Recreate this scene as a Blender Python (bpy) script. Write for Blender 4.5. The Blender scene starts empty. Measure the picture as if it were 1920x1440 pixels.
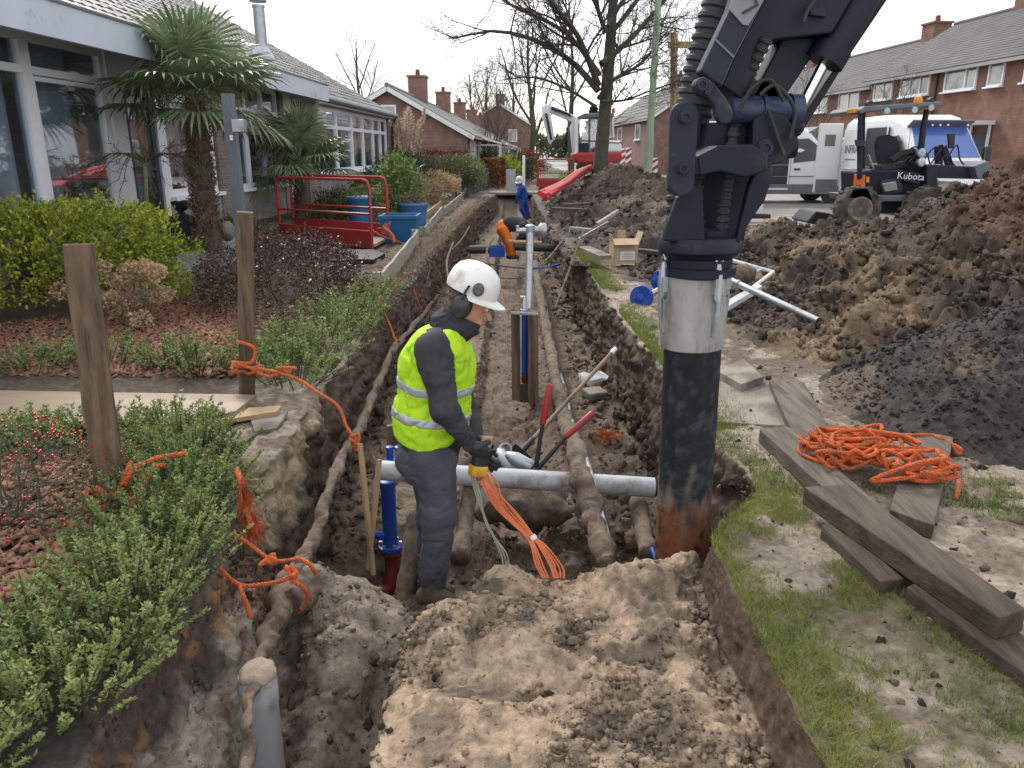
import bpy, math, random
import numpy as np
from mathutils import Vector, Matrix
R = math.radians
C = bpy.context.scene.collection
SC = bpy.context.scene
# ---------------------------------------------------------------- camera
TH = R(16.7); FP = 1450.0; CH = 1.65
cd = bpy.data.cameras.new('camera'); cam = bpy.data.objects.new('camera', cd); C.objects.link(cam)
cam.location = (0, 0, CH); cam.rotation_euler = (R(90) - TH, 0, 0)
cd.sensor_width = 36; cd.lens = FP / 1920 * 36; cd.clip_start = .05; cd.clip_end = 3000
SC.camera = cam
# ---------------------------------------------------------------- world and sun
SUN_EL, SUN_AZ = R(42), R(-24)       # thin-cloud sun ahead of the camera, a little to the left
w = bpy.data.worlds.new('World'); SC.world = w; w.use_nodes = True
nt = w.node_tree; nt.nodes.clear(); N = nt.nodes.new; L = nt.links.new
out = N('ShaderNodeOutputWorld'); sky = N('ShaderNodeTexSky'); sky.sky_type = 'NISHITA'; sky.sun_disc = False
sky.sun_elevation = SUN_EL; sky.sun_rotation = SUN_AZ
b1 = N('ShaderNodeBackground'); b1.inputs[1].default_value = .12; L(sky.outputs[0], b1.inputs[0])
b2 = N('ShaderNodeBackground'); b2.inputs[1].default_value = 1.05; n2_ = N('ShaderNodeTexNoise'); n2_.inputs['Scale'].default_value = 2.6; n2_.inputs['Detail'].default_value = 6; r2_ = N('ShaderNodeMapRange'); r2_.inputs[1].default_value = .36; r2_.inputs[2].default_value = .6; r2_.inputs[3].default_value = .5; r2_.inputs[4].default_value = 1.25; b2.inputs[0].default_value = (1, .985, .97, 1)
tc = N('ShaderNodeTexCoord'); mp = N('ShaderNodeMapping'); mp.inputs['Scale'].default_value = (1.2, 1.2, 4)
nz = N('ShaderNodeTexNoise'); nz.inputs['Scale'].default_value = 1.7; nz.inputs['Detail'].default_value = 7; nz.inputs['Roughness'].default_value = .55
L(tc.outputs['Generated'], mp.inputs[0]); L(mp.outputs[0], nz.inputs['Vector']); L(mp.outputs[0], n2_.inputs['Vector']); L(n2_.outputs[0], r2_.inputs[0]); L(r2_.outputs[0], b2.inputs[1])
rp = N('ShaderNodeValToRGB'); rp.color_ramp.elements[0].position = .36; rp.color_ramp.elements[1].position = .54
rp.color_ramp.elements[0].color = (.3, .3, .3, 1); rp.color_ramp.elements[1].color = (.98, .98, .98, 1)
L(nz.outputs[0], rp.inputs[0])
mx = N('ShaderNodeMixShader'); L(rp.outputs[0], mx.inputs[0]); L(b1.outputs[0], mx.inputs[1]); L(b2.outputs[0], mx.inputs[2])
L(mx.outputs[0], out.inputs[0])
ld = bpy.data.lights.new('sun', 'SUN'); ld.energy = 1.5; ld.angle = R(16); ld.color = (1, .94, .85)
sun = bpy.data.objects.new('sun', ld); C.objects.link(sun); sun.location = (-20, 30, 40)
sd = Vector((math.sin(SUN_AZ) * math.cos(SUN_EL), math.cos(SUN_AZ) * math.cos(SUN_EL), math.sin(SUN_EL)))
sun.rotation_euler = (-sd).to_track_quat('-Z', 'Y').to_euler()
SC.view_settings.view_transform = 'Standard'; SC.view_settings.look = 'None'
SC.view_settings.exposure = 0.95; SC.view_settings.gamma = 1
SC.render.engine = 'CYCLES'; SC.cycles.max_bounces = 6; SC.cycles.use_denoising = True
# ---------------------------------------------------------------- helpers: pixel of the photograph -> point of the place
_c, _s = math.cos(TH), math.sin(TH)
def ray(px, py):
    a = (px - 960) / FP; b = (py - 720) / FP
    return np.array((a, _c - b * _s, -_s - b * _c))
def gp(px, py, z=0.):
    d = ray(px, py); return np.array((0, 0, CH)) + d * ((z - CH) / d[2])
def dp(px, py, Y):
    d = ray(px, py); return np.array((0, 0, CH)) + d * (Y / d[1])
def xp(px, py, X):
    d = ray(px, py); return np.array((0, 0, CH)) + d * (X / d[0])
# ---------------------------------------------------------------- noise
def _h(i, j, k, s):
    n = (i.astype(np.uint32) * np.uint32(374761393) + j.astype(np.uint32) * np.uint32(668265263) + k.astype(np.uint32) * np.uint32(2147483647 - 1274126177) + np.uint32(s * 974711 + 12345))
    n = (n ^ (n >> np.uint32(13))) * np.uint32(1274126177); n = n ^ (n >> np.uint32(16))
    return (n & np.uint32(0xffff)).astype(np.float32) / 32767.5 - 1
def vn(P, sc, seed=0):
    P = np.asarray(P, np.float32) * sc; I = np.floor(P); f = P - I; I = I.astype(np.int64); f = f * f * (3 - 2 * f)
    o = 0
    for a in (0, 1):
        wa = f[:, 0] if a else 1 - f[:, 0]
        for b in (0, 1):
            wb = wa * (f[:, 1] if b else 1 - f[:, 1])
            for c in (0, 1):
                o = o + wb * (f[:, 2] if c else 1 - f[:, 2]) * _h(I[:, 0] + a, I[:, 1] + b, I[:, 2] + c, seed)
    return o
_RT = np.array(Matrix.Rotation(.7, 3, 'X') @ Matrix.Rotation(.9, 3, 'Z') @ Matrix.Rotation(.4, 3, 'Y'), np.float32)
def fbm(P, sc, octv=4, seed=0, gain=.5):
    o = 0; a = 1; P = np.asarray(P, np.float32)
    for i in range(octv):
        P = P @ _RT; o = o + a * vn(P, sc, seed + i); a *= gain; sc *= 2.03
    return o
def billow(P, sc, octv=4, seed=0, gain=.5):
    o = 0; a = 1; P = np.asarray(P, np.float32)
    for i in range(octv):
        P = P @ _RT; o = o + a * (np.abs(vn(P, sc, seed + i)) * 2 - .6); a *= gain; sc *= 2.1
    return o
def sstep(x, a, b):
    t = np.clip((x - a) / (b - a), 0, 1); return t * t * (3 - 2 * t)
# ---------------------------------------------------------------- mesh building
def rot(rx=0, ry=0, rz=0):
    return np.array(Matrix.Rotation(rz, 3, 'Z') @ Matrix.Rotation(ry, 3, 'Y') @ Matrix.Rotation(rx, 3, 'X'))
class MB:
    def __init__(s): s.v = []; s.F = []; s.n = 0
    def add(s, V, F):
        V = np.asarray(V, float).reshape(-1, 3); o = s.n
        s.v.append(V); s.F += [tuple(i + o for i in f) for f in F]; s.n += len(V); return s
    def box(s, c, d, r=None):
        h = np.array(d) / 2; V = np.array([(x, y, z) for x in (-1, 1) for y in (-1, 1) for z in (-1, 1)]) * h
        if r is not None: V = V @ np.asarray(r).T
        return s.add(V + np.array(c), [(0, 1, 3, 2), (4, 6, 7, 5), (0, 4, 5, 1), (2, 3, 7, 6), (0, 2, 6, 4), (1, 5, 7, 3)])
    def tube(s, pts, r, n=8, cap=True):
        P = np.asarray(pts, float); m = len(P); r = np.broadcast_to(np.asarray(r, float), (m,))
        T = np.gradient(P, axis=0); T /= np.linalg.norm(T, axis=1)[:, None] + 1e-12
        u = np.cross(T[0], (0, 0, 1) if abs(T[0][2]) < .9 else (1, 0, 0)); U = []
        for t in T:
            u = u - t * np.dot(u, t); u = u / (np.linalg.norm(u) + 1e-12); U.append(u)
        U = np.array(U); W = np.cross(T, U); a = np.arange(n) / n * 2 * math.pi
        V = P[:, None] + r[:, None, None] * (U[:, None] * np.cos(a)[None, :, None] + W[:, None] * np.sin(a)[None, :, None])
        F = [(i * n + j, i * n + (j + 1) % n, (i + 1) * n + (j + 1) % n, (i + 1) * n + j) for i in range(m - 1) for j in range(n)]
        if cap: F += [tuple(range(n))[::-1], tuple((m - 1) * n + j for j in range(n))]
        return s.add(V.reshape(-1, 3), F)
    def lathe(s, prof, c=(0, 0, 0), n=24, axis=(0, 0, 1), cap=True):   # prof: (radius, height along axis)
        ax = Vector(axis).normalized(); q = np.array(ax.to_track_quat('Z', 'Y').to_matrix()); a = np.arange(n) / n * 2 * math.pi
        V = np.array([[(r * math.cos(t), r * math.sin(t), h) for t in a] for r, h in prof]).reshape(-1, 3) @ q.T + np.array(c); m = len(prof)
        F = [(i * n + j, i * n + (j + 1) % n, (i + 1) * n + (j + 1) % n, (i + 1) * n + j) for i in range(m - 1) for j in range(n)]
        if cap: F += [tuple(range(n))[::-1], tuple((m - 1) * n + j for j in range(n))]
        return s.add(V, F)
    def prism(s, pts, off):                         # polygon swept along a vector
        P = np.asarray(pts, float); n = len(P); V = np.vstack((P, P + np.array(off)))
        return s.add(V, [tuple(range(n))[::-1], tuple(range(n, 2 * n))] + [(i, (i + 1) % n, n + (i + 1) % n, n + i) for i in range(n)])
    def pp(s, px, Y, t):                            # outline seen in the photo, at its own distance Y and real thickness t
        return s.prism([dp(x, y, Y) for x, y in px], (0, t, 0))
    def ball(s, c, r, n=10, m=7, sq=(1, 1, 1), q=None):
        V = [(0, 0, 1)] + [(math.sin(math.pi * i / m) * math.cos(2 * math.pi * j / n), math.sin(math.pi * i / m) * math.sin(2 * math.pi * j / n), math.cos(math.pi * i / m)) for i in range(1, m) for j in range(n)] + [(0, 0, -1)]
        V = np.array(V) * r * np.array(sq)
        if q is not None: V = V @ np.asarray(q).T
        F = [(0, 1 + j, 1 + (j + 1) % n) for j in range(n)] + [(1 + i * n + j, 1 + (i + 1) * n + j, 1 + (i + 1) * n + (j + 1) % n, 1 + i * n + (j + 1) % n) for i in range(m - 2) for j in range(n)]
        k = 1 + (m - 2) * n; F += [(k + j, len(V) - 1, k + (j + 1) % n) for j in range(n)]
        return s.add(V + np.array(c), F)
    def V(s): return np.vstack(s.v) if s.v else np.zeros((0, 3))
def wm(o):
    m = o.matrix_basis.copy()
    while o.parent: o = o.parent; m = o.matrix_basis @ m
    return m
def fmesh(name, V, F, attrs=None, smooth=False, m=None):      # fast: F is an (n, k) array or a list of them
    me = bpy.data.meshes.new(name); Fs = F if isinstance(F, list) else [F]
    V = np.ascontiguousarray(V, np.float32); me.vertices.add(len(V)); me.vertices.foreach_set('co', V.ravel())
    li = np.concatenate([f.ravel() for f in Fs]).astype(np.int32)
    lt = np.concatenate([np.full(len(f), f.shape[1]) for f in Fs]); ls = np.concatenate(([0], np.cumsum(lt)[:-1]))
    me.loops.add(len(li)); me.loops.foreach_set('vertex_index', li)
    me.polygons.add(len(lt)); me.polygons.foreach_set('loop_start', ls.astype(np.int32))
    me.update(calc_edges=True)
    for k, a in (attrs or {}).items():
        a = np.asarray(a, np.float32)
        if a.ndim == 1: me.attributes.new(k, 'FLOAT', 'POINT').data.foreach_set('value', a)
        else:
            at = me.attributes.new(k, 'FLOAT_COLOR', 'POINT'); at.data.foreach_set('color', np.hstack((a, np.ones((len(a), 1)))).astype(np.float32).ravel())
    if smooth: me.polygons.foreach_set('use_smooth', np.ones(len(lt), bool))
    if m: me.materials.append(m)
    me.validate(); return me
def link(name, me, par=None, **k):
    o = bpy.data.objects.new(name, me); C.objects.link(o)
    if par: o.parent = par
    for a, b in k.items():
        if b: o[a] = b
    return o
def part(name, mb, m, par=None, smooth=False, local=False, attrs=None, bevel=0, ang=40, **k):
    """one mesh object; world coordinates unless local; a top-level mesh gets its origin at its base"""
    if isinstance(mb, MB): V, F = mb.V(), mb.F
    else: V, F = mb
    V = np.asarray(V, float); loc = None
    if par is not None and not local:
        mi = np.array(wm(par).inverted()); V = V @ mi[:3, :3].T + mi[:3, 3]
    elif par is None and not local:
        loc = np.array(((V[:, 0].min() + V[:, 0].max()) / 2, (V[:, 1].min() + V[:, 1].max()) / 2, V[:, 2].min())); V = V - loc
    if isinstance(F, np.ndarray): me = fmesh(name, V, F, attrs, smooth, m)
    else:
        me = bpy.data.meshes.new(name); me.from_pydata(V.tolist(), [], F)
        if smooth: me.polygons.foreach_set('use_smooth', np.ones(len(me.polygons), bool))
        if m: me.materials.append(m)
        me.update()
        for q, a in (attrs or {}).items(): me.attributes.new(q, 'FLOAT', 'POINT').data.foreach_set('value', np.asarray(a, np.float32))
    if smooth and ang: me.set_sharp_from_angle(angle=R(ang))
    o = link(name, me, par, **k)
    if loc is not None: o.location = loc
    if bevel:
        b = o.modifiers.new('bevel', 'BEVEL'); b.width = bevel; b.segments = 2; b.limit_method = 'ANGLE'; b.angle_limit = R(35)
    return o
def thing(name, label, cat, loc=(0, 0, 0), rz=0, group=None):
    o = bpy.data.objects.new(name, None); C.objects.link(o); o.location = tuple(loc); o.rotation_euler = (0, 0, rz)
    o.empty_display_size = .2; o['label'] = label; o['category'] = cat
    if group: o['group'] = group
    return o
def dup(o, par=None):
    c = o.copy(); C.objects.link(c)
    if par: c.parent = par
    for ch in list(o.children): dup(ch, c)
    return c
def text(s, size, m, par, loc, rotm, name='lettering', ext=.002):
    cu = bpy.data.curves.new(name, 'FONT'); cu.body = s; cu.size = size; cu.extrude = ext; cu.align_x = 'CENTER'; cu.align_y = 'CENTER'; cu.resolution_u = 2
    t = bpy.data.objects.new(name, cu); C.objects.link(t); dg = bpy.context.evaluated_depsgraph_get(); dg.update()
    me = bpy.data.meshes.new_from_object(t.evaluated_get(dg)); bpy.data.objects.remove(t); bpy.data.curves.remove(cu)
    V = np.zeros(len(me.vertices) * 3, np.float32); me.vertices.foreach_get('co', V); V = V.reshape(-1, 3) @ np.asarray(rotm).T + np.array(loc)
    me.vertices.foreach_set('co', V.astype(np.float32).ravel()); me.materials.clear(); me.materials.append(m); me.update()
    return link(name, me, par)
def spl(pts, n):                                    # smooth curve through points
    P = np.asarray(pts, float); t = np.linspace(0, len(P) - 1, n); i = np.clip(t.astype(int), 0, len(P) - 2); f = (t - i)[:, None]
    a = P[np.maximum(i - 1, 0)]; b = P[i]; c = P[i + 1]; d = P[np.minimum(i + 2, len(P) - 1)]
    return .5 * (2 * b + (c - a) * f + (2 * a - 5 * b + 4 * c - d) * f ** 2 + (3 * b - a - 3 * c + d) * f ** 3)
# ---------------------------------------------------------------- materials
def M(name, c1, c2=None, sc=6, rough=.7, bump=0, bsc=30, metal=0, spec=.4, st=(1, 1, 1), dirt=None, dsc=3, damt=.5, vattr=None, trans=0, det=5, rv=0):
    m = bpy.data.materials.new(name); m.use_nodes = True; t = m.node_tree; P = t.nodes['Principled BSDF']; n = t.nodes.new; l = t.links.new
    P.inputs['Roughness'].default_value = rough; P.inputs['Metallic'].default_value = metal; P.inputs['Specular IOR Level'].default_value = spec
    cs = n('ShaderNodeTexCoord'); mp = n('ShaderNodeMapping'); mp.inputs['Scale'].default_value = st; l(cs.outputs['Object'], mp.inputs[0])
    def noise(sc, d=det, r=.6):
        x = n('ShaderNodeTexNoise'); x.inputs['Scale'].default_value = sc; x.inputs['Detail'].default_value = d; x.inputs['Roughness'].default_value = r; l(mp.outputs[0], x.inputs['Vector']); return x.outputs[0]
    def ramp(o, a, b):
        x = n('ShaderNodeMapRange'); x.inputs[1].default_value = a; x.inputs[2].default_value = b; l(o, x.inputs[0]); return x.outputs[0]
    def mix(f, a, b):
        x = n('ShaderNodeMix'); x.data_type = 'RGBA'; l(f, x.inputs[0])
        for q, s in ((a, 6), (b, 7)):
            if isinstance(q, tuple): x.inputs[s].default_value = (*q, 1)
            else: l(q, x.inputs[s])
        return x.outputs[2]
    c2 = c2 or tuple(v * .8 for v in c1)
    if vattr:
        at = n('ShaderNodeAttribute'); at.attribute_name = vattr; col = mix(at.outputs['Fac'], c1, c2)
        x = n('ShaderNodeHueSaturation'); l(col, x.inputs['Color']); l(ramp(noise(sc), .2, .8), x.inputs['Value'])
        x.inputs['Value'].default_value = 1; q = ramp(noise(sc), .25, .75); a = n('ShaderNodeMath'); a.operation = 'MULTIPLY_ADD'; l(q, a.inputs[0]); a.inputs[1].default_value = .6; a.inputs[2].default_value = .7; l(a.outputs[0], x.inputs['Value']); col = x.outputs[0]
    else: col = mix(ramp(noise(sc), .35, .65), c1, c2)
    if dirt: col = mix(ramp(noise(dsc, 8, .7), .72 - damt * .5, .85 - damt * .4), col, dirt)
    l(col, P.inputs['Base Color'])
    if rv:
        a = n('ShaderNodeMath'); a.operation = 'MULTIPLY_ADD'; l(noise(sc * 1.7), a.inputs[0]); a.inputs[1].default_value = rv * 2; a.inputs[2].default_value = rough - rv; l(a.outputs[0], P.inputs['Roughness'])
    if bump:
        b = n('ShaderNodeBump'); b.inputs['Strength'].default_value = min(1, bump); b.inputs['Distance'].default_value = .01 * max(1, bump); l(noise(bsc, 6, .65), b.inputs['Height']); l(b.outputs[0], P.inputs['Normal'])
    if trans:
        tr = n('ShaderNodeBsdfTranslucent'); l(col, tr.inputs[0]); ms = n('ShaderNodeMixShader'); ms.inputs[0].default_value = trans
        l(P.outputs[0], ms.inputs[1]); l(tr.outputs[0], ms.inputs[2]); l(ms.outputs[0], t.nodes['Material Output'].inputs[0])
    return m
def glass(name, tint, fac=.35, rough=.02):
    m = bpy.data.materials.new(name); m.use_nodes = True; t = m.node_tree; t.nodes.clear(); n = t.nodes.new; l = t.links.new
    o = n('ShaderNodeOutputMaterial'); tr = n('ShaderNodeBsdfTransparent'); tr.inputs[0].default_value = (*tint, 1); g = n('ShaderNodeBsdfGlossy'); g.inputs['Roughness'].default_value = rough; g.inputs[0].default_value = (.95, .97, 1, 1)
    lw = n('ShaderNodeLayerWeight'); lw.inputs[0].default_value = fac; f = n('ShaderNodeMapRange'); f.inputs[3].default_value = .14; f.inputs[4].default_value = .62; l(lw.outputs['Facing'], f.inputs[0]); x = n('ShaderNodeMixShader')
    l(f.outputs[0], x.inputs[0]); l(tr.outputs[0], x.inputs[1]); l(g.outputs[0], x.inputs[2]); l(x.outputs[0], o.inputs[0]); return m
def soil_mat(name, bump=.8, bsc=45, rough=.88, amp=.55):      # colour of the soil type comes from the mesh, grain from noise
    m = bpy.data.materials.new(name); m.use_nodes = True; t = m.node_tree; P = t.nodes['Principled BSDF']; n = t.nodes.new; l = t.links.new
    P.inputs['Specular IOR Level'].default_value = .25
    at = n('ShaderNodeAttribute'); at.attribute_name = 'col'; cs = n('ShaderNodeTexCoord'); h = n('ShaderNodeHueSaturation'); l(at.outputs['Color'], h.inputs['Color'])
    def noise(sc, d):
        x = n('ShaderNodeTexNoise'); x.inputs['Scale'].default_value = sc; x.inputs['Detail'].default_value = d; x.inputs['Roughness'].default_value = .7; l(cs.outputs['Object'], x.inputs['Vector']); return x.outputs[0]
    q = n('ShaderNodeMapRange'); q.inputs[1].default_value = .3; q.inputs[2].default_value = .7; q.inputs[3].default_value = 1 - amp; q.inputs[4].default_value = 1 + amp * .8; l(noise(bsc * .6, 8), q.inputs[0]); l(q.outputs[0], h.inputs['Value'])
    l(h.outputs[0], P.inputs['Base Color'])
    q2 = n('ShaderNodeMapRange'); q2.inputs[1].default_value = .3; q2.inputs[2].default_value = .7; q2.inputs[3].default_value = rough - .25; q2.inputs[4].default_value = 1; l(noise(7, 5), q2.inputs[0]); l(q2.outputs[0], P.inputs['Roughness'])
    b = n('ShaderNodeBump'); b.inputs['Strength'].default_value = bump; b.inputs['Distance'].default_value = .015; l(noise(bsc, 9), b.inputs['Height']); l(b.outputs[0], P.inputs['Normal']); return m
def brick_mat(name, c1, c2, mortar, sc=1, bw=.22, bh=.065, ms=.012, ax='x'):
    m = bpy.data.materials.new(name); m.use_nodes = True; t = m.node_tree; P = t.nodes['Principled BSDF']; n = t.nodes.new; l = t.links.new
    P.inputs['Roughness'].default_value = .85; cs = n('ShaderNodeTexCoord'); sp = n('ShaderNodeSeparateXYZ'); l(cs.outputs['Object'], sp.inputs[0]); cb = n('ShaderNodeCombineXYZ')
    ad = n('ShaderNodeMath'); l(sp.outputs[0], ad.inputs[0]); l(sp.outputs[1], ad.inputs[1]); l(ad.outputs[0], cb.inputs[0]); l(sp.outputs[2], cb.inputs[1])
    b = n('ShaderNodeTexBrick'); l(cb.outputs[0], b.inputs['Vector']); b.inputs['Color1'].default_value = (*c1, 1); b.inputs['Color2'].default_value = (*c2, 1); b.inputs['Mortar'].default_value = (*mortar, 1)
    b.inputs['Scale'].default_value = 1; b.inputs['Brick Width'].default_value = bw; b.inputs['Row Height'].default_value = bh; b.inputs['Mortar Size'].default_value = ms; b.inputs['Bias'].default_value = -.1
    nz = n('ShaderNodeTexNoise'); nz.inputs['Scale'].default_value = 2.5; nz.inputs['Detail'].default_value = 6; l(cs.outputs['Object'], nz.inputs['Vector'])
    q = n('ShaderNodeMapRange'); q.inputs[1].default_value = .3; q.inputs[2].default_value = .7; q.inputs[3].default_value = .7; q.inputs[4].default_value = 1.25; l(nz.outputs[0], q.inputs[0])
    h = n('ShaderNodeHueSaturation'); l(b.outputs[0], h.inputs['Color']); l(q.outputs[0], h.inputs['Value']); l(h.outputs[0], P.inputs['Base Color'])
    bp = n('ShaderNodeBump'); bp.inputs['Strength'].default_value = .5; bp.inputs['Distance'].default_value = .008; bp.invert = True; l(b.outputs['Fac'], bp.inputs['Height']); l(bp.outputs[0], P.inputs['Normal']); return m
rng = np.random.default_rng(7)
random.seed(7)
mat = {}
mat['soil'] = soil_mat('soil', .9, 38)
mat['clod'] = soil_mat('clod soil', 1, 60, .9, .6)
mat['white'] = M('white paint', (.72, .74, .76), (.62, .64, .66), 3, .35, dirt=(.3, .27, .23), damt=.25)
mat['upvc'] = M('white window frame', (.78, .81, .85), (.72, .75, .8), 2, .4)
mat['fascia'] = M('pale grey fascia', (.5, .55, .63), (.46, .51, .58), 2, .5, dirt=(.25, .26, .28), damt=.3)
mat['soffit'] = M('soffit boards', (.32, .31, .29), (.26, .25, .23), 4, .7, st=(1, .1, 1))
mat['darkblue'] = M('dark blue paint', (.035, .045, .07), (.03, .04, .06), 3, .45)
mat['greysteel'] = M('grey painted steel', (.13, .145, .17), (.1, .115, .14), 5, .5, bump=.1)
mat['galv'] = M('galvanised steel', (.42, .45, .48), (.3, .33, .36), 9, .42, metal=.7, dirt=(.2, .18, .15), damt=.35, rv=.1)
mat['alu'] = M('scuffed alloy', (.33, .33, .325), (.25, .245, .235), 7, .6, metal=.15, dirt=(.14, .12, .1), damt=.45, dsc=9, st=(1, 1, .35))
mat['arm'] = M('dark machine paint', (.007, .011, .022), (.011, .015, .027), 4, .5, bump=.06, spec=.25, dirt=(.04, .038, .036), damt=.3)
mat['plate'] = M('grey machine plate', (.022, .028, .043), (.018, .023, .036), 4, .6, bump=.06, spec=.25, dirt=(.1, .1, .1), damt=.25)
mat['chrome'] = M('chrome rod', (.7, .72, .75), (.6, .62, .65), 3, .12, metal=1)
mat['rubber'] = M('black rubber', (.018, .018, .02), (.03, .03, .03), 10, .6, dirt=(.09, .075, .06), damt=.3)
mat['hose'] = M('ribbed hose rubber', (.028, .03, .036), (.04, .041, .045), 6, .65, dirt=(.12, .11, .1), damt=.35)
mat['pvc'] = M('grey pvc', (.42, .44, .47), (.36, .38, .41), 4, .4, dirt=(.16, .13, .1), damt=.42, dsc=5)
mat['bluepl'] = M('blue paint gloss', (.012, .07, .38), (.01, .055, .3), 5, .38, dirt=(.1, .09, .08), damt=.3, dsc=9)
mat['bluepot'] = M('blue glazed pot', (.05, .16, .36), (.07, .2, .4), 3, .4)
mat['teal'] = M('blue plastic planter', (.012, .1, .26), (.015, .12, .28), 3, .45)
mat['redp'] = M('red paint', (.36, .028, .03), (.3, .025, .028), 6, .45, dirt=(.12, .07, .06), damt=.35, dsc=6)
mat['redpipe'] = M('red plastic pipe', (.55, .04, .03), (.45, .035, .03), 4, .4, dirt=(.2, .1, .07), damt=.25)
mat['rust'] = M('red oxide casting', (.2, .03, .025), (.12, .02, .018), 12, .5, bump=.3, dirt=(.03, .02, .018), damt=.4)
mat['orange'] = M('orange rope fibre', (.72, .17, .045), (.56, .1, .025), 60, .75, bump=1, bsc=140, dirt=(.24, .1, .055), damt=.48, dsc=11)
mat['cable'] = M('orange cable', (.62, .17, .06), (.5, .13, .05), 10, .45)
mat['cablegrey'] = M('grey cable', (.3, .3, .24), (.24, .24, .2), 10, .5)
mat['mud'] = M('mud coated pipe', (.2, .15, .11), (.09, .065, .05), 14, .9, bump=1, bsc=28, dirt=(.05, .038, .03), damt=.45, dsc=8)
mat['woodold'] = M('weathered stake wood', (.17, .115, .075), (.075, .05, .036), 9, .85, bump=.8, bsc=20, st=(3, 3, .25), dirt=(.035, .026, .02), damt=.4, dsc=3)
mat['woodgrey'] = M('grey weathered board', (.34, .31, .27), (.24, .215, .185), 9, .8, bump=.6, bsc=24, st=(2, .15, 2), dirt=(.13, .11, .09), damt=.3)
mat['plank'] = M('wet dark plank', (.115, .09, .07), (.052, .04, .032), 7, .62, bump=1.2, bsc=24, spec=.2, st=(4, .35, 2), dirt=(.05, .04, .032), damt=.35, rv=.15)
mat['plankgrey'] = M('grey dusty plank', (.18, .155, .13), (.1, .085, .07), 7, .75, bump=1.2, bsc=26, spec=.2, st=(4, .4, 2), dirt=(.08, .066, .054), damt=.45, dsc=4)
mat['newwood'] = M('pale raw timber', (.42, .3, .17), (.33, .23, .13), 5, .75, st=(3, 3, .3), dirt=(.12, .09, .06), damt=.3)
mat['oakpole'] = M('wooden tool handle', (.24, .17, .11), (.17, .12, .08), 9, .6, dirt=(.06, .045, .035), damt=.4)
mat['concrete'] = M('garden concrete', (.3, .31, .32), (.22, .23, .235), 7, .85, bump=.5, bsc=50, dirt=(.1, .12, .07), damt=.35)
mat['paving'] = M('dusty paving', (.27, .235, .2), (.19, .165, .14), 5, .8, bump=.8, bsc=40, dirt=(.1, .085, .07), damt=.5)
mat['road'] = M('worn street surface', (.3, .28, .265), (.2, .185, .175), 1.4, .45, bump=.2, bsc=20, dirt=(.12, .1, .085), damt=.4, dsc=.6, rv=.15)
mat['card'] = M('cardboard', (.46, .33, .22), (.4, .28, .18), 5, .8)
mat['paper'] = M('white paper', (.75, .75, .76), None, 5, .7)
mat['tile'] = M('grey roof tile', (.2, .2, .2), (.14, .14, .142), 3, .6, bump=.4, bsc=30, dirt=(.3, .31, .27), damt=.32, dsc=2)
mat['tiledark'] = M('brown grey roof tile', (.1, .095, .1), (.065, .062, .066), 1.5, .75, bump=.5, bsc=20, dirt=(.14, .13, .12), damt=.3)
mat['brickA'] = brick_mat('brown grey brick', (.22, .155, .11), (.15, .11, .085), (.2, .19, .17))
mat['brickB'] = brick_mat('dull red brick', (.24, .095, .07), (.17, .07, .055), (.2, .17, .15))
mat['brickR'] = brick_mat('orange red brick', (.22, .085, .05), (.16, .062, .04), (.15, .12, .1))
mat['brickG'] = brick_mat('pale sill brick', (.27, .25, .23), (.2, .18, .165), (.24, .23, .22))
mat['pane'] = glass('window glass', (.86, .9, .94), .3)
mat['farpane'] = M('reflecting pane', (.28, .29, .27), (.2, .21, .2), 2.2, .06, spec=1)  # light base colour puts some mirrored sky and trees into the pane
mat['vanpane'] = M('windscreen with painted sky', (.09, .15, .42), (.06, .12, .36), .8, .08, spec=1)  # blue of the reflected sky is put into the glass colour
mat['darkpane'] = M('dark car glass', (.02, .028, .035), (.03, .04, .05), 2, .06, spec=.9)
mat['room'] = M('dim room', (.22, .22, .23), (.15, .15, .16), 1.5, .9)
mat['curtain'] = M('pale curtain', (.66, .71, .78), (.55, .61, .69), 2, .9, trans=.3)
mat['black'] = M('black plastic', (.02, .021, .024), (.03, .031, .034), 6, .5)
mat['vanpaint'] = M('white van paint', (.66, .68, .7), (.6, .61, .62), 1.5, .28, spec=.5, dirt=(.3, .27, .23), damt=.22, dsc=1.2)
mat['vangrey'] = M('grey lower trim', (.16, .16, .165), (.12, .12, .122), 3, .6)
mat['mudrim'] = M('muddy rim', (.2, .18, .15), (.1, .085, .07), 9, .8, bump=.4)
mat['tyre'] = M('muddy tyre', (.03, .028, .026), (.14, .12, .1), 5, .9, bump=.5)
mat['amber'] = M('amber lens', (.7, .26, .01), None, 3, .3)
mat['orangepl'] = M('orange panel', (.7, .12, .02), (.6, .1, .02), 3, .4)
mat['yellow'] = M('yellow plastic', (.6, .36, .03), (.5, .28, .03), 6, .45, dirt=(.1, .08, .05), damt=.35)
mat['skin'] = M('skin', (.5, .28, .2), (.44, .24, .17), 12, .55)
mat['hair'] = M('grey brown hair', (.16, .12, .095), (.07, .055, .045), 60, .7, st=(1, 1, .3), bump=.8, bsc=120)
mat['jacket'] = M('charcoal jacket cloth', (.032, .033, .04), (.045, .046, .055), 18, .85, bump=.5, bsc=25)
mat['trouser'] = M('navy work trousers', (.045, .048, .068), (.075, .077, .098), 6, .9, bump=.8, bsc=30, dirt=(.15, .125, .105), damt=.42, dsc=3)
mat['hivis'] = M('hi-vis yellow cloth', (.46, .76, .02), (.38, .66, .015), 9, .75, bump=.9, bsc=16, dirt=(.22, .26, .05), damt=.22, dsc=4)
mat['reflect'] = M('silver reflective band', (.42, .45, .48), (.36, .38, .42), 20, .4, metal=.3)
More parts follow.
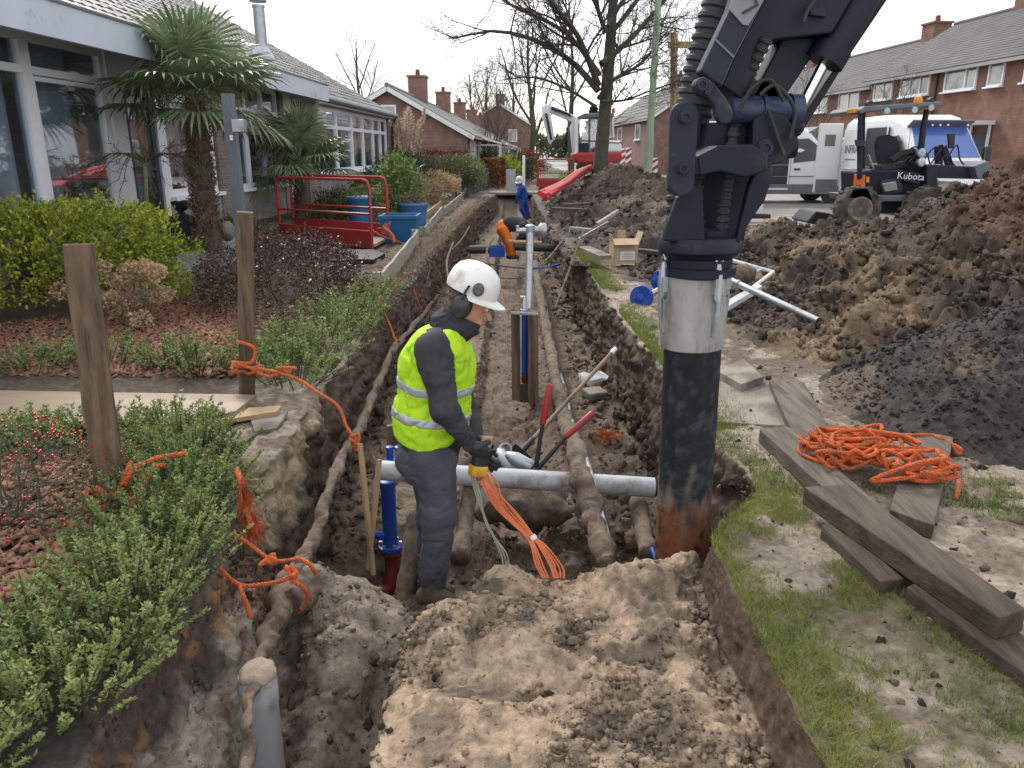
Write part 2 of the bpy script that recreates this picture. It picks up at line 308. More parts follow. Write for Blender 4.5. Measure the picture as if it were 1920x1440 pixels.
mat['boot'] = M('muddy boot', (.09, .065, .048), (.05, .038, .03), 10, .85, bump=.6)
mat['helmet'] = M('white helmet', (.72, .72, .7), (.66, .66, .63), 4, .35, dirt=(.36, .32, .26), damt=.42, dsc=7)
mat['hiorange'] = M('orange work cloth', (.72, .17, .015), (.6, .13, .012), 9, .75)
mat['workblue'] = M('blue overalls', (.015, .075, .36), (.012, .06, .28), 6, .8, bump=.4, bsc=18)
mat['navy'] = M('dark navy cloth', (.02, .024, .035), (.03, .034, .045), 8, .85)
# ================================================================ GROUND: garden, trench, sand, lawn: one sheet to the horizon
def tab(Y, t): t = np.array(t, float); return np.interp(Y, t[:, 0], t[:, 1])
XL = [(-4, -1.28), (1.76, -1.26), (2.26, -1.2), (2.87, -1.22), (3.4, -1.3), (4.6, -1.34), (6, -1.36), (8, -1.42), (12, -1.43), (17, -1.3), (24, -1.1), (32, -.7), (700, -.7)]
XR = [(-4, .9), (1.76, .89), (3.1, .89), (3.3, 1.0), (3.55, 1.24), (3.9, 1.3), (4.2, 1.2), (5, 1.18), (6, 1.19), (8, 1.13), (13.6, 1.07), (17.5, .95), (24, .82), (700, .8)]
def ground_rows():
    y = [np.linspace(-4, .8, 24, endpoint=False), np.arange(.8, 5.2, .0125), np.geomspace(5.2, 14, 250, endpoint=False), np.geomspace(14, 40, 130, endpoint=False), np.geomspace(40, 700, 40)]
    return np.concatenate(y)
Yr = ground_rows(); n = len(Yr); o1 = np.ones(n)
xl, xr = tab(Yr, XL), tab(Yr, XR); _q = np.stack((Yr, 0 * Yr, 0 * Yr), 1); xr = xr + .022 * fbm(_q, 3, 4, 1) * np.where(Yr < 3.3, .8, 1.8); xl = xl + .04 * fbm(_q, 2.2, 4, 2)
close = sstep(Yr, 31, 34)                                   # the trench ends here
near = 1 - sstep(Yr, 3.25, 3.45); pit = sstep(Yr, 3.25, 3.5) * (1 - sstep(Yr, 4.45, 4.95))
def zmix(n_, p_, f_):                                       # near sand, open pit, far trench
    z = n_ * near + p_ * pit + f_ * (1 - near - pit); return z
lefthump = tab(Yr, [(0, -.5), (1.6, -.66), (2.3, -.72), (2.8, -.58), (3.25, -.32), (9, -.3)])
sand = tab(Yr, [(-4, 0), (.4, -.02), (1.2, -.2), (1.8, -.25), (2.6, -.24), (3.1, -.22), (3.3, -.3), (9, -.3)])
sandx = tab(Yr, [(-4, -.62), (1.5, -.58), (2, -.5), (2.6, -.4), (3.2, -.3), (9, -.3)])
K = [  # (x, z, columns to next key)
    (-250 * o1, 0 * o1, 14), (-9 * o1, .3 * o1, 24), (-4.5 * o1, .3 * sstep(Yr, 7.5, 9), 8), (-4.38 * o1, .02 * o1, 90), (-2.2 * o1, 0 * o1, 70),
    (xl - .05, .0 * o1, 5), (xl, -.02 * o1, 34),
    (xl + zmix(.2, .1, .13), zmix(lefthump - .05, -1.0, -.74), 18),
    (zmix(-.72, -.72, -.62) * o1, zmix(lefthump, -.98, -.77), 12), (zmix(sandx - .08, -.62, -.40) * o1, zmix(np.minimum(lefthump, -.4), -.68, -.78), 14),
    (zmix(sandx, -.18, -.32) * o1, zmix(sand - .06, -.68, -.95), 26), (zmix(.1, -.05, .12) * o1, zmix(sand, -.86, -.97), 14),
    (zmix(.3, .12, .24) * o1, zmix(sand + .02, -.9, -.8), 14), (zmix(.5, .4, .42) * o1, zmix(sand + .0, -.92, -.75), 12), (zmix(.7, .58, .55) * o1, zmix(sand, -1.0, -.87), 22),
    (xr - zmix(.04, .22, .07), zmix(sand - .01, -.95, -.86), 34), (xr, -.015 * o1, 5), (xr + .06, 0 * o1, 110), (3.4 * o1, 0 * o1, 40), (8.5 * o1, -.02 * o1, 24), (40 * o1, -.02 * o1, 12), (250 * o1, -.02 * o1, 0)]
cols_x, cols_z, key_of = [], [], []
for k in range(len(K) - 1):
    m = K[k][2]
    for j in range(m):
        f = j / m; cols_x.append(K[k][0] * (1 - f) + K[k + 1][0] * f)
        z1 = K[k + 1][1] * (1 - close) if 6 <= k + 1 <= 15 else K[k + 1][1]; z0 = K[k][1] * (1 - close) if 6 <= k <= 15 else K[k][1]
        cols_z.append(z0 * (1 - f) + z1 * f); key_of.append(k + f)
cols_x.append(K[-1][0]); cols_z.append(K[-1][1]); key_of.append(len(K) - 1.)
GX = np.array(cols_x).T; GZ = np.array(cols_z).T; GY = np.repeat(Yr[:, None], GX.shape[1], 1); KK = np.repeat(np.array(key_of)[None], n, 0)
nc = GX.shape[1]; shp = GX.shape
P = np.stack((GX, GY, GZ), -1).reshape(-1, 3).astype(np.float32)
for _ in range(2):                                          # soften the profile a little
    GZ[:, 1:-1] = .25 * GZ[:, :-2] + .5 * GZ[:, 1:-1] + .25 * GZ[:, 2:]
P[:, 2] = GZ.ravel(); kk = KK.ravel(); X, Y = P[:, 0], P[:, 1]
cut = sstep(kk, 5.6, 6.4) * (1 - sstep(kk, 15.8, 16.2)) * (1 - sstep(Y, 31, 34))      # inside the dig
wall = np.maximum(sstep(kk, 5.9, 6.1) * (1 - sstep(kk, 6.9, 7.1)), sstep(kk, 14.9, 15.1) * (1 - sstep(kk, 15.95, 16.05)))
nearm = 1 - sstep(Y, 3.3, 3.7); fade = 1 / (1 + np.maximum(Y - 18, 0) * .05)
# extra shapes: hollows and lumps
def lump(x, y, rx, ry, h): return h * np.exp(-((X - x) / rx) ** 2 - ((Y - y) / ry) ** 2)
dz = lump(-.62, 2.55, .15, .2, -.1) + lump(-.95, 2.1, .15, .3, -.12) + lump(-.75, 2.95, .14, .14, .06) + lump(-.2, 2.7, .28, .3, .09) + lump(.55, 2.2, .3, .3, .05) + lump(.1, 2.0, .3, .25, .05)
dz += lump(.25, 3.15, .12, .1, -.1) + lump(-.02, 3.22, .12, .12, .05) + lump(.62, 3.12, .2, .18, .1) + lump(.84, 3.3, .12, .12, .14) + lump(.1, 3.75, .25, .14, .26) + lump(.35, 4.05, .16, .22, .3) + lump(-.3, 4.2, .2, .2, .1)
dz += lump(-.2, 2.7, .14, .35, .035) + lump(-.62, 2.5, .13, .25, -.16) + lump(-.74, 4.5, .2, .2, -.34) + lump(.3, 2.3, .5, .6, .03)
dz += lump(-.37, 3.3, .2, .24, -.27) + lump(-.6, 2.85, .12, .12, -.14) + lump(.75, 4.2, .2, .3, -.25)
dz += lump(-1.0, 3.2, .14, .2, .1) + lump(-.55, 3.3, .2, .12, -.02) + lump(.8, 2.45, .1, .5, -.05)
P[:, 2] += dz * cut
big = billow(P, 3.1, 3, 3); mid = billow(P, 11, 4, 11); fine = fbm(P, 55, 3, 21)
strat = fbm(P * np.array((1, 1, 4), np.float32), 5, 4, 31); vert = fbm(P * np.array((1, 1, .25), np.float32), 14, 3, 41)
floor = cut * (1 - wall)
# displacement along an approximate normal
S = P.reshape(*shp, 3); dx = np.gradient(S, axis=1); dy = np.gradient(S, axis=0); Nn = np.cross(dx, dy); Nn /= np.linalg.norm(Nn, axis=-1, keepdims=True) + 1e-9; Nn = Nn.reshape(-1, 3)
smoothcut = wall * nearm * (X > 0)
amp = cut * (.04 * big + .013 * mid + .012 * fbm(P, 24, 4, 91) + .006 * fine) * (1 - .6 * smoothcut) + wall * (1 - nearm) * (.035 * vert + .03 * strat)
amp += (1 - cut) * (.008 * mid + .004 * fine + .01 * big) * (np.abs(X) < 9) + (1 - cut) * sstep(X, -2.3, -1.7) * (X < 0) * sstep(Y, 6, 9) * (.05 * big + .025 * mid + .03)
amp += floor * (1 - nearm) * sstep(np.abs(X + .08), .22, .3) * .0
sandk = cut * nearm * (1 - smoothcut); wp_ = P + .12 * np.stack([fbm(P, 3.1, 2, 81 + q) for q in range(3)], 1).astype(np.float32)
slump = np.abs(fbm(wp_, 1.9, 4, 85)); rough_ = fbm(wp_, 9, 5, 88, .6); pock = np.minimum(fbm(wp_, 5.5, 3, 93) + .25, 0)
amp = amp * (1 - sandk) + sandk * (.085 * (slump - .3) + .022 * rough_ + .06 * pock + .013 * np.abs(fbm(wp_, 27, 4, 97, .6)) + .006 * fine)
P += Nn * (amp * fade)[:, None].astype(np.float32)
# colour by kind of soil, and by hollows in the sand
def c(*v): return np.array(v, np.float32)
n1, n2, n3 = fbm(P, 1.3, 4, 51), fbm(P, 4.5, 4, 61), fbm(P, 15, 3, 71)
col = np.empty((len(P), 3), np.float32)
def blend(a, m): global col; m = np.clip(m, 0, 1)[:, None].astype(np.float32); col = col * (1 - m) + a * m
col[:] = c(.085, .066, .05)
blend(c(.1, .1, .055), sstep(n1 + n2 * .4, -.1, .5) * (Y > 9) * (X < -1))                      # mossy ground further along the gardens
blend(c(.3, .25, .2), sstep(X, .85, 1.0) * (1 - sstep(X, 6, 9)) * (Y < 12))                        # dusty verge
blend(c(.17, .135, .105), sstep(X, .85, 1.0) * sstep(n2 + .5 * n3, -.15, .35) * (Y < 12))
blend(c(.12, .095, .075), sstep(X, .8, 1.0) * (Y >= 12) * .8); blend(c(.115, .09, .07), sstep(X, 1.25, 1.7) * sstep(Y, 4.9, 6.2) * (Y < 12.5) * sstep(n2 + .4 * n3, -.55, .0) * .9)
blend(c(.27, .225, .175), sstep(X, -2.1, -1.85) * (1 - cut) * (X < 0) * sstep(Y, 3.8, 4.2) * (1 - .75 * sstep(Y, 6.5, 9.5)))          # sandy strip along the trench
blend(c(.13, .1, .08), sstep(X, -2.1, -1.85) * (1 - cut) * (X < 0) * sstep(n2 + n3, 0, .5) * .8)
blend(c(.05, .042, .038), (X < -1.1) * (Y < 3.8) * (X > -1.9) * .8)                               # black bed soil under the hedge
blend(c(.15, .112, .085), floor)
blend(c(.1, .074, .057), floor * sstep(n1 + .6 * n2, -.1, .45))
blend(c(.2, .155, .115), floor * (1 - nearm) * sstep(kk, 7, 7.3) * (1 - sstep(kk, 9, 9.4)) * sstep(n2, -.4, .3) * .7)
blend(c(.115, .082, .06), wall)
blend(c(.06, .046, .04), wall * sstep(strat + .4 * vert, -.05, .45))
blend(c(.34, .27, .185), wall * sstep(P[:, 2] + .12 * n2, -.42, -.25) * (X < 0) * (Y > 3.5) * (Y < 5.2) * sstep(n1, -.5, .0))
blend(c(.1, .068, .05), smoothcut)
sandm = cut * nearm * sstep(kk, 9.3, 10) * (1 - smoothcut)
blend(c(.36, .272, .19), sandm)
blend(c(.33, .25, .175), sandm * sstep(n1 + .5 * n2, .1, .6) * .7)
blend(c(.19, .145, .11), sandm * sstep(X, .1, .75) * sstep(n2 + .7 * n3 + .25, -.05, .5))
blend(c(.16, .125, .095), sandm * sstep(-pock, .05, .3) * .8); blend(c(.2, .155, .115), sandm * sstep(n3 + .6 * n2, .2, .6) * .75); blend(c(.41, .315, .225), sandm * sstep(fbm(wp_, 4, 4, 98), .2, .6) * .6); blend(c(.1, .08, .063), sandm * sstep(fbm(wp_, 6, 4, 99), .42, .7) * .8)  # the first blend darkens the sand in its hollows
pitm = cut * nearm * (1 - sstep(kk, 9.3, 10)) * (1 - wall)
blend(c(.25, .205, .165), pitm)
blend(c(.085, .065, .055), pitm * sstep(n2 + .8 * n3, -.05, .4))
blend(c(.33, .27, .2), pitm * sstep(Y, 2.95, 3.25) * sstep(n2, -.2, .3) * .8)
wl = wall * nearm * (X < 0)
blend(c(.075, .058, .048), wl)
blend(c(.36, .32, .27), wl * sstep(-P[:, 2] + .12 * n2 + .05 * n1, .2, .3) * (Y < 3.1))
blend(c(.24, .12, .05), wl * sstep(n2 + n3, .35, .6) * .7)
gq = np.stack((X, Y, 0 * X), 1); gm = sstep(fbm(gq, 1.7, 4, 401) + .35 * fbm(gq, 7, 3, 405), -.05, .4) * (1 - sstep(Y, 3.3, 4.0)) * sstep(X - np.interp(Y, Yr, xr), -.02, .02) * (X < 4); blend(c(.11, .115, .05), gm * .45)
pm = cut * sstep(Y, 3.35, 3.6) * (1 - sstep(Y, 4.5, 5)) * (1 - wall)
blend(c(.11, .085, .066), pm * .8)
ii = np.arange(n * nc).reshape(n, nc); F = np.stack((ii[:-1, :-1], ii[:-1, 1:], ii[1:, 1:], ii[1:, :-1]), -1).reshape(-1, 4)
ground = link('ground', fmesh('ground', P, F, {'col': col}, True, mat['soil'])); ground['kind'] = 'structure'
GP = P.reshape(n, nc, 3)
def gz(x, y):                                               # height of the built ground under a point
    i = int(np.clip(np.searchsorted(Yr, y), 1, n - 1)); row = GP[i]; return float(np.interp(x, np.maximum.accumulate(row[:, 0]), row[:, 2]))
# ================================================================ SOIL HEAPS
def heap(name, label, xr_, yr_, step, hf, colf, amp=(.1, .05, .012), seed=0, clods=0, csize=(.02, .09), ccol=None):
    xs = np.arange(*xr_, step); ys = np.arange(*yr_, step); A, B = np.meshgrid(xs, ys); Q = np.stack((A, B, np.zeros_like(A)), -1).reshape(-1, 3)
    h = hf(Q[:, 0], Q[:, 1]); Q[:, 2] = h; rm = sstep(h, -.02, .25)
    d = (amp[0] * billow(Q, 2.2, 3, seed) + amp[1] * billow(Q, 7.5, 4, seed + 9) + amp[2] * fbm(Q, 40, 3, seed + 17)) * (.25 + .75 * rm)
    S = Q.reshape(*A.shape, 3); Nn = np.cross(np.gradient(S, axis=1), np.gradient(S, axis=0)); Nn /= np.linalg.norm(Nn, axis=-1, keepdims=True); Nn = Nn.reshape(-1, 3)
    Q = Q + Nn * d[:, None]; cl = colf(Q, h).astype(np.float32)
    ii = np.arange(A.size).reshape(A.shape); F = np.stack((ii[:-1, :-1], ii[:-1, 1:], ii[1:, 1:], ii[1:, :-1]), -1).reshape(-1, 4)
    F = F[(h[F] > -.09).any(1)]
    t = thing(name, label, 'soil heap', (float(np.mean(xr_)), float(np.mean(yr_)), 0))
    Vl = Q - np.array(t.location); me = fmesh('soil_mound', Vl, F, {'col': cl}, True, mat['soil']); link('soil_mound', me, t)
    if clods:
        r = np.random.default_rng(seed + 5); ok = np.where(h > .03)[0]; pick = r.choice(ok, clods, p=None); ico = MB().ball((0, 0, 0), 1, 6, 4); bv = ico.V(); nv = len(bv)
        q4 = np.array([f for f in ico.F if len(f) == 4]); t3 = np.array([f for f in ico.F if len(f) == 3])
        s = csize[0] * (csize[1] / csize[0]) ** (r.random(clods) ** 2.2); V = bv[None] * (1 + .34 * r.standard_normal((clods, nv, 1))) * s[:, None, None] * r.uniform(.6, 1.2, (clods, 1, 3))
        V = V + (Q[pick] + Nn[pick] * (s * .25)[:, None])[:, None]; cc = np.repeat((cl[pick] * r.uniform(.75, 1.35, (clods, 1)))[:, None], nv, 1).reshape(-1, 3)
        o = np.arange(clods)[:, None, None] * nv
        me = fmesh('clods', V.reshape(-1, 3) - np.array(t.location), [(q4[None] + o).reshape(-1, 4), (t3[None] + o).reshape(-1, 3)], {'col': cc}, False, mat['clod']); link('clods', me, t, kind='stuff')
    return t, Q.reshape(*A.shape, 3), xs, ys
def mixc(a, b, m): m = np.clip(m, 0, 1)[:, None]; return np.array(a)[None] * (1 - m) + np.array(b)[None] * m if not isinstance(a, np.ndarray) else a * (1 - m) + np.array(b)[None] * m
def pile(x, y, cx, cy, rx, ry, H, p=1.0, e=1.0):              # cone with a rounded top and a straight slope
    d = np.sqrt(((x - cx) / rx) ** 2 + ((y - cy) / ry) ** 2 + .03); return H * (1.05 - d) * e
def smax(*a):
    k = 9.; return np.log(sum(np.exp(np.clip(k * q, -30, 60)) for q in a)) / k
def wob(x, y, s, seed): return fbm(np.stack((x, y, 0 * x), -1), s, 3, seed)
def h_bank(x, y):                                           # long bank beyond the suction hose, up to the street tree
    e = .22 * wob(x, y, .6, 301); xc = np.interp(y, [12, 16, 22, 28], [3.0, 3.0, 3.3, 3.4]); wd = np.interp(y, [12, 16, 22, 28], [1.55, 1.85, 2.3, 2.2])
    H = np.interp(y, [11.5, 13, 16, 20, 24, 27, 31], [-.2, .35, .62, .95, 1.15, 1.0, -.2]); return H * (1.1 - (np.abs(x - xc) / wd) ** 1.5) + e * .5 - .05
def c_dark(Q, h):
    a = mixc((.074, .057, .046), (.042, .034, .029), sstep(fbm(Q, 2.2, 4, 311), -.2, .4)); return mixc(a, (.17, .13, .095), sstep(fbm(Q, 1.1, 4, 315), .25, .7) * .8)
bank, *_ = heap('soil_heap', 'long dark bank of dug soil around the trunk of the bare street tree', (.85, 6.4), (11.3, 31.5), .055, h_bank, c_dark, (.11, .06, .018), 320, 4500, (.012, .06))
def h_big(x, y):
    a = pile(x, y, 6.3, 7.6, 3.9, 5.6, 2.15); b = pile(x, y, 4.2, 12.4, 2.4, 2.6, .78); d = pile(x, y, 3.5, 8.6, 1.9, 3.2, .95); e = pile(x, y, 8.5, 9, 4, 5, 2.1)
    return np.minimum(smax(a, b, d, e) - .13 + .13 * wob(x, y, .9, 331), np.maximum((x - np.interp(y, [3, 4.6, 7, 12.9, 16], [2.3, 2.25, 2.95, 3.5, 3.6]) - .1 * wob(x, y, 1.3, 335)) * .95, np.minimum((x - np.interp(y, [3, 4.6, 5.6, 6.6, 9, 12.9, 16], [2.3, 2.2, 1.95, 1.75, 1.9, 2.7, 3.0]) - .15 * wob(x, y, 1.6, 336)) * .12, .13)))
def c_big(Q, h):
    a = mixc((.078, .058, .045), (.042, .033, .028), sstep(fbm(Q, 2.5, 4, 341), -.2, .4))
    a = mixc(a, (.088, .05, .034), sstep(h + .4 * fbm(Q, .9, 3, 345), .75, 1.2)); a = mixc(a, (.2, .105, .055), sstep(fbm(Q, .75, 4, 347), .3, .6) * sstep(h, .8, 1.3) * .7)
    return mixc(a, (.19, .137, .088), sstep(fbm(Q * np.array((1, .8, .35)), 1.7, 4, 349), .0, .5) * (1 - sstep(h, .45, 1.0)) * .85)
bigheap, BQ, bxs, bys = heap('soil_heap', 'biggest heap of reddish brown peaty clods rising in front of the vans', (1.5, 11.5), (3.7, 15.4), .032, h_big, c_big, (.12, .06, .02), 360, 21000, (.008, .055))
def h_rub(x, y): return smax(pile(x, y, 3.5, 4.95, 1.35, 1.25, .92), pile(x, y, 4.3, 4.7, 1.5, 1.4, .9)) - .05 + .05 * wob(x, y, 2, 371)
def c_rub(Q, h): return mixc(mixc((.052, .045, .04), (.03, .027, .025), sstep(fbm(Q, 6, 4, 375), -.2, .4)), (.13, .1, .08), sstep(fbm(Q, 1.5, 3, 379), .35, .7))
rub, *_ = heap('rubble_heap', 'dark grey gritty heap of broken tarmac beside the coil of rope', (1.9, 5.9), (3.3, 6.6), .017, h_rub, c_rub, (.035, .022, .012), 380, 9000, (.004, .022))
def h_small(x, y): return smax(pile(x, y, 2.3, 10.6, .9, 1.0, .26), pile(x, y, 3.0, 11.8, 1.1, 1.2, .42)) - .05
smallh, *_ = heap('soil_heap', 'low crumbly soil heap behind the blue end cap beside the trench', (1.2, 4.3), (8.9, 13.2), .03, h_small, c_dark, (.05, .05, .015), 390, 1200, (.012, .06))
def hz(x, y):                                                # top of big heap
    i = int(np.clip((y - bys[0]) / .032, 0, len(bys) - 1)); j = int(np.clip((x - bxs[0]) / .032, 0, len(bxs) - 1)); return float(BQ[i, j, 2])
# ================================================================ ROAD
rd = MB(); 
rd.box((30, 60, -.105), (51, 92, .2)); part('road', rd, mat['road'], kind='structure')
rd = MB(); rd.add([(5.5, 106, -.005), (60, 106, -.005), (60, 700, -.005), (14, 700, -.005)], [(0, 1, 2, 3)])
part('road', rd, mat['road'], kind='structure')
pv = MB(); pv.box((-.2, 33.6, .0), (3.4, 1.6, .1)); part('pavement', pv, mat['paving'], kind='structure')
# loose stones and clods on the dig
def scatter(name, pts, smin, smax_, cols, seed, par=None, m=None, flat=1.0, each=False, pw=2.5):
    r = np.random.default_rng(seed); k = len(pts); ico = MB().ball((0, 0, 0), 1, 5, 4); bv = ico.V(); nv = len(bv)
    q4 = np.array([f for f in ico.F if len(f) == 4]); t3 = np.array([f for f in ico.F if len(f) == 3]); s = smin * (smax_ / smin) ** (r.random(k) ** pw)
    V = bv[None] * (1 + .33 * r.standard_normal((k, nv, 1))) * s[:, None, None] * r.uniform(.6, 1.2, (k, 1, 3)) * np.array((1, 1, flat)); V = V + np.asarray(pts)[:, None]
    cc = (np.asarray(cols) if each else np.asarray(cols)[r.integers(0, len(cols), k)]) * r.uniform(.7, 1.3, (k, 1)); cc = np.repeat(cc[:, None], nv, 1).reshape(-1, 3); o = np.arange(k)[:, None, None] * nv
    me = fmesh(name, V.reshape(-1, 3), [(q4[None] + o).reshape(-1, 4), (t3[None] + o).reshape(-1, 3)], {'col': cc}, False, m or mat['clod']); return link(name, me, par, kind='stuff')
fl = np.where((cut > .5) & (Y < 14) & (Y > 1.2) & (Nn[:, 2] > .3))[0]; wgt = np.where(Y[fl] < 4.8, 1., .5); wgt = wgt * (1 - .93 * ((X[fl] > -.45) & (X[fl] < .9) & (Y[fl] < 3.3)))
pk = fl[rng.choice(len(fl), 5200, p=wgt / wgt.sum())]
pts = P[pk]; o = scatter('soil_crumbs', pts, .004, .028, [(.12, .09, .07), (.2, .16, .12), (.08, .06, .05), (.26, .21, .155)], 501); o['label'] = 'crumbs and small clods of soil lying in the dig'; o['category'] = 'soil crumbs'
fl = np.where((cut > .5) & (Y < 3.9) & (Y > 1.3) & (Nn[:, 2] > .1) & (smoothcut < .3))[0]; wg = np.clip(.1 + fbm(P[fl], 2.6, 3, 505) + .5 * fbm(P[fl], 8, 2, 507), .04, 1.5); pk = fl[rng.choice(len(fl), 11500, p=wg / wg.sum())]
o = scatter('sand_crumbs', P[pk] + Nn[pk] * .001, .0025, .024, col[pk], 503, each=True, pw=2.2, flat=.8); o['label'] = 'crumbled sand and soil lying on the near sand heap'; o['category'] = 'sand crumbs'
fl = np.where((cut > .5) & (Y < 30) & (Y > 4.6) & (((kk > 6.6) & (kk < 7.6)) | ((kk > 14.3) & (kk < 15.3)) | (rng.random(len(kk)) < .012)))[0]; pk = fl[rng.choice(len(fl), 2200)]
o = scatter('fallen_soil', P[pk], .01, .07, col[pk], 504, each=True, pw=2.2); o['label'] = 'fallen lumps of soil along the foot of the trench walls'; o['category'] = 'soil'
fl = np.where((X > .95) & (X < 3.2) & (Y < 11) & (Y > 1.3))[0]; pk = fl[rng.choice(len(fl), 1800)]
o = scatter('soil_crumbs', P[pk], .004, .03, [(.1, .08, .06), (.05, .04, .035), (.2, .16, .12)], 502); o['label'] = 'dark crumbs strewn over the worn verge beside the trench'; o['category'] = 'soil crumbs'
# ================================================================ HOUSES
def bx(mb, x0, x1, y0, y1, z0, z1): return mb.box(((x0 + x1) / 2, (y0 + y1) / 2, (z0 + z1) / 2), (abs(x1 - x0), abs(y1 - y0), abs(z1 - z0)))
def window(par, y0, y1, z0, z1, x, muls=(), trans=(), sill=True, fw=.07, depth=.09, pane='pane', sub=(), sg=1, fm='upvc'):
    """a window standing in a wall that faces +x (sg=1) or -x (sg=-1); panes and sill are its sub-parts"""
    f = MB(); xa, xb = (x - depth * .5 * sg, x + depth * .5 * sg)
    bx(f, xa, xb, y0, y0 + fw, z0, z1); bx(f, xa, xb, y1 - fw, y1, z0, z1); bx(f, xa, xb, y0 + fw, y1 - fw, z1 - fw, z1); bx(f, xa, xb, y0 + fw, y1 - fw, z0, z0 + fw)
    ys = [y0] + list(muls) + [y1]; zs = [z0] + list(trans) + [z1]
    for m in muls: bx(f, xa + .003 * sg, xb + .004 * sg, m - fw * .6, m + fw * .6, z0 + fw, z1 - fw)
    for t in trans: bx(f, xa + .006 * sg, xb - .004 * sg, y0 + fw, y1 - fw, t - fw * .5, t + fw * .5)
    for (a, b, cc, d) in sub: bx(f, xa, xb + .002 * sg, a, a + .05, cc, d); bx(f, xa, xb + .002 * sg, b - .05, b, cc, d); bx(f, xa, xb + .002 * sg, a + .05, b - .05, cc, cc + .05); bx(f, xa, xb + .002 * sg, a + .05, b - .05, d - .05, d)
    w_ = part('window', f, mat[fm], par, local=True)
    for i in range(len(ys) - 1):
        for j in range(len(zs) - 1):
            p = MB(); bx(p, x - .006, x + .006, ys[i] + fw * .5, ys[i + 1] - fw * .5, zs[j] + fw * .5, zs[j + 1] - fw * .5); part('pane', p, mat[pane], w_, local=True)
    if sill: s = MB(); bx(s, x - .02 * sg, x + .17 * sg, y0 - .04, y1 + .04, z0 - .06, z0 - .002); part('sill', s, mat[fm], w_, local=True)
    return w_
# ---- the near bungalow, local frame: x out of the facade, y along the street
HA = thing('bungalow', 'long white framed bungalow with big windows and a grey tiled roof behind the palm trees', 'bungalow', (-5.9, 0, 0), -.0396)
def hb(name, m, *bs, par=HA, **k):
    mb = MB()
    for b in bs: bx(mb, *b)
    return part(name, mb, mat[m], par, local=True, **k)
for b_ in ((-.28, 0, 14.62, 15.55, 0, 3.02), (-.28, 0, 18.28, 18.55, 0, 3.02), (-.28, .22, 19.42, 20.45, 0, 3.0), (-.06, .2, 29.75, 29.945, 0, 2.95), (-9, .2, 29.95, 30.2, 0, 2.6)): hb('wall', 'brickA', b_)
hb('sill_wall', 'brickG', (-.26, -.02, 2, 11.3, 0, .86), (-.26, -.02, 12.62, 14.62, 0, .9), (-.26, -.02, 15.55, 18.28, 0, .9), (-.06, .16, 20.45, 29.75, 0, 1.05))
hb('lintel', 'soffit', (-.2, -.03, 2, 19.42, 2.98, 3.1), (-.05, .12, 20.45, 29.75, 2.78, 2.96))
for b_ in ((4.4, 11.7), (12.2, 14.8), (15.3, 19.2), (20.2, 29.4)): window(HA, b_[0], b_[1], .9, 2.6, -4.15, ((b_[0] + b_[1]) / 2,), (), sg=-1)
for b_ in ((2, 4.4), (11.7, 12.2), (14.8, 15.3), (19.2, 20.2), (29.4, 30)): hb('wall', 'room', (-4.2, -4.1, *b_, .9, 2.6))
hb('room', 'room', (-4.2, -4.1, 2, 30, 0, .9), (-4.2, -4.1, 2, 30, 2.6, 3.1), (-4.2, -.3, 2, 30, .3, .34), (-4.2, -.3, 2, 30, 3.1, 3.14), (-4.1, -.3, 15.0, 15.1, .3, 3.1), (-4.1, -.3, 11.9, 12.0, .3, 3.1), (-4.1, -.1, 29.8, 29.9, .3, 3.0), (-4.1, -.3, 19.5, 19.6, .3, 3))
window(HA, 3.2, 9.56, .92, 2.96, -.1, (6.4,), (2.56,), fw=.09); window(HA, 9.56, 11.22, .92, 2.96, -.1, (), (2.56,), fw=.09, sub=((9.62, 11.14, .98, 2.5),))
window(HA, 12.68, 14.6, .96, 2.96, -.1, (), (2.5,), fw=.08, sub=((12.75, 14.53, 1.02, 2.46),)); window(HA, 15.58, 18.26, .96, 2.96, -.1, (16.3, 17.3), (2.45,), fw=.08)
window(HA, 20.5, 29.7, 1.12, 2.78, .1, (22.6, 24.4, 25.9, 27.4, 28.6), (2.3,), fw=.1)
d = hb('door', 'darkblue', (-.16, -.06, 11.62, 11.72, .5, 2.55), (-.16, -.06, 12.36, 12.46, .5, 2.55), (-.16, -.06, 11.72, 12.36, 2.43, 2.55), (-.16, -.06, 11.72, 12.36, .5, .72), (-.16, -.06, 11.72, 12.36, 1.38, 1.44))
hb('door_frame', 'upvc', (-.17, -.03, 11.24, 11.6, .46, 2.96), (-.17, -.03, 12.48, 12.66, .46, 2.96), (-.17, -.03, 11.6, 12.48, 2.58, 2.96), par=d)
hb('pane', 'pane', (-.115, -.1, 11.72, 12.36, .72, 1.38), (-.115, -.1, 11.72, 12.36, 1.44, 2.43), par=d); hb('doorstep', 'concrete', (-.1, .35, 11.5, 12.6, .28, .44), par=d)
d = hb('door', 'upvc', (-.16, -.06, 18.58, 18.7, .3, 2.6), (-.16, -.06, 19.28, 19.4, .3, 2.6), (-.16, -.06, 18.7, 19.28, 2.48, 2.98), (-.16, -.06, 18.7, 19.28, .3, .9)); hb('pane', 'pane', (-.115, -.1, 18.7, 19.28, .9, 2.48), par=d)
def curtain(y0, y1, x, z0, z1):
    m = MB(); ys = np.linspace(y0, y1, int((y1 - y0) * 34)); xs = x + .035 * np.sin(ys * 31) + .02 * np.sin(ys * 13 + 1); V = np.array([(a, b, z) for z in (z0, z1) for a, b in zip(xs, ys)]); k = len(ys)
    m.add(V, [(i, i + 1, k + i + 1, k + i) for i in range(k - 1)]); part('curtain', m, mat['curtain'], HA, smooth=True, local=True)
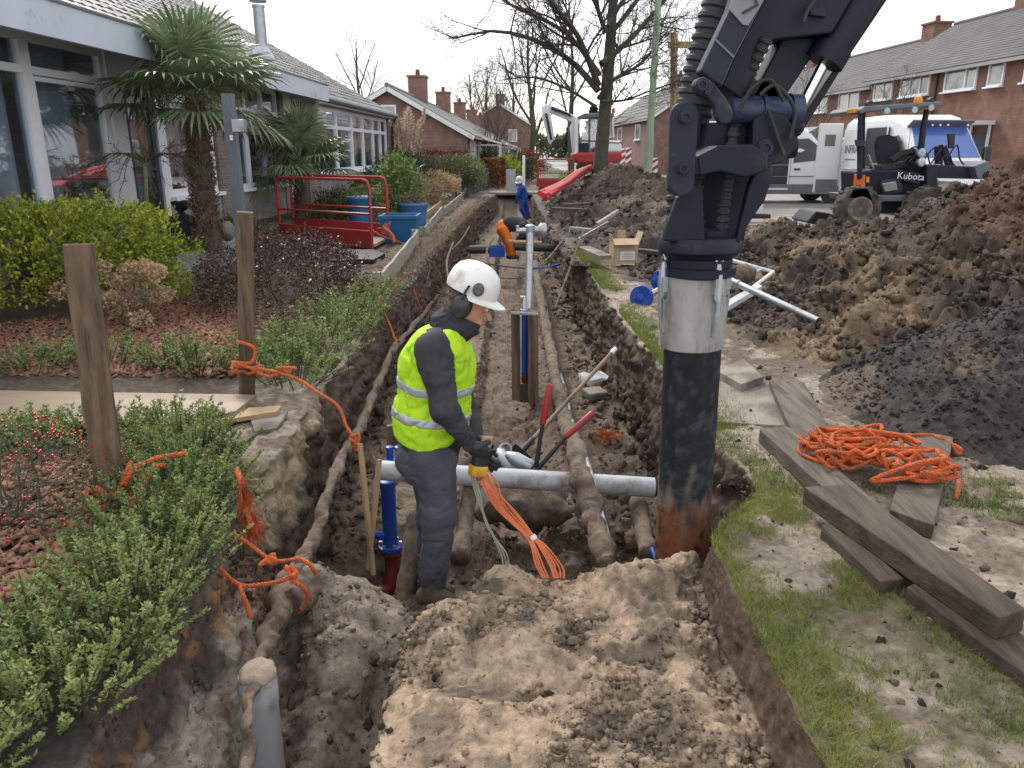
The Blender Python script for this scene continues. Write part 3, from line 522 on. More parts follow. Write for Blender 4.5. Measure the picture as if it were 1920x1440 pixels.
for a in ((3.3, 5.2, -.35, .95, 2.9), (6.9, 8.4, -.38, .95, 2.9), (9.66, 10.72, -.3, .95, 2.92), (5.2, 6.9, -.3, .95, 2.92), (8.5, 9.5, -.3, .95, 2.92), (13.2, 13.8, -.3, 1, 2.9), (11.7, 12.4, -.3, .5, 2.5), (15.7, 17, -.35, 1, 2.9), (17.6, 18.3, -.35, 1, 2.9), (21, 22.4, -.1, 1.15, 2.7), (24.5, 25.8, -.1, 1.15, 2.7)): curtain(*a)
hb('canopy', 'fascia', (.76, .84, 2, 19.35, 2.78, 3.13), (-.3, .76, 19.27, 19.35, 2.78, 3.13), par=HA); hb('soffit', 'soffit', (-.3, .76, 2, 19.27, 2.99, 3.04)); hb('canopy_top', 'greysteel', (-.3, .86, 2, 19.37, 3.131, 3.16))
g = MB(); g.tube([(.43, 19.4, 2.93), (.43, 30.35, 2.91)], .075, 8); part('gutter', g, mat['greysteel'], HA, True, True)
g = MB(); g.tube([(.43, 30.1, 2.88), (.33, 30.15, 2.7), (.27, 30.15, 2.5), (.27, 30.15, .2)], .05, 8); part('downpipe', g, mat['black'], HA, True, True)
hb('eave_soffit', 'soffit', (.0, .42, 19.4, 30.3, 2.8, 2.84)); hb('verge_board', 'fascia', (.2, .36, 30.25, 30.32, 2.75, 2.95))
SL = math.atan(.54); rf = MB(); e = np.array((math.cos(SL), 0, -math.sin(SL))); nn = np.array((math.sin(SL), 0, math.cos(SL))); top = np.array((.42, 0, 2.95))
Vr = []
for y in (1.5, 30.35):
    for a in (0, -11.5):
        for b in (-.02, -.1): Vr.append(top + e * a + nn * b + np.array((0, y, 0)))
rf.add(Vr, [(0, 2, 3, 1), (4, 5, 7, 6), (0, 4, 6, 2), (1, 3, 7, 5), (0, 1, 5, 4), (2, 6, 7, 3)]); roof = part('roof', rf, mat['greysteel'], HA, local=True)
tw, tl = .3, .33; tv = []
for a in (0, -tl - .03):
    for i in range(5):
        q = i / 4; tv.append(e * a + nn * ((.04 if a == 0 else .012) + .01 * math.sin(q * 6.28)) + np.array((0, q * tw * .99, 0)))
for i in range(5): q = i / 4; tv.append(nn * (.01 + .01 * math.sin(q * 6.28)) + np.array((0, q * tw * .99, 0)))
tF = [(i, i + 1, 6 + i, 5 + i)[::-1] for i in range(4)] + [(10 + i, 11 + i, i + 1, i)[::-1] for i in range(4)]
tile_me = bpy.data.meshes.new('tile'); tile_me.from_pydata([tuple(v) for v in tv], [], tF); tile_me.materials.append(mat['tile']); tile_me.update()
spots = [(top - e * (r_ * tl), 1.6 + k * tw + (.15 if r_ % 2 else 0)) for r_ in range(34) for k in range(95)]
spots = [(p + np.array((0, y, 0))) for p, y in spots]
px_of = lambda p: (960 + FP * (p[0] - 5.9 + .0396 * p[1]) / (.958 * p[1] - .287 * (p[2] - 1.65)))
vis = [(np.linalg.norm(p - np.array((5.9, 0, 1.65))), i) for i, p in enumerate(spots) if px_of(p) > 150 and p[1] > 9]
nearest = set(i for _, i in sorted(vis)[:300]); rest = MB(); tva = np.array(tv)
for i, p in enumerate(spots):
    j = p + nn * random.uniform(0, .012) + np.array((0, random.uniform(-.006, .006), 0))
    if i in nearest:
        o = link('tile', tile_me, roof); o.location = tuple(j)
    elif p[1] > 8: rest.add(tva + j, tF)
part('tiles', rest, mat['tile'], roof, local=True, kind='stuff')
fl = thing('flue_pipe', 'steel stove flue with a rain cap standing on the bungalow roof', 'flue', dp(492, 100, 20.))
fz = dp(492, 100, 20.)[2]; f = MB().lathe([(.135, fz - .3), (.135, fz + 1.0), (.15, fz + 1.0), (.15, fz + 1.05)], (dp(492, 100, 20.)[0], 20, 0), 14); part('pipe', f, mat['galv'], fl, True)
f = MB().lathe([(.2, fz + 1.12), (.21, fz + 1.15), (.05, fz + 1.2)], (dp(492, 100, 20.)[0], 20, 0), 14); part('rain_cap', f, mat['galv'], fl, True)
f = MB().lathe([(.3, fz - .15), (.16, fz + .14)], (dp(492, 100, 20.)[0], 20, 0), 14); part('flashing', f, mat['fascia'], fl, True)
# ---- gabled houses further off; local frame: ridge along y, gable end at y=0
def gable_house(name, label, loc, rz, W, Ln, ze, zr, wm_, rm, wins=(), gwin=(), chims=(), group=None, door=None, over=.35, pipe=(), cat='house', fm='upvc', pane='farpane', ncourse=14):
    t = thing(name, label, cat, loc, rz, group); m = MB(); q = [(-W / 2, 0, -.3), (W / 2, 0, -.3), (W / 2, 0, ze), (0, 0, zr - .08), (-W / 2, 0, ze)]
    m.prism(q, (0, Ln, 0)); wl_ = part('wall', m, mat[wm_], t, local=True); sl = (zr - ze) / (W / 2); m = MB(); ll = math.hypot(W / 2 + over, (W / 2 + over) * sl)
    for sg in (-1, 1):
        a = math.atan(sl)
        for k in range(ncourse):
            f = (k + .5) / ncourse; x = sg * (W / 2 + over) * f; z = zr + .03 - abs(x) * sl
            m.box((x, Ln / 2, z), (ll / ncourse * 1.12, Ln + .5, .05), rot(ry=sg * (a - .05)))
    rf = part('roof', m, mat[rm], t, local=True); m = MB().tube([(0, -.25, zr + .05), (0, Ln + .25, zr + .05)], .11, 8); part('ridge', m, mat[rm], rf, True, True)
    m = MB()
    for sg in (-1, 1):
        a = math.atan(sl); x = sg * (W / 2 + over) / 2; m.box((x, -.26, zr - abs(x) * sl - .1), (ll, .05, .2), rot(ry=sg * a))
    part('verge_board', m, mat['white'], rf, local=True)
    m = MB()
    for sg in (-1, 1): m.box((sg * (W / 2 + over), Ln / 2, ze - over * sl - .06), (.14, Ln + .3, .12))
    part('gutter', m, mat['soffit'], rf, local=True)
    for (y, x, w_, h) in chims:
        z0 = zr - abs(x) * sl; m = MB().box((x, y, z0 + h / 2 - .2), (w_, w_ * 1.15, h + .4)); m.box((x, y, z0 + h + .03), (w_ * 1.14, w_ * 1.3, .1)); cm = part('chimney', m, mat[wm_], rf, local=True)
        m = MB().lathe([(.14, z0 + h + .08), (.11, z0 + h + .42)], (x, y, 0), 10); part('chimney_pot', m, mat['rust'], cm, True, True) if w_ > .7 else None
    for wd in wins: sd_, y0, y1, z0, z1, mu = wd[:6]; window(t, y0, y1, z0, z1, sd_ * (W / 2 + .03), mu, wd[6] if len(wd) > 6 else (), pane=pane, sg=sd_, fm=fm)
    for (x0, x1, z0, z1) in gwin:
        f = MB(); bx(f, x0, x1, -.05, .0, z0, z1); wo = part('window', f, mat['upvc'], t, local=True); p = MB(); bx(p, x0 + .08, x1 - .08, -.065, -.052, z0 + .08, z1 - .08); part('pane', p, mat['farpane'], wo, local=True)
    for (sd_, y0, y1, h) in (door or ()):
        x = sd_ * (W / 2 + .05); p = MB(); bx(p, x - .05, x + .02, y0, y1, .0, h); do = part('door', p, mat['darkblue'], t, local=True); p = MB(); bx(p, x, x + sd_ * .9, y0 - .3, y1 + .5, h + .35, h + .5); part('door_canopy', p, mat['white'], do, local=True)
        p = MB(); bx(p, x + sd_ * .01, x + sd_ * .06, y0 - .12, y0, 0, h + .35); bx(p, x + sd_ * .01, x + sd_ * .06, y1, y1 + .12, 0, h + .35); part('door_frame', p, mat['upvc'], do, local=True)
    for (sd_, y) in pipe: p = MB().tube([(sd_ * (W / 2 + .07), y, 0), (sd_ * (W / 2 + .07), y, ze - .1)], .05, 6); part('downpipe', p, mat['black'], t, True, True)
    return t
R1L = 'brown brick terraced house with a grey tiled roof and white windows above the vans'
gable_house('terraced_house', R1L, (22.9 + .0, 24.0, 0), .065, 8, 17.2, 5.15, 7.6, 'brickR', 'tiledark', wins=[(-1, 24 - 24 + 3.2, 6.2, 4.05, 5.05, (4.7,)), (-1, 7.3, 8.2, 4.05, 5.05, ()), (-1, 8.9, 11.0, 4.05, 5.05, (9.6,)), (-1, 12.1, 14.4, 4.05, 5.05, (12.8, 13.6)), (-1, 15.1, 16.8, 4.05, 5.05, (15.9,)), (-1, 9.5, 11.5, 1, 2.5, (10.4,))],
            chims=[(2, .2, .9, 1.1), (12.5, .3, .95, .75)], door=[(-1, 7.6, 8.6, 2.3)], pipe=[(-1, 11.55)], ncourse=20)
gable_house('terraced_house', 'further brown brick terrace with a lower grey roof and twin chimneys behind the leaning arm', (21.4 + 1.0, 41.4, 0), .075, 8.6, 30, 4.95, 7.35, 'brickR', 'tiledark', wins=[(-1, a, a + 2.2, 3.8, 4.8, (a + 1.1,)) for a in (1.5, 5, 9, 13, 17, 21, 25)] + [(-1, a, a + 2.4, 1, 2.4, (a + 1.1,)) for a in (1.5, 9, 17)], chims=[(3, .2, .95, .85), (17, .2, .95, .85)], ncourse=18)
gable_house('brick_house', 'distant plain red brick house with a steep gable across the street', (14.6, 62, 0), .05, 8, 22, 4.3, 7.0, 'brickB', 'tiledark', gwin=[(-2, -.8, 2.6, 3.9)], wins=[(-1, 4, 6, 2.6, 3.8, ()), (-1, 12, 14, 2.6, 3.8, ())], chims=[(8, 0, .8, .8)], ncourse=8)
gable_house('brick_house', 'far low red brick house closing the street behind the excavator', (17.5, 100, 0), .03, 9, 30, 3.6, 6.2, 'brickB', 'tiledark', chims=[(5, 0, .8, .8)], wins=[(-1, 4, 6, 1.6, 2.8, ())], ncourse=6)
def bungalow_row():
    lab = ['first red brick bungalow of the row, its gable end facing the trench', 'second bungalow of the row, behind the gable of the first', 'third bungalow of the row with its chimney on the ridge', 'fourth bungalow of the row, half lost behind bare shrubs', 'fifth bungalow of the row, farthest along the street']
    for k in range(5):
        t = gable_house('row_bungalow', lab[k], (-5.75 + .4 * k, 38.2 + 12.1 * k, 0), -.034, 7.3, 12.0, 2.55, 4.55, 'brickB', 'tile', wins=[(1, 1.5, 4.5, .8, 2.2, (2.5, 3.5)), (1, 6.5, 8.5, .8, 2.2, (7.5,))], gwin=[(-.35, .35, 3.0, 3.75)] if k == 0 else (), chims=[(8.5, .15, .95, 1.2)], group='row of low brick bungalows along the gardens', ncourse=12, cat='bungalow')
        m = MB(); z = 2.2; m.add([(3.6, 4.6, 2.45), (3.6, 6.2, 2.45), (5.0, 6.2, 2.05), (5.0, 4.6, 2.05), (3.6, 4.6, 2.52), (3.6, 6.2, 2.52), (5.0, 6.2, 2.12), (5.0, 4.6, 2.12)], [(3, 2, 1, 0), (4, 5, 6, 7), (0, 1, 5, 4), (1, 2, 6, 5), (2, 3, 7, 6), (3, 0, 4, 7)])
        for y in (4.7, 5.4, 6.1): m.box((4.95, y, 1.0), (.07, .07, 2.1)); m.box((4.3, y, 2.0), (1.3, .05, .05))
        part('porch', m, mat['white'], t, local=True)
bungalow_row()
gable_house('brick_house', 'tall brown brick house with one chimney beyond the bungalow row', (-1.6, 96, 0), -.03, 8.5, 14, 4.6, 7.2, 'brickB', 'tiledark', gwin=[(-2.4, -1.4, 2.8, 4.2), (1.2, 2.2, 2.8, 4.2)], chims=[(.6, .2, 1.0, 1.0)], ncourse=8)
# ================================================================ TREES AND PLANTS
mat['bark'] = M('grey green bark', (.085, .08, .062), (.05, .046, .036), 12, .9, bump=1, bsc=18, st=(1, 1, .4), dirt=(.07, .09, .04), damt=.3)
mat['twig'] = M('twig bark', (.11, .085, .065), (.075, .06, .048), 4, .9)
def leaf(name, a, b, tr=.25, rough=.5): mat[name] = M(name, a, b, 9, rough, vattr='v', trans=tr, spec=.35); return mat[name]
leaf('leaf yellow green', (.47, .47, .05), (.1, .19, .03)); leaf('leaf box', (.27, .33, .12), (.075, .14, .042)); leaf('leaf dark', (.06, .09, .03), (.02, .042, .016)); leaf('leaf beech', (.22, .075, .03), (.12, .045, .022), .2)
leaf('leaf purple', (.13, .075, .062), (.05, .03, .03), .1, .32); leaf('leaf olive', (.14, .14, .06), (.06, .075, .03)); leaf('leaf palm', (.26, .31, .17), (.075, .125, .06), .2, .3); leaf('bloom dry', (.62, .46, .3), (.36, .24, .14), .3, .8)
leaf('leaf dead', (.32, .24, .15), (.18, .13, .085), .2, .8); leaf('grass', (.23, .26, .06), (.095, .145, .028), .3, .5); leaf('berry', (.42, .015, .02), (.28, .01, .015), 0, .3); leaf('leaf fine', (.11, .13, .075), (.06, .075, .045), .2); leaf('plume', (.62, .52, .42), (.46, .37, .28), .4, .9); leaf('bark chip', (.3, .15, .1), (.13, .06, .042), 0, .8)
def leaves(p, d, Ln, W, r, fold=.25):
    """rhombic leaf blades starting at p, pointing along d"""
    k = len(p); d = d / (np.linalg.norm(d, axis=1, keepdims=True) + 1e-9); q = r.standard_normal((k, 3)); s = np.cross(d, q); s /= np.linalg.norm(s, axis=1, keepdims=True) + 1e-9; u = np.cross(s, d)
    Ln = (Ln * r.uniform(.65, 1.25, k))[:, None]; W = (W * r.uniform(.7, 1.2, k))[:, None]
    V = np.stack((p, p + d * Ln * .5 + s * W * .5 + u * W * fold, p + d * Ln, p + d * Ln * .5 - s * W * .5 + u * W * fold), 1).reshape(-1, 3); F = np.arange(4 * k).reshape(k, 4)
    return V, F, np.repeat(np.clip(r.normal(.5, .28, k), 0, 1), 4)
def blob_points(c, rad, k, r, shell=.6, seed=0, wob_=.25, low=-.9):
    d = r.standard_normal((k, 3)); d /= np.linalg.norm(d, axis=1, keepdims=True); d = d[d[:, 2] > low]; rr = (shell + (1 - shell) * r.random(len(d)) ** .6) * (1 + wob_ * fbm(d + seed * 3.1, 1.8, 3, seed)); return np.array(c) + d * rr[:, None] * np.array(rad), d
def shrub(name, label, cat, c, rad, k, L, W, lm, seed, stems=8, shell=.55, up=.35, sm='twig', group=None, wob_=.28, low=-.5, ground_z=None, tuft=1):
    r = np.random.default_rng(seed); c = np.array(c, float); z0 = ground_z if ground_z is not None else c[2] - rad[2]; t = thing(name, label, cat, (c[0], c[1], z0), 0, group); p, d = blob_points(c, rad, k // tuft, r, shell, seed, wob_, low)
    if tuft > 1: j = r.integers(0, len(p), k); p = p[j] + r.standard_normal((k, 3)) * L * .55; d = d[j]
    p[:, 2] = np.maximum(p[:, 2], z0 + .01); V, F, a = leaves(p, d * .6 + r.standard_normal((len(p), 3)) * .55 + np.array((0, 0, up)), L, W, r); a = np.clip(a + .25 * fbm(V, 2.5 / max(rad), 2, seed + 3), 0, 1); part('foliage', (V, F), lm if not isinstance(lm, str) else mat[lm], t, attrs={'v': a})
    m = MB()
    for i in range(stems):
        e_ = p[r.integers(len(p))]; b = np.array((c[0], c[1], z0)) + r.normal(0, .12, 3) * np.array((rad[0], rad[1], 0)); m.tube(spl([b, b * .5 + e_ * .5 + r.normal(0, .06, 3) * rad, e_], 5), np.linspace(.014, .004, 5) * max(.4, min(2, rad[2] * 1.6)), 5, False)
    if stems: part('stems', m, mat[sm], t, True)
    return t
def grow(mb, p, d, ln, r, lv, rg, nch, upb=.12, twn=(7, 6, 5, 4, 3, 3), maxl=3, wig=.22, bend=0):
    k = 6 if lv < 2 else 4; pts = [p]; dd = d / np.linalg.norm(d)
    for i in range(k): dd = dd + rg.normal(0, wig, 3) / math.sqrt(k) + np.array((0, 0, upb / k * 2)); dd /= np.linalg.norm(dd); pts.append(pts[-1] + dd * ln / k)
    pts = np.array(pts); rr = np.linspace(r, r * .38, k + 1); mb.tube(pts, rr, twn[min(lv, 5)], False)
    if lv >= maxl: return
    for j in range(nch[lv]):
        f = (.25 + .75 * (j + rg.random()) / nch[lv]) * k; i = min(int(f), k - 1); q = pts[i] + (pts[i + 1] - pts[i]) * (f - i); tdir = pts[i + 1] - pts[i]; tdir /= np.linalg.norm(tdir)
        s = rg.standard_normal(3); s -= tdir * s.dot(tdir); s /= np.linalg.norm(s); nd = tdir * rg.uniform(.5, .9) + s * rg.uniform(.5, .9)
        grow(mb, q, nd, ln * rg.uniform(.38, .62) * (1.1 - .35 * f / k), max(np.interp(f, np.arange(k + 1), rr) * rg.uniform(.45, .62), .004), lv + 1, rg, nch, upb, twn, maxl, wig)
def bare_tree(name, label, base, h, r, seed, nlimb=9, spread=.8, trunk=.35, nch=(0, 6, 6, 4), maxl=3, group=None, limbs=None, lean=(0, 0), minr=0, tm='bark', cat='tree'):
    rg = np.random.default_rng(seed); base = np.array(base, float); t = thing(name, label, cat, base, 0, group); m = MB(); topp = base + np.array((lean[0], lean[1], h)); pts = spl([base - np.array((0, 0, .3)), base + (topp - base) * .3 + rg.normal(0, .02, 3) * h, base + (topp - base) * .65 + rg.normal(0, .03, 3) * h, topp], 12)
    rr = np.interp(np.linspace(0, 1, 12), [0, .06, .4, 1], [r * 1.35, r, r * .72, r * .12]); m.tube(pts, rr, 10, False); part('trunk', m, mat[tm], t, True); m = MB()
    for j in range(nlimb):
        f = trunk + (1 - trunk) * (j / nlimb) ** .9; i = f * 11; i0 = min(int(i), 10); p = pts[i0] + (pts[i0 + 1] - pts[i0]) * (i - i0); a = j * 2.4 + rg.normal(0, .4)
        d = np.array((math.cos(a) * spread, math.sin(a) * spread, .55 + .5 * f)); grow(m, p, d, h * (.62 - .35 * f) * rg.uniform(.85, 1.15), max(np.interp(i, np.arange(12), rr) * .55, minr), 1, rg, nch, .2, maxl=maxl)
    for (pp_, r0) in (limbs or ()):
        q = spl(pp_, 10); ra = np.linspace(r0, r0 * .25, 10); m.tube(q, ra, 7, False)
        for i in range(2, 10):
            for _ in range(2):
                td = q[min(i + 1, 9)] - q[i - 1]; td /= np.linalg.norm(td); s = rg.standard_normal(3); nd = td * .7 + s * .55 + np.array((0, 0, .15)); grow(m, q[i], nd, rg.uniform(1.2, 2.6) * (1.1 - i * .05), ra[i] * .5, 1, rg, nch, .1, maxl=maxl)
    part('crown', m, mat['twig' if tm == 'twig' else 'bark'], t, True, ang=0); return t
tb = dp(1122, 325, 24.); tb[2] = .8
LM = [([(1122, 170), (1075, 118), (1010, 78), (930, 58), (850, 72)], .15), ([(1122, 160), (1085, 70), (1040, 10), (980, -60)], .14), ([(1128, 120), (1180, 75), (1235, 15), (1290, -50)], .14), ([(1122, 185), (1150, 150), (1200, 120), (1250, 60)], .1), ([(1124, 140), (1060, 60), (960, 10), (880, -40)], .12), ([(1130, 190), (1170, 188), (1220, 170), (1275, 150)], .06), ([(1118, 200), (1060, 165), (1000, 145), (940, 150)], .07), ([(1135, 60), (1110, -20), (1090, -120)], .11), ([(1140, 50), (1190, -40), (1240, -120)], .1)]
LW = []
for k, (q, r0) in enumerate(LM): LW.append(([dp(x, y, 24 + (i * .8 * ((-1) ** k)) * (.5 + .3 * (k % 3))) for i, (x, y) in enumerate(q)], r0 * .72))
bare_tree('street_tree', 'big bare tree with a mossy trunk growing out of the dug soil bank', tb, 9.5, .225, 11, 7, .8, .45, (0, 9, 8, 5), 3, limbs=LW, lean=(.75, .3), minr=.03)
bare_tree('street_tree', 'second bare street tree forking low, just behind the excavator', (3.3, 44, 0), 9.5, .2, 12, 10, .75, .2, (0, 6, 5, 3), 3, lean=(-.4, 0), minr=.03)
bare_tree('street_tree', 'slim bare tree far down the street left of the excavator boom', (1.0, 52, 0), 9.5, .22, 13, 9, .5, .25, (0, 6, 4, 3), 3, minr=.02)
GRP = 'bare trees standing far off behind the gardens and roofs'
for k, (x, y, h, r_) in enumerate([(-11.5, 62, 9, .2), (-3.2, 110, 12, .3), (-6.2, 120, 12.5, .3), (.2, 112, 11, .3), (2.2, 105, 8, .16)]):
    bare_tree('bare_tree', ['pale bare tree rising behind the near bungalow roof end', 'bare tree behind the tall brick house, on its chimney side', 'bare tree behind the chimneys of the bungalow row', 'bare tree between the tall house and the white boom', 'bare tree seen under the white excavator boom', 'bare tree past the excavator, nearest the far end of the street'][k], (x, y, 0), h, r_, 30 + k, 10, .45, .2, (0, 6, 5, 2), 3, GRP, minr=.03, tm='twig')
for k, (x, y, h) in enumerate([(14.6, 40, 4.8), (17.0, 36.5, 4.2), (13.0, 45, 4.6)]):
    bare_tree('bare_tree', ['twiggy bare shrub tree in front of the terrace, nearest the black arm', 'twiggy bare tree before the terrace windows above the loader', 'twiggy bare tree farthest back along the terrace'][k], (x, y, 0), h, .09, 50 + k, 16, .6, .08, (0, 7, 5, 3), 3, 'twiggy trees in the gardens of the terrace', minr=.02, tm='twig')
def conifer(label, x, y, h, w_, seed, group):
    r = np.random.default_rng(seed); t = thing('conifer', label, 'tree', (x, y, 0), 0, group); m = MB().tube([(x, y, -.2), (x, y, h)], [w_ * .09, .02], 6); part('trunk', m, mat['bark'], t); k = 2600; f = r.random(k) ** .7; a = r.random(k) * 6.283; lay = .75 + .25 * np.sin(f * 60 + a); rr = w_ * (1 - f) * (.35 + .65 * r.random(k)) * lay + .05
    p = np.stack((x + rr * np.cos(a), y + rr * np.sin(a), .8 + f * (h - .8)), 1); d = np.stack((np.cos(a), np.sin(a), -.25 + 0 * a), 1) + r.normal(0, .3, (k, 3)); V, F, v = leaves(p, d, .5, .2, r); part('crown', (V, F), mat['leaf dark'], t, attrs={'v': v})
for k, (x, y, h, w_) in enumerate([(10.5, 105, 7.2, 2.6), (8.2, 112, 5.6, 2.2), (13.2, 95, 4.8, 2.0)]): conifer(['tallest dark conifer at the end of the street', 'shorter dark conifer at the end of the street, nearer the excavator', 'lowest dark conifer, beside the far red brick house'][k], x, y, h, w_, 60 + k, 'dark conifers at the end of the street')
r = np.random.default_rng(66); k = 16000; x = r.uniform(-60, 60, k); top_h = 4.5 + 2.5 * fbm(np.stack((x, 0 * x, 0 * x), 1), .12, 3, 67); p = np.stack((x, r.uniform(150, 162, k), top_h * r.random(k) ** .7), 1); V, F, v = leaves(p, r.normal(0, .5, (k, 3)) + (0, 0, .8), 1.3, .35, r)
o = part('far_wood', (V, F), mat['leaf olive'], attrs={'v': np.clip(v * .6 + .4 * fbm(V, .15, 2, 68) + .3, 0, 1)}); o['kind'] = 'stuff'; o['label'] = 'far brown green wood closing the end of the street'; o['category'] = 'wood'
# ---- fan palms
def palm(label, base, h, r0, nl, L, seed, dead=0):
    rg = np.random.default_rng(seed); base = np.array(base, float); t = thing('fan_palm', label, 'palm', base); m = MB(); top_ = base + np.array((.06, .0, h))
    zz = np.linspace(0, 1, 26); pts = base[None] + (top_ - base)[None] * zz[:, None]; rr = r0 * (1.05 - .25 * zz + .1 * np.sin(zz * 75) + .25 * np.exp(-zz * 14)); m.tube(pts, rr, 16); trunk = part('trunk', m, mat['palmtrunk'], t, True); k = int(700 * h)
    a = rg.random(k) * 6.283; z = rg.random(k); p = base[None] + (top_ - base)[None] * z[:, None] + np.stack((np.cos(a), np.sin(a), 0 * a), 1) * (np.interp(z, zz, rr) * .9)[:, None]; d = np.stack((np.cos(a) * .55, np.sin(a) * .55, .6 * np.sign(rg.random(k) - .35)), 1) + rg.normal(0, .3, (k, 3)); V, F, v = leaves(p, d, .11, .022, rg); part('fibre', (V, F), mat['leaf dead'], trunk, attrs={'v': np.clip(v + .35, 0, 1)})
    fans = []
    for i in range(nl):
        f = i / nl; az = i * 2.39996 + rg.normal(0, .2); el = R(80 - 82 * f ** .9) + rg.normal(0, .2); ax = np.array((math.cos(az) * math.cos(el), math.sin(az) * math.cos(el), math.sin(el))); pl = L * rg.uniform(.42, .62); p0 = top_ - np.array((0, 0, .22 * f)); p1 = p0 + ax * pl - np.array((0, 0, .1 * pl * (1 + f))); pet = MB().tube([p0, p0 + ax * pl * .55, p1], [.016, .012, .009], 5)
        leafp = part('leaf', pet, mat['leaf palm'], t, True, attrs={'v': [.2] * pet.n}); nseg = 34; ax2 = ax + np.array((0, 0, -.18)); ax2 /= np.linalg.norm(ax2); side = np.cross(ax2, (0, 0, 1)); side /= np.linalg.norm(side) + 1e-6; upn = np.cross(side, ax2); V = []; F = []; vv = []
        for j in range(nseg):
            th = R(-140 + 280 * j / (nseg - 1)); dd = ax2 * math.cos(th) + side * math.sin(th); sl_ = L * .56 * (1 - .25 * (abs(th) / 2.44) ** 2) * rg.uniform(.9, 1.05); w_ = .026 * L; n_ = upn + .25 * dd; s = np.cross(dd, n_); s /= np.linalg.norm(s); dr = rg.uniform(.12, .4) + .25 * f; a0 = p1; a1 = p1 + dd * sl_ * .5 + upn * .04; a2 = p1 + dd * sl_ * .82 - np.array((0, 0, dr * .12 * L)); a3 = p1 + dd * sl_ - np.array((0, 0, dr * .33 * L)); o = len(V)
            V += [a0 - s * .003, a0 + s * .003, a1 + s * w_ * .6, a1 - s * w_ * .6, a1 + upn * -.012, a2 + s * w_ * .4, a2 - s * w_ * .4, a3]; F += [(o, o + 1, o + 4, o + 4), (o, o + 1, o + 2, o + 4), (o, o + 4, o + 3, o + 3), (o + 4, o + 2, o + 5, o + 6), (o + 3, o + 4, o + 6, o + 6), (o + 6, o + 5, o + 7, o + 7)]; vv += [float(np.clip(rg.normal(.45 + .25 * f, .2), 0, 1))] * 8
        fans.append((leafp, np.array(V), [tuple(dict.fromkeys(q)) for q in F], vv, f))
    for leafp, V, F, vv, f in fans: m = MB(); m.add(V, F); part('blades', m, mat['leaf dead' if f > 1 - dead else 'leaf palm'], leafp, attrs={'v': vv})
mat['palmtrunk'] = M('palm trunk fibre', (.13, .095, .07), (.07, .052, .04), 14, .95, bump=1.5, bsc=26, st=(1, 1, .5))
pb = gp(390, 470, .3); palm('tall fan palm with a shaggy trunk in front of the big windows', pb, 2.1, .16, 25, 1.38, 71, .08)
pb2 = gp(563, 420, .15); palm('short fan palm behind the red footbridge railing', pb2, 1.35, .1, 26, 1.35, 72, .03)
# ================================================================ GARDEN
def rope(pts, r=.011, pitch=.05, n=None, strands=3, mb=None):
    P = np.asarray(pts, float); ln = np.linalg.norm(np.diff(P, axis=0), axis=1).sum(); n = n or max(24, int(ln / pitch * 6)); q = spl(P, n); T = np.gradient(q, axis=0); T /= np.linalg.norm(T, axis=1)[:, None] + 1e-9
    u = np.cross(T, (.3, .2, 1)); u /= np.linalg.norm(u, axis=1)[:, None] + 1e-9; v = np.cross(T, u); s = np.concatenate(([0], np.cumsum(np.linalg.norm(np.diff(q, axis=0), axis=1)))); mb = mb or MB()
    for k in range(strands): a = s / pitch * 6.283 + k * 2.094; mb.tube(q + (u * np.cos(a)[:, None] + v * np.sin(a)[:, None]) * r * .52, r * .6, 5)
    return mb
def solo(name, mb, m, label, cat, smooth=False, group=None, **k):
    o = part(name, mb, mat[m] if isinstance(m, str) else m, None, smooth, label=label, category=cat, **k)
    if group: o['group'] = group
    return o
def box_plant(label, c, rad, h, ns, nl, seed, lm='leaf box', L=.026, group='clipped box plants edging the garden beds', cat='shrub'):
    r = np.random.default_rng(seed); ns = int(ns * 1.45); h *= .8; rad *= 1.12; t = thing('box_shrub', label, cat, c, 0, group); a = r.random(ns) * 6.283; q = np.sqrt(r.random(ns)) * rad; c = np.array(c, float); b = c + np.stack((q * np.cos(a), q * np.sin(a), 0 * q), 1) * .7
    hh = h * r.uniform(.55, 1.1, ns) * (1 - .35 * (q / rad) ** 2); tip = b + np.stack((q * np.cos(a) * .65, q * np.sin(a) * .65, hh), 1) + r.normal(0, .03, (ns, 3)) * np.array((1, 1, .3)); f = .18 + .82 * np.sqrt(r.random((ns, nl))); p = b[:, None] + (tip - b)[:, None] * f[..., None]; p = p.reshape(-1, 3)
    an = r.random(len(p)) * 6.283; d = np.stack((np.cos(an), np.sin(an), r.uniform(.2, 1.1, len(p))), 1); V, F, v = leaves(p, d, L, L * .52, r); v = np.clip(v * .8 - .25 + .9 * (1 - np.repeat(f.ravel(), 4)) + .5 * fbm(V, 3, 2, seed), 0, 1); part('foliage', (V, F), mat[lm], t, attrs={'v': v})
    m = MB()
    for i in range(0, ns, 2): m.tube([b[i], b[i] * .5 + tip[i] * .5, tip[i]], [.0045, .0035, .002], 4, False)
    part('stems', m, mat['twig'], t); return t
near_l = ['box plant at the lowest corner of the garden, its leaves yellowest', 'box plant with a sprig of pale yellow leaves over the cut soil', 'full box plant below the sawn brown clod', 'box plant in front of the berried shrub', 'bushy box plant under the tangled rope of the near stake', 'box plant just past the near stake with the rope over it', 'box plant whose twigs reach over the tuft of frayed rope', 'box plant at the corner of the wet board path']
for k, (x, y, rd_, h) in enumerate([(-1.66, 1.72, .27, .4), (-1.44, 2.05, .25, .42), (-1.42, 2.4, .24, .44), (-1.46, 2.75, .26, .46), (-1.52, 3.15, .28, .46), (-1.66, 3.55, .26, .4), (-1.76, 3.9, .25, .36), (-1.92, 4.15, .24, .34)]): box_plant(near_l[k], (x, y, -.02), rd_, h, 105, 52, 100 + k, L=.019)
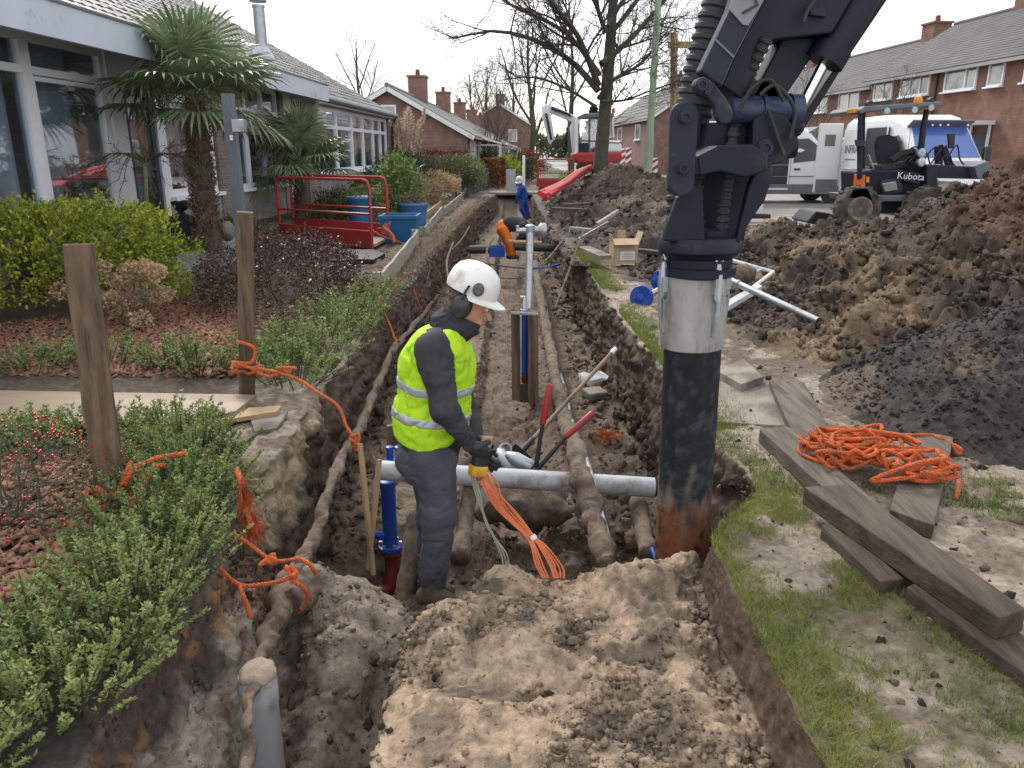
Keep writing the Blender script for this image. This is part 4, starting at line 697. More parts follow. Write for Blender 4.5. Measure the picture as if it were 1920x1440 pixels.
mid_l = ['box plant nearest the left end of the wet board path', 'box plant second along the near side of the board path', 'thin box plant along the board path, just left of the near stake', 'box plant behind the near stake on the board path', 'box plant by the middle of the board path']
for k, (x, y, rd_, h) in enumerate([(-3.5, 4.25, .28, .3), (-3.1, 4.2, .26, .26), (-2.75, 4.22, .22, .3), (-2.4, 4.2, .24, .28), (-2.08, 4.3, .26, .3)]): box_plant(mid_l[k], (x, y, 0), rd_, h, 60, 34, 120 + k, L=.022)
row_l = ['round box plant at the picture edge beyond the board path', 'box plant before the dried hydrangea', 'scraggy box plant behind the near stake, with brown mulch round it', 'round box plant standing alone past the near stake', 'box plant just left of the second stake', 'box plant tucked behind the second stake']
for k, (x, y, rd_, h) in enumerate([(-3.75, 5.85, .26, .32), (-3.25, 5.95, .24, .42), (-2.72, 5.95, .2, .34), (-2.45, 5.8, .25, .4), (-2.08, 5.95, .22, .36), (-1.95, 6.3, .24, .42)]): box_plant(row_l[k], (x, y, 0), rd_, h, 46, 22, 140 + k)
hed_l = ['box hedge plant beside the second stake at the trench edge', 'box hedge plant second from the second stake', 'tall box hedge plant in the middle of the trench side hedge', 'box hedge plant beside the dark purple bush', 'last box hedge plant, touching the grey board']
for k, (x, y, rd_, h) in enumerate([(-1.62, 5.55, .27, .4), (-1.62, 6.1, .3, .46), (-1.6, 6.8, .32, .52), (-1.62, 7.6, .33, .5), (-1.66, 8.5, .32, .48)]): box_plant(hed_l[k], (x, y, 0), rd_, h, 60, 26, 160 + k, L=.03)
shrub('spindle_bush', 'big yellow green variegated bush under the bungalow windows', 'shrub', (-4.95, 8.35, .52), (1.3, .95, .68), 17000, .055, .03, 'leaf yellow green', 201, 14, .6, .3, wob_=.4, ground_z=0, tuft=7)
shrub('barberry_bush', 'low spreading dark purple bush beside the second stake', 'shrub', (-2.5, 8.4, .28), (1.0, .85, .46), 9000, .04, .02, 'leaf purple', 202, 14, .55, .1, ground_z=0, tuft=6)
shrub('barberry_bush', 'purple brown bush in front of the red footbridge panel', 'shrub', (-2.9, 10.6, .3), (.8, .5, .36), 4000, .045, .02, 'leaf purple', 203, 8, .55, .1, ground_z=0, tuft=5)
t = shrub('cotoneaster', 'low arching shrub full of red berries beside the near stake', 'shrub', (-2.32, 3.2, .16), (.55, .6, .3), 7000, .016, .009, 'leaf fine', 204, 40, .3, -.1, ground_z=0)
r = np.random.default_rng(205); p, d = blob_points((-2.3, 3.2, .18), (.55, .6, .32), 330, r, .85, 5, .2, -.1); p = np.repeat(p, 2, 0) + r.normal(0, .014, (len(p) * 2, 3)); m = MB()
for q in p: m.ball(q, r.uniform(.005, .008), 6, 4)
part('berries', m, mat['berry'], t, True, attrs={'v': list(np.repeat(r.random(len(p)), 20))}, kind='stuff')
t = shrub('cotoneaster', 'thin red twigged shrub with a few berries behind the second stake', 'shrub', (-2.15, 6.75, .16), (.5, .45, .22), 2600, .018, .01, 'leaf fine', 206, 30, .3, -.1, ground_z=0)
# dried hydrangea: every flower head is a part
hy = thing('dried_hydrangea', 'hydrangea with dried beige flower heads in the bark mulch', 'shrub', (-3.62, 7.4, 0)); m = MB(); r = np.random.default_rng(210); base = np.array((-3.62, 7.4, 0.))
heads = [(212, 525), (242, 508), (268, 500), (292, 508), (232, 540), (275, 522), (304, 552), (118, 545), (190, 500), (240, 572), (225, 590), (265, 598), (295, 560), (205, 560), (280, 590)]
for i, (px, py) in enumerate(heads):
    cpt = dp(px, py, 7.2 + .5 * r.random()); m.tube(spl([base + r.normal(0, .06, 3) * (1, 1, 0), base * .5 + cpt * .5 + r.normal(0, .03, 3), cpt], 6), .005, 5, False); k = 190; d = r.standard_normal((k, 3)); d /= np.linalg.norm(d, axis=1, keepdims=True); pp_ = cpt + d * np.array((.1, .1, .075)) * r.uniform(.7, 1.1, (k, 1)) * (.75 + .35 * r.random()); V, F, v = leaves(pp_, d * .3 + r.normal(0, 1, (k, 3)), .035, .03, r); part('flower_head', (V, F), mat['bloom dry'], hy, attrs={'v': v})
for i in range(26): m.tube(spl([base + r.normal(0, .1, 3) * (1, 1, 0), base + r.normal(0, .12, 3) * (1, 1, 0) + (0, 0, .25), base + r.normal(0, .2, 3) * (1, 1, 0) + (0, 0, .4)], 5), .004, 4, False)
part('stems', m, mat['leaf dead'], hy, True, attrs={'v': [.4] * m.n})
# bark mulch
r = np.random.default_rng(220); k = 26000; x = r.uniform(-5.4, -1.55, k); y = 1.5 + 7.2 * r.random(k) ** 1.25; ok = ~((y > 4.1) & (y < 5.65)) & (x > -.72 * y - 1.2) & ~((x > -1.95) & (y > 3.6)) & (x < -1.62); x, y = x[ok], y[ok]; k = len(x)
an = r.random(k) * 6.283; L_ = r.uniform(.016, .034, k); W_ = L_ * r.uniform(.45, .8, k); tl_ = r.normal(0, .45, (k, 2)); dx_ = np.stack((np.cos(an), np.sin(an), tl_[:, 0]), 1) * L_[:, None]; dy_ = np.stack((-np.sin(an), np.cos(an), tl_[:, 1]), 1) * W_[:, None]; cz = np.stack((x, y, .008 + .02 * r.random(k)), 1); dn = np.cross(dx_, dy_); dn /= np.linalg.norm(dn, axis=1, keepdims=True); dn *= .006
V = np.stack((cz - dx_ - dy_ * .6, cz + dx_ - dy_, cz + dx_ * .8 + dy_, cz - dx_ * 1.05 + dy_ * .8), 1); V = np.concatenate((V + dn[:, None], V - dn[:, None]), 1).reshape(-1, 3); b_ = np.arange(k)[:, None, None] * 8; F = (np.array([(0, 1, 2, 3), (1, 0, 4, 5), (2, 1, 5, 6), (3, 2, 6, 7), (0, 3, 7, 4)])[None] + b_).reshape(-1, 4)
o = link('bark_mulch', fmesh('bark_mulch', V, F, {'v': np.repeat(np.clip(r.normal(.45, .3, k), 0, 1), 8)}, False, mat['bark chip'])); o['kind'] = 'stuff'; o['label'] = 'red brown bark chips covering the garden bed'; o['category'] = 'bark mulch'
r = np.random.default_rng(222); k = 2600; x = r.uniform(-2.4, -1.3, k); y = r.uniform(8.6, 13.5, k); o = scatter('gravel', np.stack((x, y, 0 * x + .005), 1), .008, .02, [(.2, .2, .21), (.13, .13, .14), (.3, .3, .3)], 223); o['label'] = 'grey gravel between the purple bush and the leaning board'; o['category'] = 'gravel'
r = np.random.default_rng(224); k = 9000; y = 7 + 23 * r.random(k) ** 1.3; x = np.interp(y, [p_[0] for p_ in XL], [p_[1] for p_ in XL]) + .03 - np.abs(r.normal(0, .16, k)); b0 = np.array([(a_, b_, gz(a_, b_) - .005) for a_, b_ in zip(x, y)]); d_ = r.normal(0, .7, (k, 3)) + (.25, 0, .35); V, F, v = leaves(b0, d_, .11, .007, r)
o = part('dry_grass', (V, F), mat['leaf dead'], attrs={'v': v}); o['kind'] = 'stuff'; o['label'] = 'dry grass and roots fringing the far edge of the dig by the boards'; o['category'] = 'grass'
# boards on the garden
m = MB().prism([gp(*q, .05) for q in [(-140, 735), (482, 746), (440, 778), (300, 800), (-140, 806)]], (0, 0, .022))
mat['plywet'] = M('wet plywood', (.33, .25, .185), (.2, .15, .11), 2.2, .35, bump=.15, st=(.4, 2, 1), dirt=(.12, .1, .085), damt=.35, dsc=2, rv=.2); solo('path_board', m, 'plywet', 'wide wet plywood sheet laid across the garden bed', 'board')
m = MB().prism([gp(*q, .02) for q in [(272, 806), (400, 776), (528, 768), (520, 779), (410, 797), (300, 822)]], (0, 0, .028)); solo('wedge_board', m, 'newwood', 'pale board tapering to a point at the trench end of the plywood', 'board')
m = MB()
def stake(px_top, px_bot, Yb, Yt, w_, zb, label, m_, rzz):
    a = dp(*px_bot, Yb); b = dp(*px_top, Yt); a = a + (a - b) * .12; T = (b - a) / np.linalg.norm(b - a); u = np.cross(T, (0, 1, 0)); u /= np.linalg.norm(u); v = np.cross(u, T); ring = []
    t = thing('wooden_stake', label, 'stake', a, 0, 'wooden stakes driven into the garden')
    for f in np.linspace(0, 1, 14):
        for k in range(4): ang = rzz + k * 1.5708; wv = w_ * .7071 * (1 + .05 * math.sin(f * 17 + k * 2) + random.uniform(-.03, .03)); ring.append(a + (b - a) * f + (u * math.cos(ang) + v * math.sin(ang)) * wv)
    mb = MB(); mb.add(ring, [(i * 4 + j, i * 4 + (j + 1) % 4, i * 4 + 4 + (j + 1) % 4, i * 4 + 4 + j) for i in range(13) for j in range(4)] + [(52, 53, 54, 55)]); part('post', mb, mat[m_], t, bevel=.008); sp = MB()
    for q in range(9): f = random.uniform(.1, .95); ang = rzz + random.uniform(0, 6.28); sp.tube([a + (b - a) * f + (u * math.cos(ang) + v * math.sin(ang)) * w_ * .5, a + (b - a) * (f - .05 - .1 * random.random()) + (u * math.cos(ang) + v * math.sin(ang)) * w_ * .55], [.006, .002], 4)
    part('splinters', sp, mat[m_], t); return a, b
S1 = stake((147, 457), (212, 955), 3.37, 3.5, .125, 0, 'thick leaning wooden stake with sawn top nearest the camera', 'woodold', .35)
S2 = stake((459, 397), (464, 745), 5.17, 5.2, .105, 0, 'thinner upright wooden stake beside the plywood path', 'woodold', .5)
def loop_round(c, T, rad, turns, r_, seed, wob_=.01):
    rg = np.random.default_rng(seed); n_ = int(18 * turns); a = np.linspace(0, turns * 6.283, n_); T = np.array(T) / np.linalg.norm(T); u = np.cross(T, (0, 1, 0)); u /= np.linalg.norm(u); v = np.cross(u, T); return np.array(c) + (u[None] * np.cos(a)[:, None] + v[None] * np.sin(a)[:, None]) * rad + T[None] * np.linspace(-.04, .04, n_)[:, None] + rg.normal(0, wob_, (n_, 3))
def rp(pts, Y):                                               # rope path given in the photo at its own distances
    return [dp(p[0], p[1], p[2] if len(p) > 2 else Y) for p in pts]
m = rope(loop_round(dp(207, 930, 3.38), S1[1] - S1[0], .1, 2.4, .012, 1, .006), .013); rope(rp([(235, 905, 3.28), (245, 870, 3.25), (225, 920, 3.2), (250, 880, 3.22), (270, 870, 3.3), (300, 858, 3.4), (350, 850, 3.45)], 3.3), .013, mb=m); rope(rp([(228, 925, 3.2), (250, 945, 3.15), (245, 965, 3.12), (268, 915, 3.2), (285, 880, 3.3), (308, 872, 3.35)], 3.2), .013, mb=m); rope(rp([(180, 915, 3.22), (200, 925, 3.2), (240, 935, 3.2), (275, 930, 3.25), (272, 960, 3.15)], 3.2), .013, mb=m)
solo('tie_rope', m, 'orange', 'tangled orange rope knotted round the foot of the near stake', 'rope', True)
m = rope(loop_round(dp(462, 690, 5.17), S2[1] - S2[0], .085, 2, .012, 2, .005), .012); rope(rp([(445, 640, 5.1), (470, 648, 5.08), (478, 660, 5.1), (470, 680, 5.05), (440, 680, 5.05), (470, 690, 5.03), (500, 705, 5.0), (540, 698, 5.0), (520, 690, 5.0), (555, 690, 5)], 5.1), .012, mb=m); rope(rp([(480, 690, 5.0), (520, 698, 4.98), (560, 712, 4.95), (590, 732, 4.9), (632, 760, 4.82), (650, 800, 4.75), (668, 828, 4.7)], 5), .011, mb=m); rope(rp([(658, 820, 4.7), (672, 815, 4.72), (670, 835, 4.68), (660, 826, 4.66), (668, 845, 4.68)], 5), .012, mb=m)
solo('tie_rope', m, 'orange', 'orange rope stretched from the second stake down to the muddy service pipe', 'rope', True)
# grey steel post with a box
t = thing('steel_post', 'slim grey steel post with a small box, standing behind the second stake', 'post', dp(452, 480, 9.6) * (1, 1, 0)); m = MB(); a = dp(449, 400, 9.6); bx(m, a[0] - .06, a[0] + .06, 9.54, 9.66, 0, 2.3); part('post', m, mat['greysteel'], t); m = MB(); b = dp(448, 236, 9.5); m.box(b, (.14, .1, .14)); part('junction_box', m, mat['galv'], t, bevel=.006); m = MB(); m.box(dp(434, 258, 9.53), (.035, .012, .06)); part('tag', m, mat['white'], t)
# retaining wall of blocks
t = thing('retaining_wall', 'low grey concrete block wall holding the raised bed under the tall palm', 'wall', (-4.4, 10.3, 0)); bm_ = MB().box((0, 0, 0), (.21, .48, .175)); blk = None
for cr in range(2):
    for k in range(8):
        y = 8.75 + k * .495 + .24 * cr; o = part('block', MB().box((0, 0, 0), (.2, .485, .172)), mat['concrete'], t, local=True, bevel=.008) if blk is None else blk.copy()
        if blk is not None: C.objects.link(o)
        blk = blk or o; o.location = (0 + .035 * (k - 4) * .0 + random.uniform(-.012, .012) + .06 * (y - 10.3) * -.15, y - 10.3, .07 + .178 * cr); o.rotation_euler = (0, 0, random.uniform(-.02, .02))
for k, (x, y) in enumerate([(-4.55, 9.2), (-4.62, 10.0), (-4.6, 10.9), (-4.75, 11.8)]): shrub('ground_plant', ['pale green tuft of ground cover at the near end of the block wall', 'ground cover trailing over the block wall', 'grassy tuft above the block wall', 'green tuft at the far end of the block wall by the palm trunk'][k], 'plant', (x, y, .33), (.3, .42, .14), 900, .06, .02, 'leaf olive' if k % 2 else 'leaf box', 230 + k, 0, .4, .5, ground_z=.2)
t = thing('standard_tree', 'small bare umbrella shaped tree on a green stem before the grey door', 'tree', dp(277, 440, 10.3) * (1, 1, 0)); a = dp(277, 432, 10.3); b = dp(272, 305, 10.3); m = MB().tube([a * (1, 1, 0), a, b], [.032, .028, .026], 8); mat['greenbark'] = M('greenish stem', (.2, .22, .12), (.14, .15, .08), 8, .8); part('trunk', m, mat['greenbark'], t, True); m = MB(); rg = np.random.default_rng(240)
for i in range(14): an = i * 2.4; q = spl([b, b + np.array((math.cos(an) * .3, math.sin(an) * .3, .12)), b + np.array((math.cos(an) * .62, math.sin(an) * .6, .0)), b + np.array((math.cos(an) * .85, math.sin(an) * .8, -.22))], 8); m.tube(q, np.linspace(.012, .003, 8), 5, False); [grow(m, q[j], q[j] - q[j - 1] + rg.normal(0, .1, 3), .25, .004, 2, rg, (0, 0, 3, 2), .0) for j in (2, 3, 4, 5, 6, 7)]
part('crown', m, mat['twig'], t, True, ang=0)
t = thing('tied_bag', 'dark blue tied plastic sack by the front door', 'bag', dp(345, 445, 11.3)); q = dp(345, 447, 11.3); m = MB().lathe([(.02, -.02), (.27, .0), (.3, .14), (.2, .28), (.1, .34), (.055, .37)], q, 14); m.lathe([(.055, .37), (.1, .42), (.13, .5), (.06, .52)], q, 12); V = m.V(); V = V + .03 * np.stack([fbm(V, 9, 2, s_) for s_ in (1, 2, 3)], 1); part('sack', (V, m.F), mat['navy'], t, True)
q = dp(426, 436, 11.6); m = MB().ball(q + (0, 0, .02), .2, 12, 8, (.55, .8, .75)); solo('boulder', m, 'paving', 'pale rounded boulder beside the tall palm trunk', 'stone', True)
# orchids on the window sills
def orchid(label, y, x, z, seed, pm):
    r = np.random.default_rng(seed); q = HA.matrix_basis if False else None; c, s_ = math.cos(-.0396), math.sin(-.0396); W = lambda x, y, z: np.array((-5.9 + x * c - y * s_, x * s_ + y * c, z)); t = thing('potted_orchid', label, 'plant', W(x, y, z), 0, 'orchids on the window sills'); b = W(x, y, z); part('pot', MB().lathe([(.07, 0), (.1, .2), (.105, .2), (.1, .21), (.085, .19)], b, 14), mat[pm], t, True); m = MB(); P_ = []
    for i in range(4):
        an = r.random() * 6.28; tp = b + np.array((.05, math.cos(an) * .2, .55 + .15 * r.random())); q = spl([b + (0, 0, .18), b * .5 + tp * .5 + (0, 0, .15), tp, tp + np.array((.02, math.cos(an) * .1, -.08))], 10); m.tube(q, .005, 4, False); P_ += [q[j] for j in range(5, 10) for _ in range(5)]
    P_ = np.array(P_) + r.normal(0, .025, (len(P_), 3)); V, F, v = leaves(P_, r.standard_normal(P_.shape), .06, .05, r); part('flowers', (V, F), mat['paper'], t, attrs={'v': v}); l_ = b + np.array((0, 0, .2)) + np.zeros((10, 3)); V, F, v = leaves(l_, r.standard_normal((10, 3)) + (0, 0, .6), .22, .06, r); part('leaves', (V, F), mat['leaf dark'], t, attrs={'v': v}); part('stems', m, mat['leaf dark'], t, attrs={'v': [.5] * m.n})
orchid('white orchid in a dark pot behind the window at the picture edge', 8.7, -.25, .95, 251, 'black'); orchid('white orchid in a dark pot in the middle of the tall window', 10.35, -.22, .95, 252, 'black'); orchid('white orchid in a pale pot nearest the window frame by the grey door', 10.85, -.22, .95, 253, 'woodgrey'); orchid('red leaved pot plant behind the window beside the front door', 13.4, -.22, 1.0, 254, 'redp')
# red footbridge with railings
def fbridge(name, label, A, B, A2, B2, h, group, z=.05):
    A, B, A2, B2 = (np.array((*q, z), float) for q in (A, B, A2, B2)); t = thing(name, label, 'footbridge', (A + B2) / 2, 0, group); up = np.array((0, 0, 1.))
    for (a, b) in ((A, B), (A2, B2)):
        u = (b - a) / np.linalg.norm(b - a); m = MB(); c_ = .14; pts = [a, a + up * (h - c_), a + up * (h - .04) + u * .04, a + up * h + u * c_, b + up * h - u * c_, b + up * (h - .04) - u * .04, b + up * (h - c_), b]; m.tube(np.array(pts), .028, 8); m.tube([a + up * h * .5, b + up * h * .5], .022, 8); part('railing', m, mat['redp'], t, True)
        m = MB(); nrm = np.cross(u, up); m.prism([a, b, b + up * .3, a + up * .3], nrm * .03); kb = part('kickboard', m, mat['redp'], t); L_ = np.linalg.norm(b - a)
        for k in range(7):
            f0 = .1 + .105 * k; m = MB(); q0 = a + u * L_ * f0 + up * .21; m.prism([q0 + u * 0.03, q0 + u * .15, q0 + u * .2 + up * .07, q0 + u * .08 + up * .07], nrm * -.004); m2 = part('stripe', m, mat['white'], kb)
        txt = MB()
    m = MB().prism([A, B, B2, A2], up * .05); part('deck', m, mat['woodgrey'], t); return t
fbridge('footbridge', 'red footbridge with round tube railings and striped panel leading to the bungalow', (-4.4, 14.9), (-2.42, 13.5), (-4.55, 16.4), (-2.35, 14.9), 1.15, 'red footbridges over the dig')
fbridge('footbridge', 'far red footbridge with striped panels beyond the pavement', (1.15, 36.5), (2.6, 36.3), (1.3, 39.2), (3.2, 39.0), 1.2, 'red footbridges over the dig', .12)
m = MB().prism([gp(*q, .02) for q in [(615, 492), (640, 474), (700, 474), (722, 482), (700, 494)]], (0, 0, .06)); solo('pond_liner', m, 'rubber', 'black rubber sheet lying in front of the red footbridge', 'liner')
# pots and planters
def pot(name, label, c, prof, m_, plant=None, n_=20): t = thing(name, label, 'planter', c, 0); part('pot', MB().lathe(prof, c, n_), mat[m_], t, True); part('soil_fill', MB().lathe([(prof[-1][0] * .95, prof[-1][1] - .06), (.01, prof[-1][1] - .05)], c, 14), mat['black'], t); return t
c1 = gp(680, 428, .05); pot('round_pot', 'tall pale blue round pot behind the red railing', c1, [(.24, 0), (.27, .3), (.31, .62), (.33, .64), (.32, .68), (.29, .67)], 'bluepot'); shrub('pot_plant', 'small yellow green plant growing in the pale blue pot', 'plant', c1 + (0, 0, .74), (.3, .3, .16), 700, .06, .03, 'leaf box', 260, 5, .4, .6, ground_z=.6)
c2 = gp(748, 458, 0) + (0, .35, 0); t = thing('square_planter', 'big square bright blue planter at the end of the footbridge', 'planter', c2); m = MB(); V = [(sx * w_, sy * w_, z) for (w_, z) in ((.27, 0), (.34, .46), (.36, .46), (.36, .52), (.31, .52), (.3, .44)) for sx, sy in ((-1, -1), (1, -1), (1, 1), (-1, 1))]; m.add(np.array(V) + c2, [(i * 4 + j, i * 4 + (j + 1) % 4, i * 4 + 4 + (j + 1) % 4, i * 4 + 4 + j) for i in range(5) for j in range(4)] + [(20, 21, 22, 23), (3, 2, 1, 0)]); part('planter_box', m, mat['teal'], t)
c3 = gp(772, 440, 0) + (0, .5, 0); pot('round_pot', 'blue round pot behind the square planter with a dry plant', c3, [(.22, 0), (.26, .3), (.3, .56), (.32, .58), (.31, .62), (.28, .6)], 'bluepot'); shrub('pot_plant', 'dry brown plant filling the blue round pot', 'plant', c3 + (0, 0, .66), (.32, .3, .16), 700, .07, .02, 'leaf dead', 261, 10, .4, .6, ground_z=.5)
shrub('laurel_shrub', 'upright glossy yellow green shrub behind the blue planter', 'shrub', dp(748, 355, 17.2), (.5, .5, .85), 2600, .1, .05, 'leaf box', 262, 10, .3, .5, ground_z=.0, tuft=4, low=-1)
# rails, boards and panels along the trench edge
def edge_board(label, a, b, h, m_='woodgrey', posts=True, th=.035, gname='weathered boards edging the gardens along the trench'):
    a, b = np.array(a, float), np.array(b, float); t = thing('edging_board', label, 'board', (a + b) / 2, 0, gname); u = (b - a) / np.linalg.norm(b - a); nrm = np.cross(u, (0, 0, 1)); m = MB(); k = 10; V = []
    for i in range(k + 1): q = a + (b - a) * i / k; e_ = .008 * math.sin(i * 2.1); V += [q, q + nrm * th, q + nrm * th + np.array((0, 0, h + e_)), q + np.array((0, 0, h + e_))]
    m.add(V, [(i * 4 + j, i * 4 + (j + 1) % 4, i * 4 + 4 + (j + 1) % 4, i * 4 + 4 + j) for i in range(k) for j in range(4)] + [(3, 2, 1, 0), (k * 4, k * 4 + 1, k * 4 + 2, k * 4 + 3)]); part('board', m, mat[m_], t)
    if posts:
        for f in (.0, 1.0): m = MB(); q = a + (b - a) * f + nrm * (-.05); m.box(q + np.array((0, 0, h * .4)), (.09, .09, h * 1.25)); part('post', m, mat['woodgrey'], t)
edge_board('long grey board standing on edge behind the box hedge', (-1.58, 9.3, -.02), (-1.72, 14.2, .02), .28); edge_board('second grey board leaning along the trench beyond the planters', (-1.75, 15.6, .0), (-1.82, 20.2, .08), .22); edge_board('pale batten lying behind the second grey board', (-2.05, 17.2, .12), (-2.0, 22.2, .18), .16, 'newwood', False); edge_board('third grey board beside the dark blue panels', (-1.8, 20.8, .05), (-1.7, 27.2, .12), .2)
t = thing('panel_fence', 'dark blue panel fence along the far trench edge', 'fence', (-1.5, 32, 0))
for k in range(5): a = np.array((-1.85 + .16 * k, 28.4 + 1.75 * k, .05)); b = a + np.array((.155, 1.68, 0)); m = MB().prism([a, b, b + (0, 0, .82), a + (0, 0, .82)], (-.05, 0, 0)); part('panel', m, mat['darkblue'], t); m = MB().box(a + np.array((-.02, -.035, .45)), (.07, .07, .95)); part('post', m, mat['greysteel'], t)
t = thing('rail_fence', 'thin dark rail on posts closing the dry garden', 'fence', (-3.4, 27.8, 0)); m = MB(); bx(m, -5.6, -1.95, 27.76, 27.82, .78, .83); part('rail', m, mat['greysteel'], t)
for x in (-5.5, -3.8, -2.05): m = MB(); bx(m, x - .06, x + .06, 27.74, 27.84, -.1, .8); part('post', m, mat['woodgrey'], t)
def hedge(label, x0, x1, y0, y1, h, lm, seed, group=None, name='beech_hedge', n_=5200, L=.075):
    r = np.random.default_rng(seed); t = thing(name, label, 'hedge', ((x0 + x1) / 2, (y0 + y1) / 2, 0), 0, group); p = np.stack((r.uniform(x0, x1, n_), r.uniform(y0, y1, n_), h * r.random(n_) ** .8), 1); w_ = r.random(n_); p[:, 1] = np.where(w_ < .5, y0 + r.random(n_) * .12, p[:, 1]); p[:, 0] = np.where(w_ > .8, x1 - r.random(n_) * .12, p[:, 0]); p[:, 2] = np.where((w_ > .5) & (w_ < .8), h * (1 - .08 * r.random(n_)), p[:, 2]); p += .05 * np.stack([fbm(p, 2.5, 2, 7 + k) for k in range(3)], 1); V, F, v = leaves(p, r.standard_normal((n_, 3)), L, L * .7, r); part('foliage', (V, F), mat[lm], t, attrs={'v': v}); m = MB()
    for i in range(24): q = np.array((r.uniform(x0, x1), r.uniform(y0, y1), 0)); m.tube([q, q + (r.normal(0, .08), r.normal(0, .08), h * .9)], [.016, .006], 4, False)
    part('stems', m, mat['twig'], t)
hedge('clipped rust brown beech hedge block beside the white post', -1.5, -.35, 37.5, 40.5, 1.35, 'leaf beech', 271, 'rust brown beech hedges'); hedge('long rust brown beech hedge before the bungalow gable', -7.2, -4.6, 34.5, 35.4, 1.75, 'leaf beech', 272, 'rust brown beech hedges', n_=4200); hedge('rust brown beech hedge behind the round holly', -3.9, -1.9, 35.5, 36.4, 1.75, 'leaf beech', 273, 'rust brown beech hedges', n_=3600)
for k, (n_, lab, c_, rad, cnt, L, lm) in enumerate([('holly_bush', 'round dark green holly in the middle garden', (-3.55, 27.0, .95), (1.0, .8, .75), 4200, .1, 'leaf dark'), ('green_bush', 'loose olive green bush right of the holly', (-2.2, 30, .7), (1.1, .9, .8), 3400, .11, 'leaf olive'), ('green_bush', 'light green bush before the rust brown hedge block', (-1.9, 34, .7), (.8, .8, .75), 2400, .11, 'leaf box'), ('dry_shrub', 'brown dry flower stalks in the garden behind the rail', (-2.75, 22.5, .5), (.8, 1.6, .6), 4200, .09, 'leaf dead'), ('dry_shrub', 'pale dried hydrangea hedge along the dark rail', (-3.0, 26.9, .55), (1.4, .4, .45), 3000, .1, 'bloom dry'), ('dry_shrub', 'brown stalks beside the upright glossy shrub', (-3.3, 19.2, .35), (.9, 1.0, .5), 2600, .08, 'leaf dead'), ('green_bush', 'dark evergreen bush under the bungalow end window', (-3.9, 22.5, .5), (.6, 1.2, .6), 2600, .09, 'leaf dark'), ('green_bush', 'clipped dark bush left of the far footbridge', (.3, 44, .7), (1.1, 1.2, .95), 2600, .13, 'leaf dark'), ('green_bush', 'yellow green bush just behind the white post', (-.3, 41.5, .6), (.8, .8, .8), 2200, .12, 'leaf yellow green'), ('green_bush', 'low light green bush under the white excavator', (3.3, 38, .3), (1.2, 1.2, .5), 2200, .11, 'leaf box'), ('green_bush', 'rusty leaved bush behind the far footbridge', (.9, 47, .9), (1.1, 1.0, .9), 2400, .13, 'leaf beech'), ('green_bush', 'dark bush beneath the porch of the bungalow row', (-1.4, 46, .8), (.9, 1.5, 1.0), 2400, .14, 'leaf dark'), ('small_bush', 'low green bush between the short palm and the pale blue pot', (-3.95, 17.6, .3), (.6, .6, .35), 1800, .07, 'leaf olive'), ('small_bush', 'green bush beside the bungalow step', (-4.35, 19.6, .35), (.5, .8, .45), 1600, .07, 'leaf dark'), ('small_bush', 'mossy low bush left of the red railing', (-4.7, 13.2, .4), (.5, .7, .2), 1400, .06, 'leaf olive')]): shrub(n_, lab, 'shrub', c_, rad, cnt, L, L * .45, lm, 280 + k, 10, .45, .3, ground_z=0, tuft=3)
bare_tree('bare_shrub', 'tall bare brown shrub in front of the tall brick house', (-.9, 49, 0), 5.0, .08, 296, 16, .45, .08, (0, 7, 6, 3), 3, minr=.025, tm='twig'); bare_tree('bare_shrub', 'bare brown shrub before the bungalow porches', (-1.6, 52, 0), 4.2, .07, 297, 16, .5, .06, (0, 7, 6, 3), 3, minr=.025, tm='twig')
t = thing('pampas_grass', 'tall pampas grass with pale plumes before the bungalow gable', 'grass', (-4.0, 30.5, 0)); r = np.random.default_rng(298); m = MB(); k = 0
p = np.array((-4.0, 30.5, 0)) + r.normal(0, .2, (900, 3)) * (1, 1, 0); d = r.normal(0, .38, (900, 3)) + (0, 0, 1); V, F, v = leaves(p, d, 1.5, .02, r); part('blades', (V, F), mat['leaf dead'], t, attrs={'v': v})
for i in range(19):
    b = np.array((-4.0 + r.normal(0, .12), 30.5 + r.normal(0, .1), 0)); tp = b + np.array((r.normal(0, .42), r.normal(0, .2), r.uniform(2.3, 3.3))); m.tube([b, b * .4 + tp * .6, tp], .008, 4, False); kk_ = 160; f = r.random(kk_); pp_ = tp - (tp - b) / np.linalg.norm(tp - b) * (f[:, None] * .75); d = r.normal(0, .5, (kk_, 3)) + (0, 0, .9); V, F, v = leaves(pp_, d, .17, .03, r); part('plume', (V, F), mat['plume'], t, attrs={'v': v})
part('stems', m, mat['leaf dead'], t, attrs={'v': [.3] * m.n})
# ---- grass on the worn lawn at the right
r = np.random.default_rng(300); k = 230000; y = 1.45 + 4.6 * r.random(k) ** 1.15; x = r.uniform(.86, 3.4, k); Q = np.stack((x, y, 0 * x), 1); f1 = fbm(Q, 1.7, 4, 401) + .35 * fbm(Q, 7, 3, 405)
edge = np.interp(y, [p_[0] for p_ in XR], [p_[1] for p_ in XR]); dd = x - edge
want = sstep(f1, -.08, .32) * (1 - sstep(y, 3.3, 4.0)) + .9 * np.exp(-(dd / .1) ** 2) * (y < 3.5) + .75 * np.exp(-((dd - .06) / .12) ** 2) * (y < 12) * .8
bare = 1.2 * np.exp(-((x - 1.3) / .26) ** 2 - ((y - 2.4) / .22) ** 2) + np.exp(-((x - 1.12) / .12) ** 2 - ((y - 3.0) / .1) ** 2) + np.exp(-((x - 2.3) / .3) ** 2 - ((y - 2.6) / .5) ** 2); ok = (r.random(k) < want - bare) & (dd > -.01)
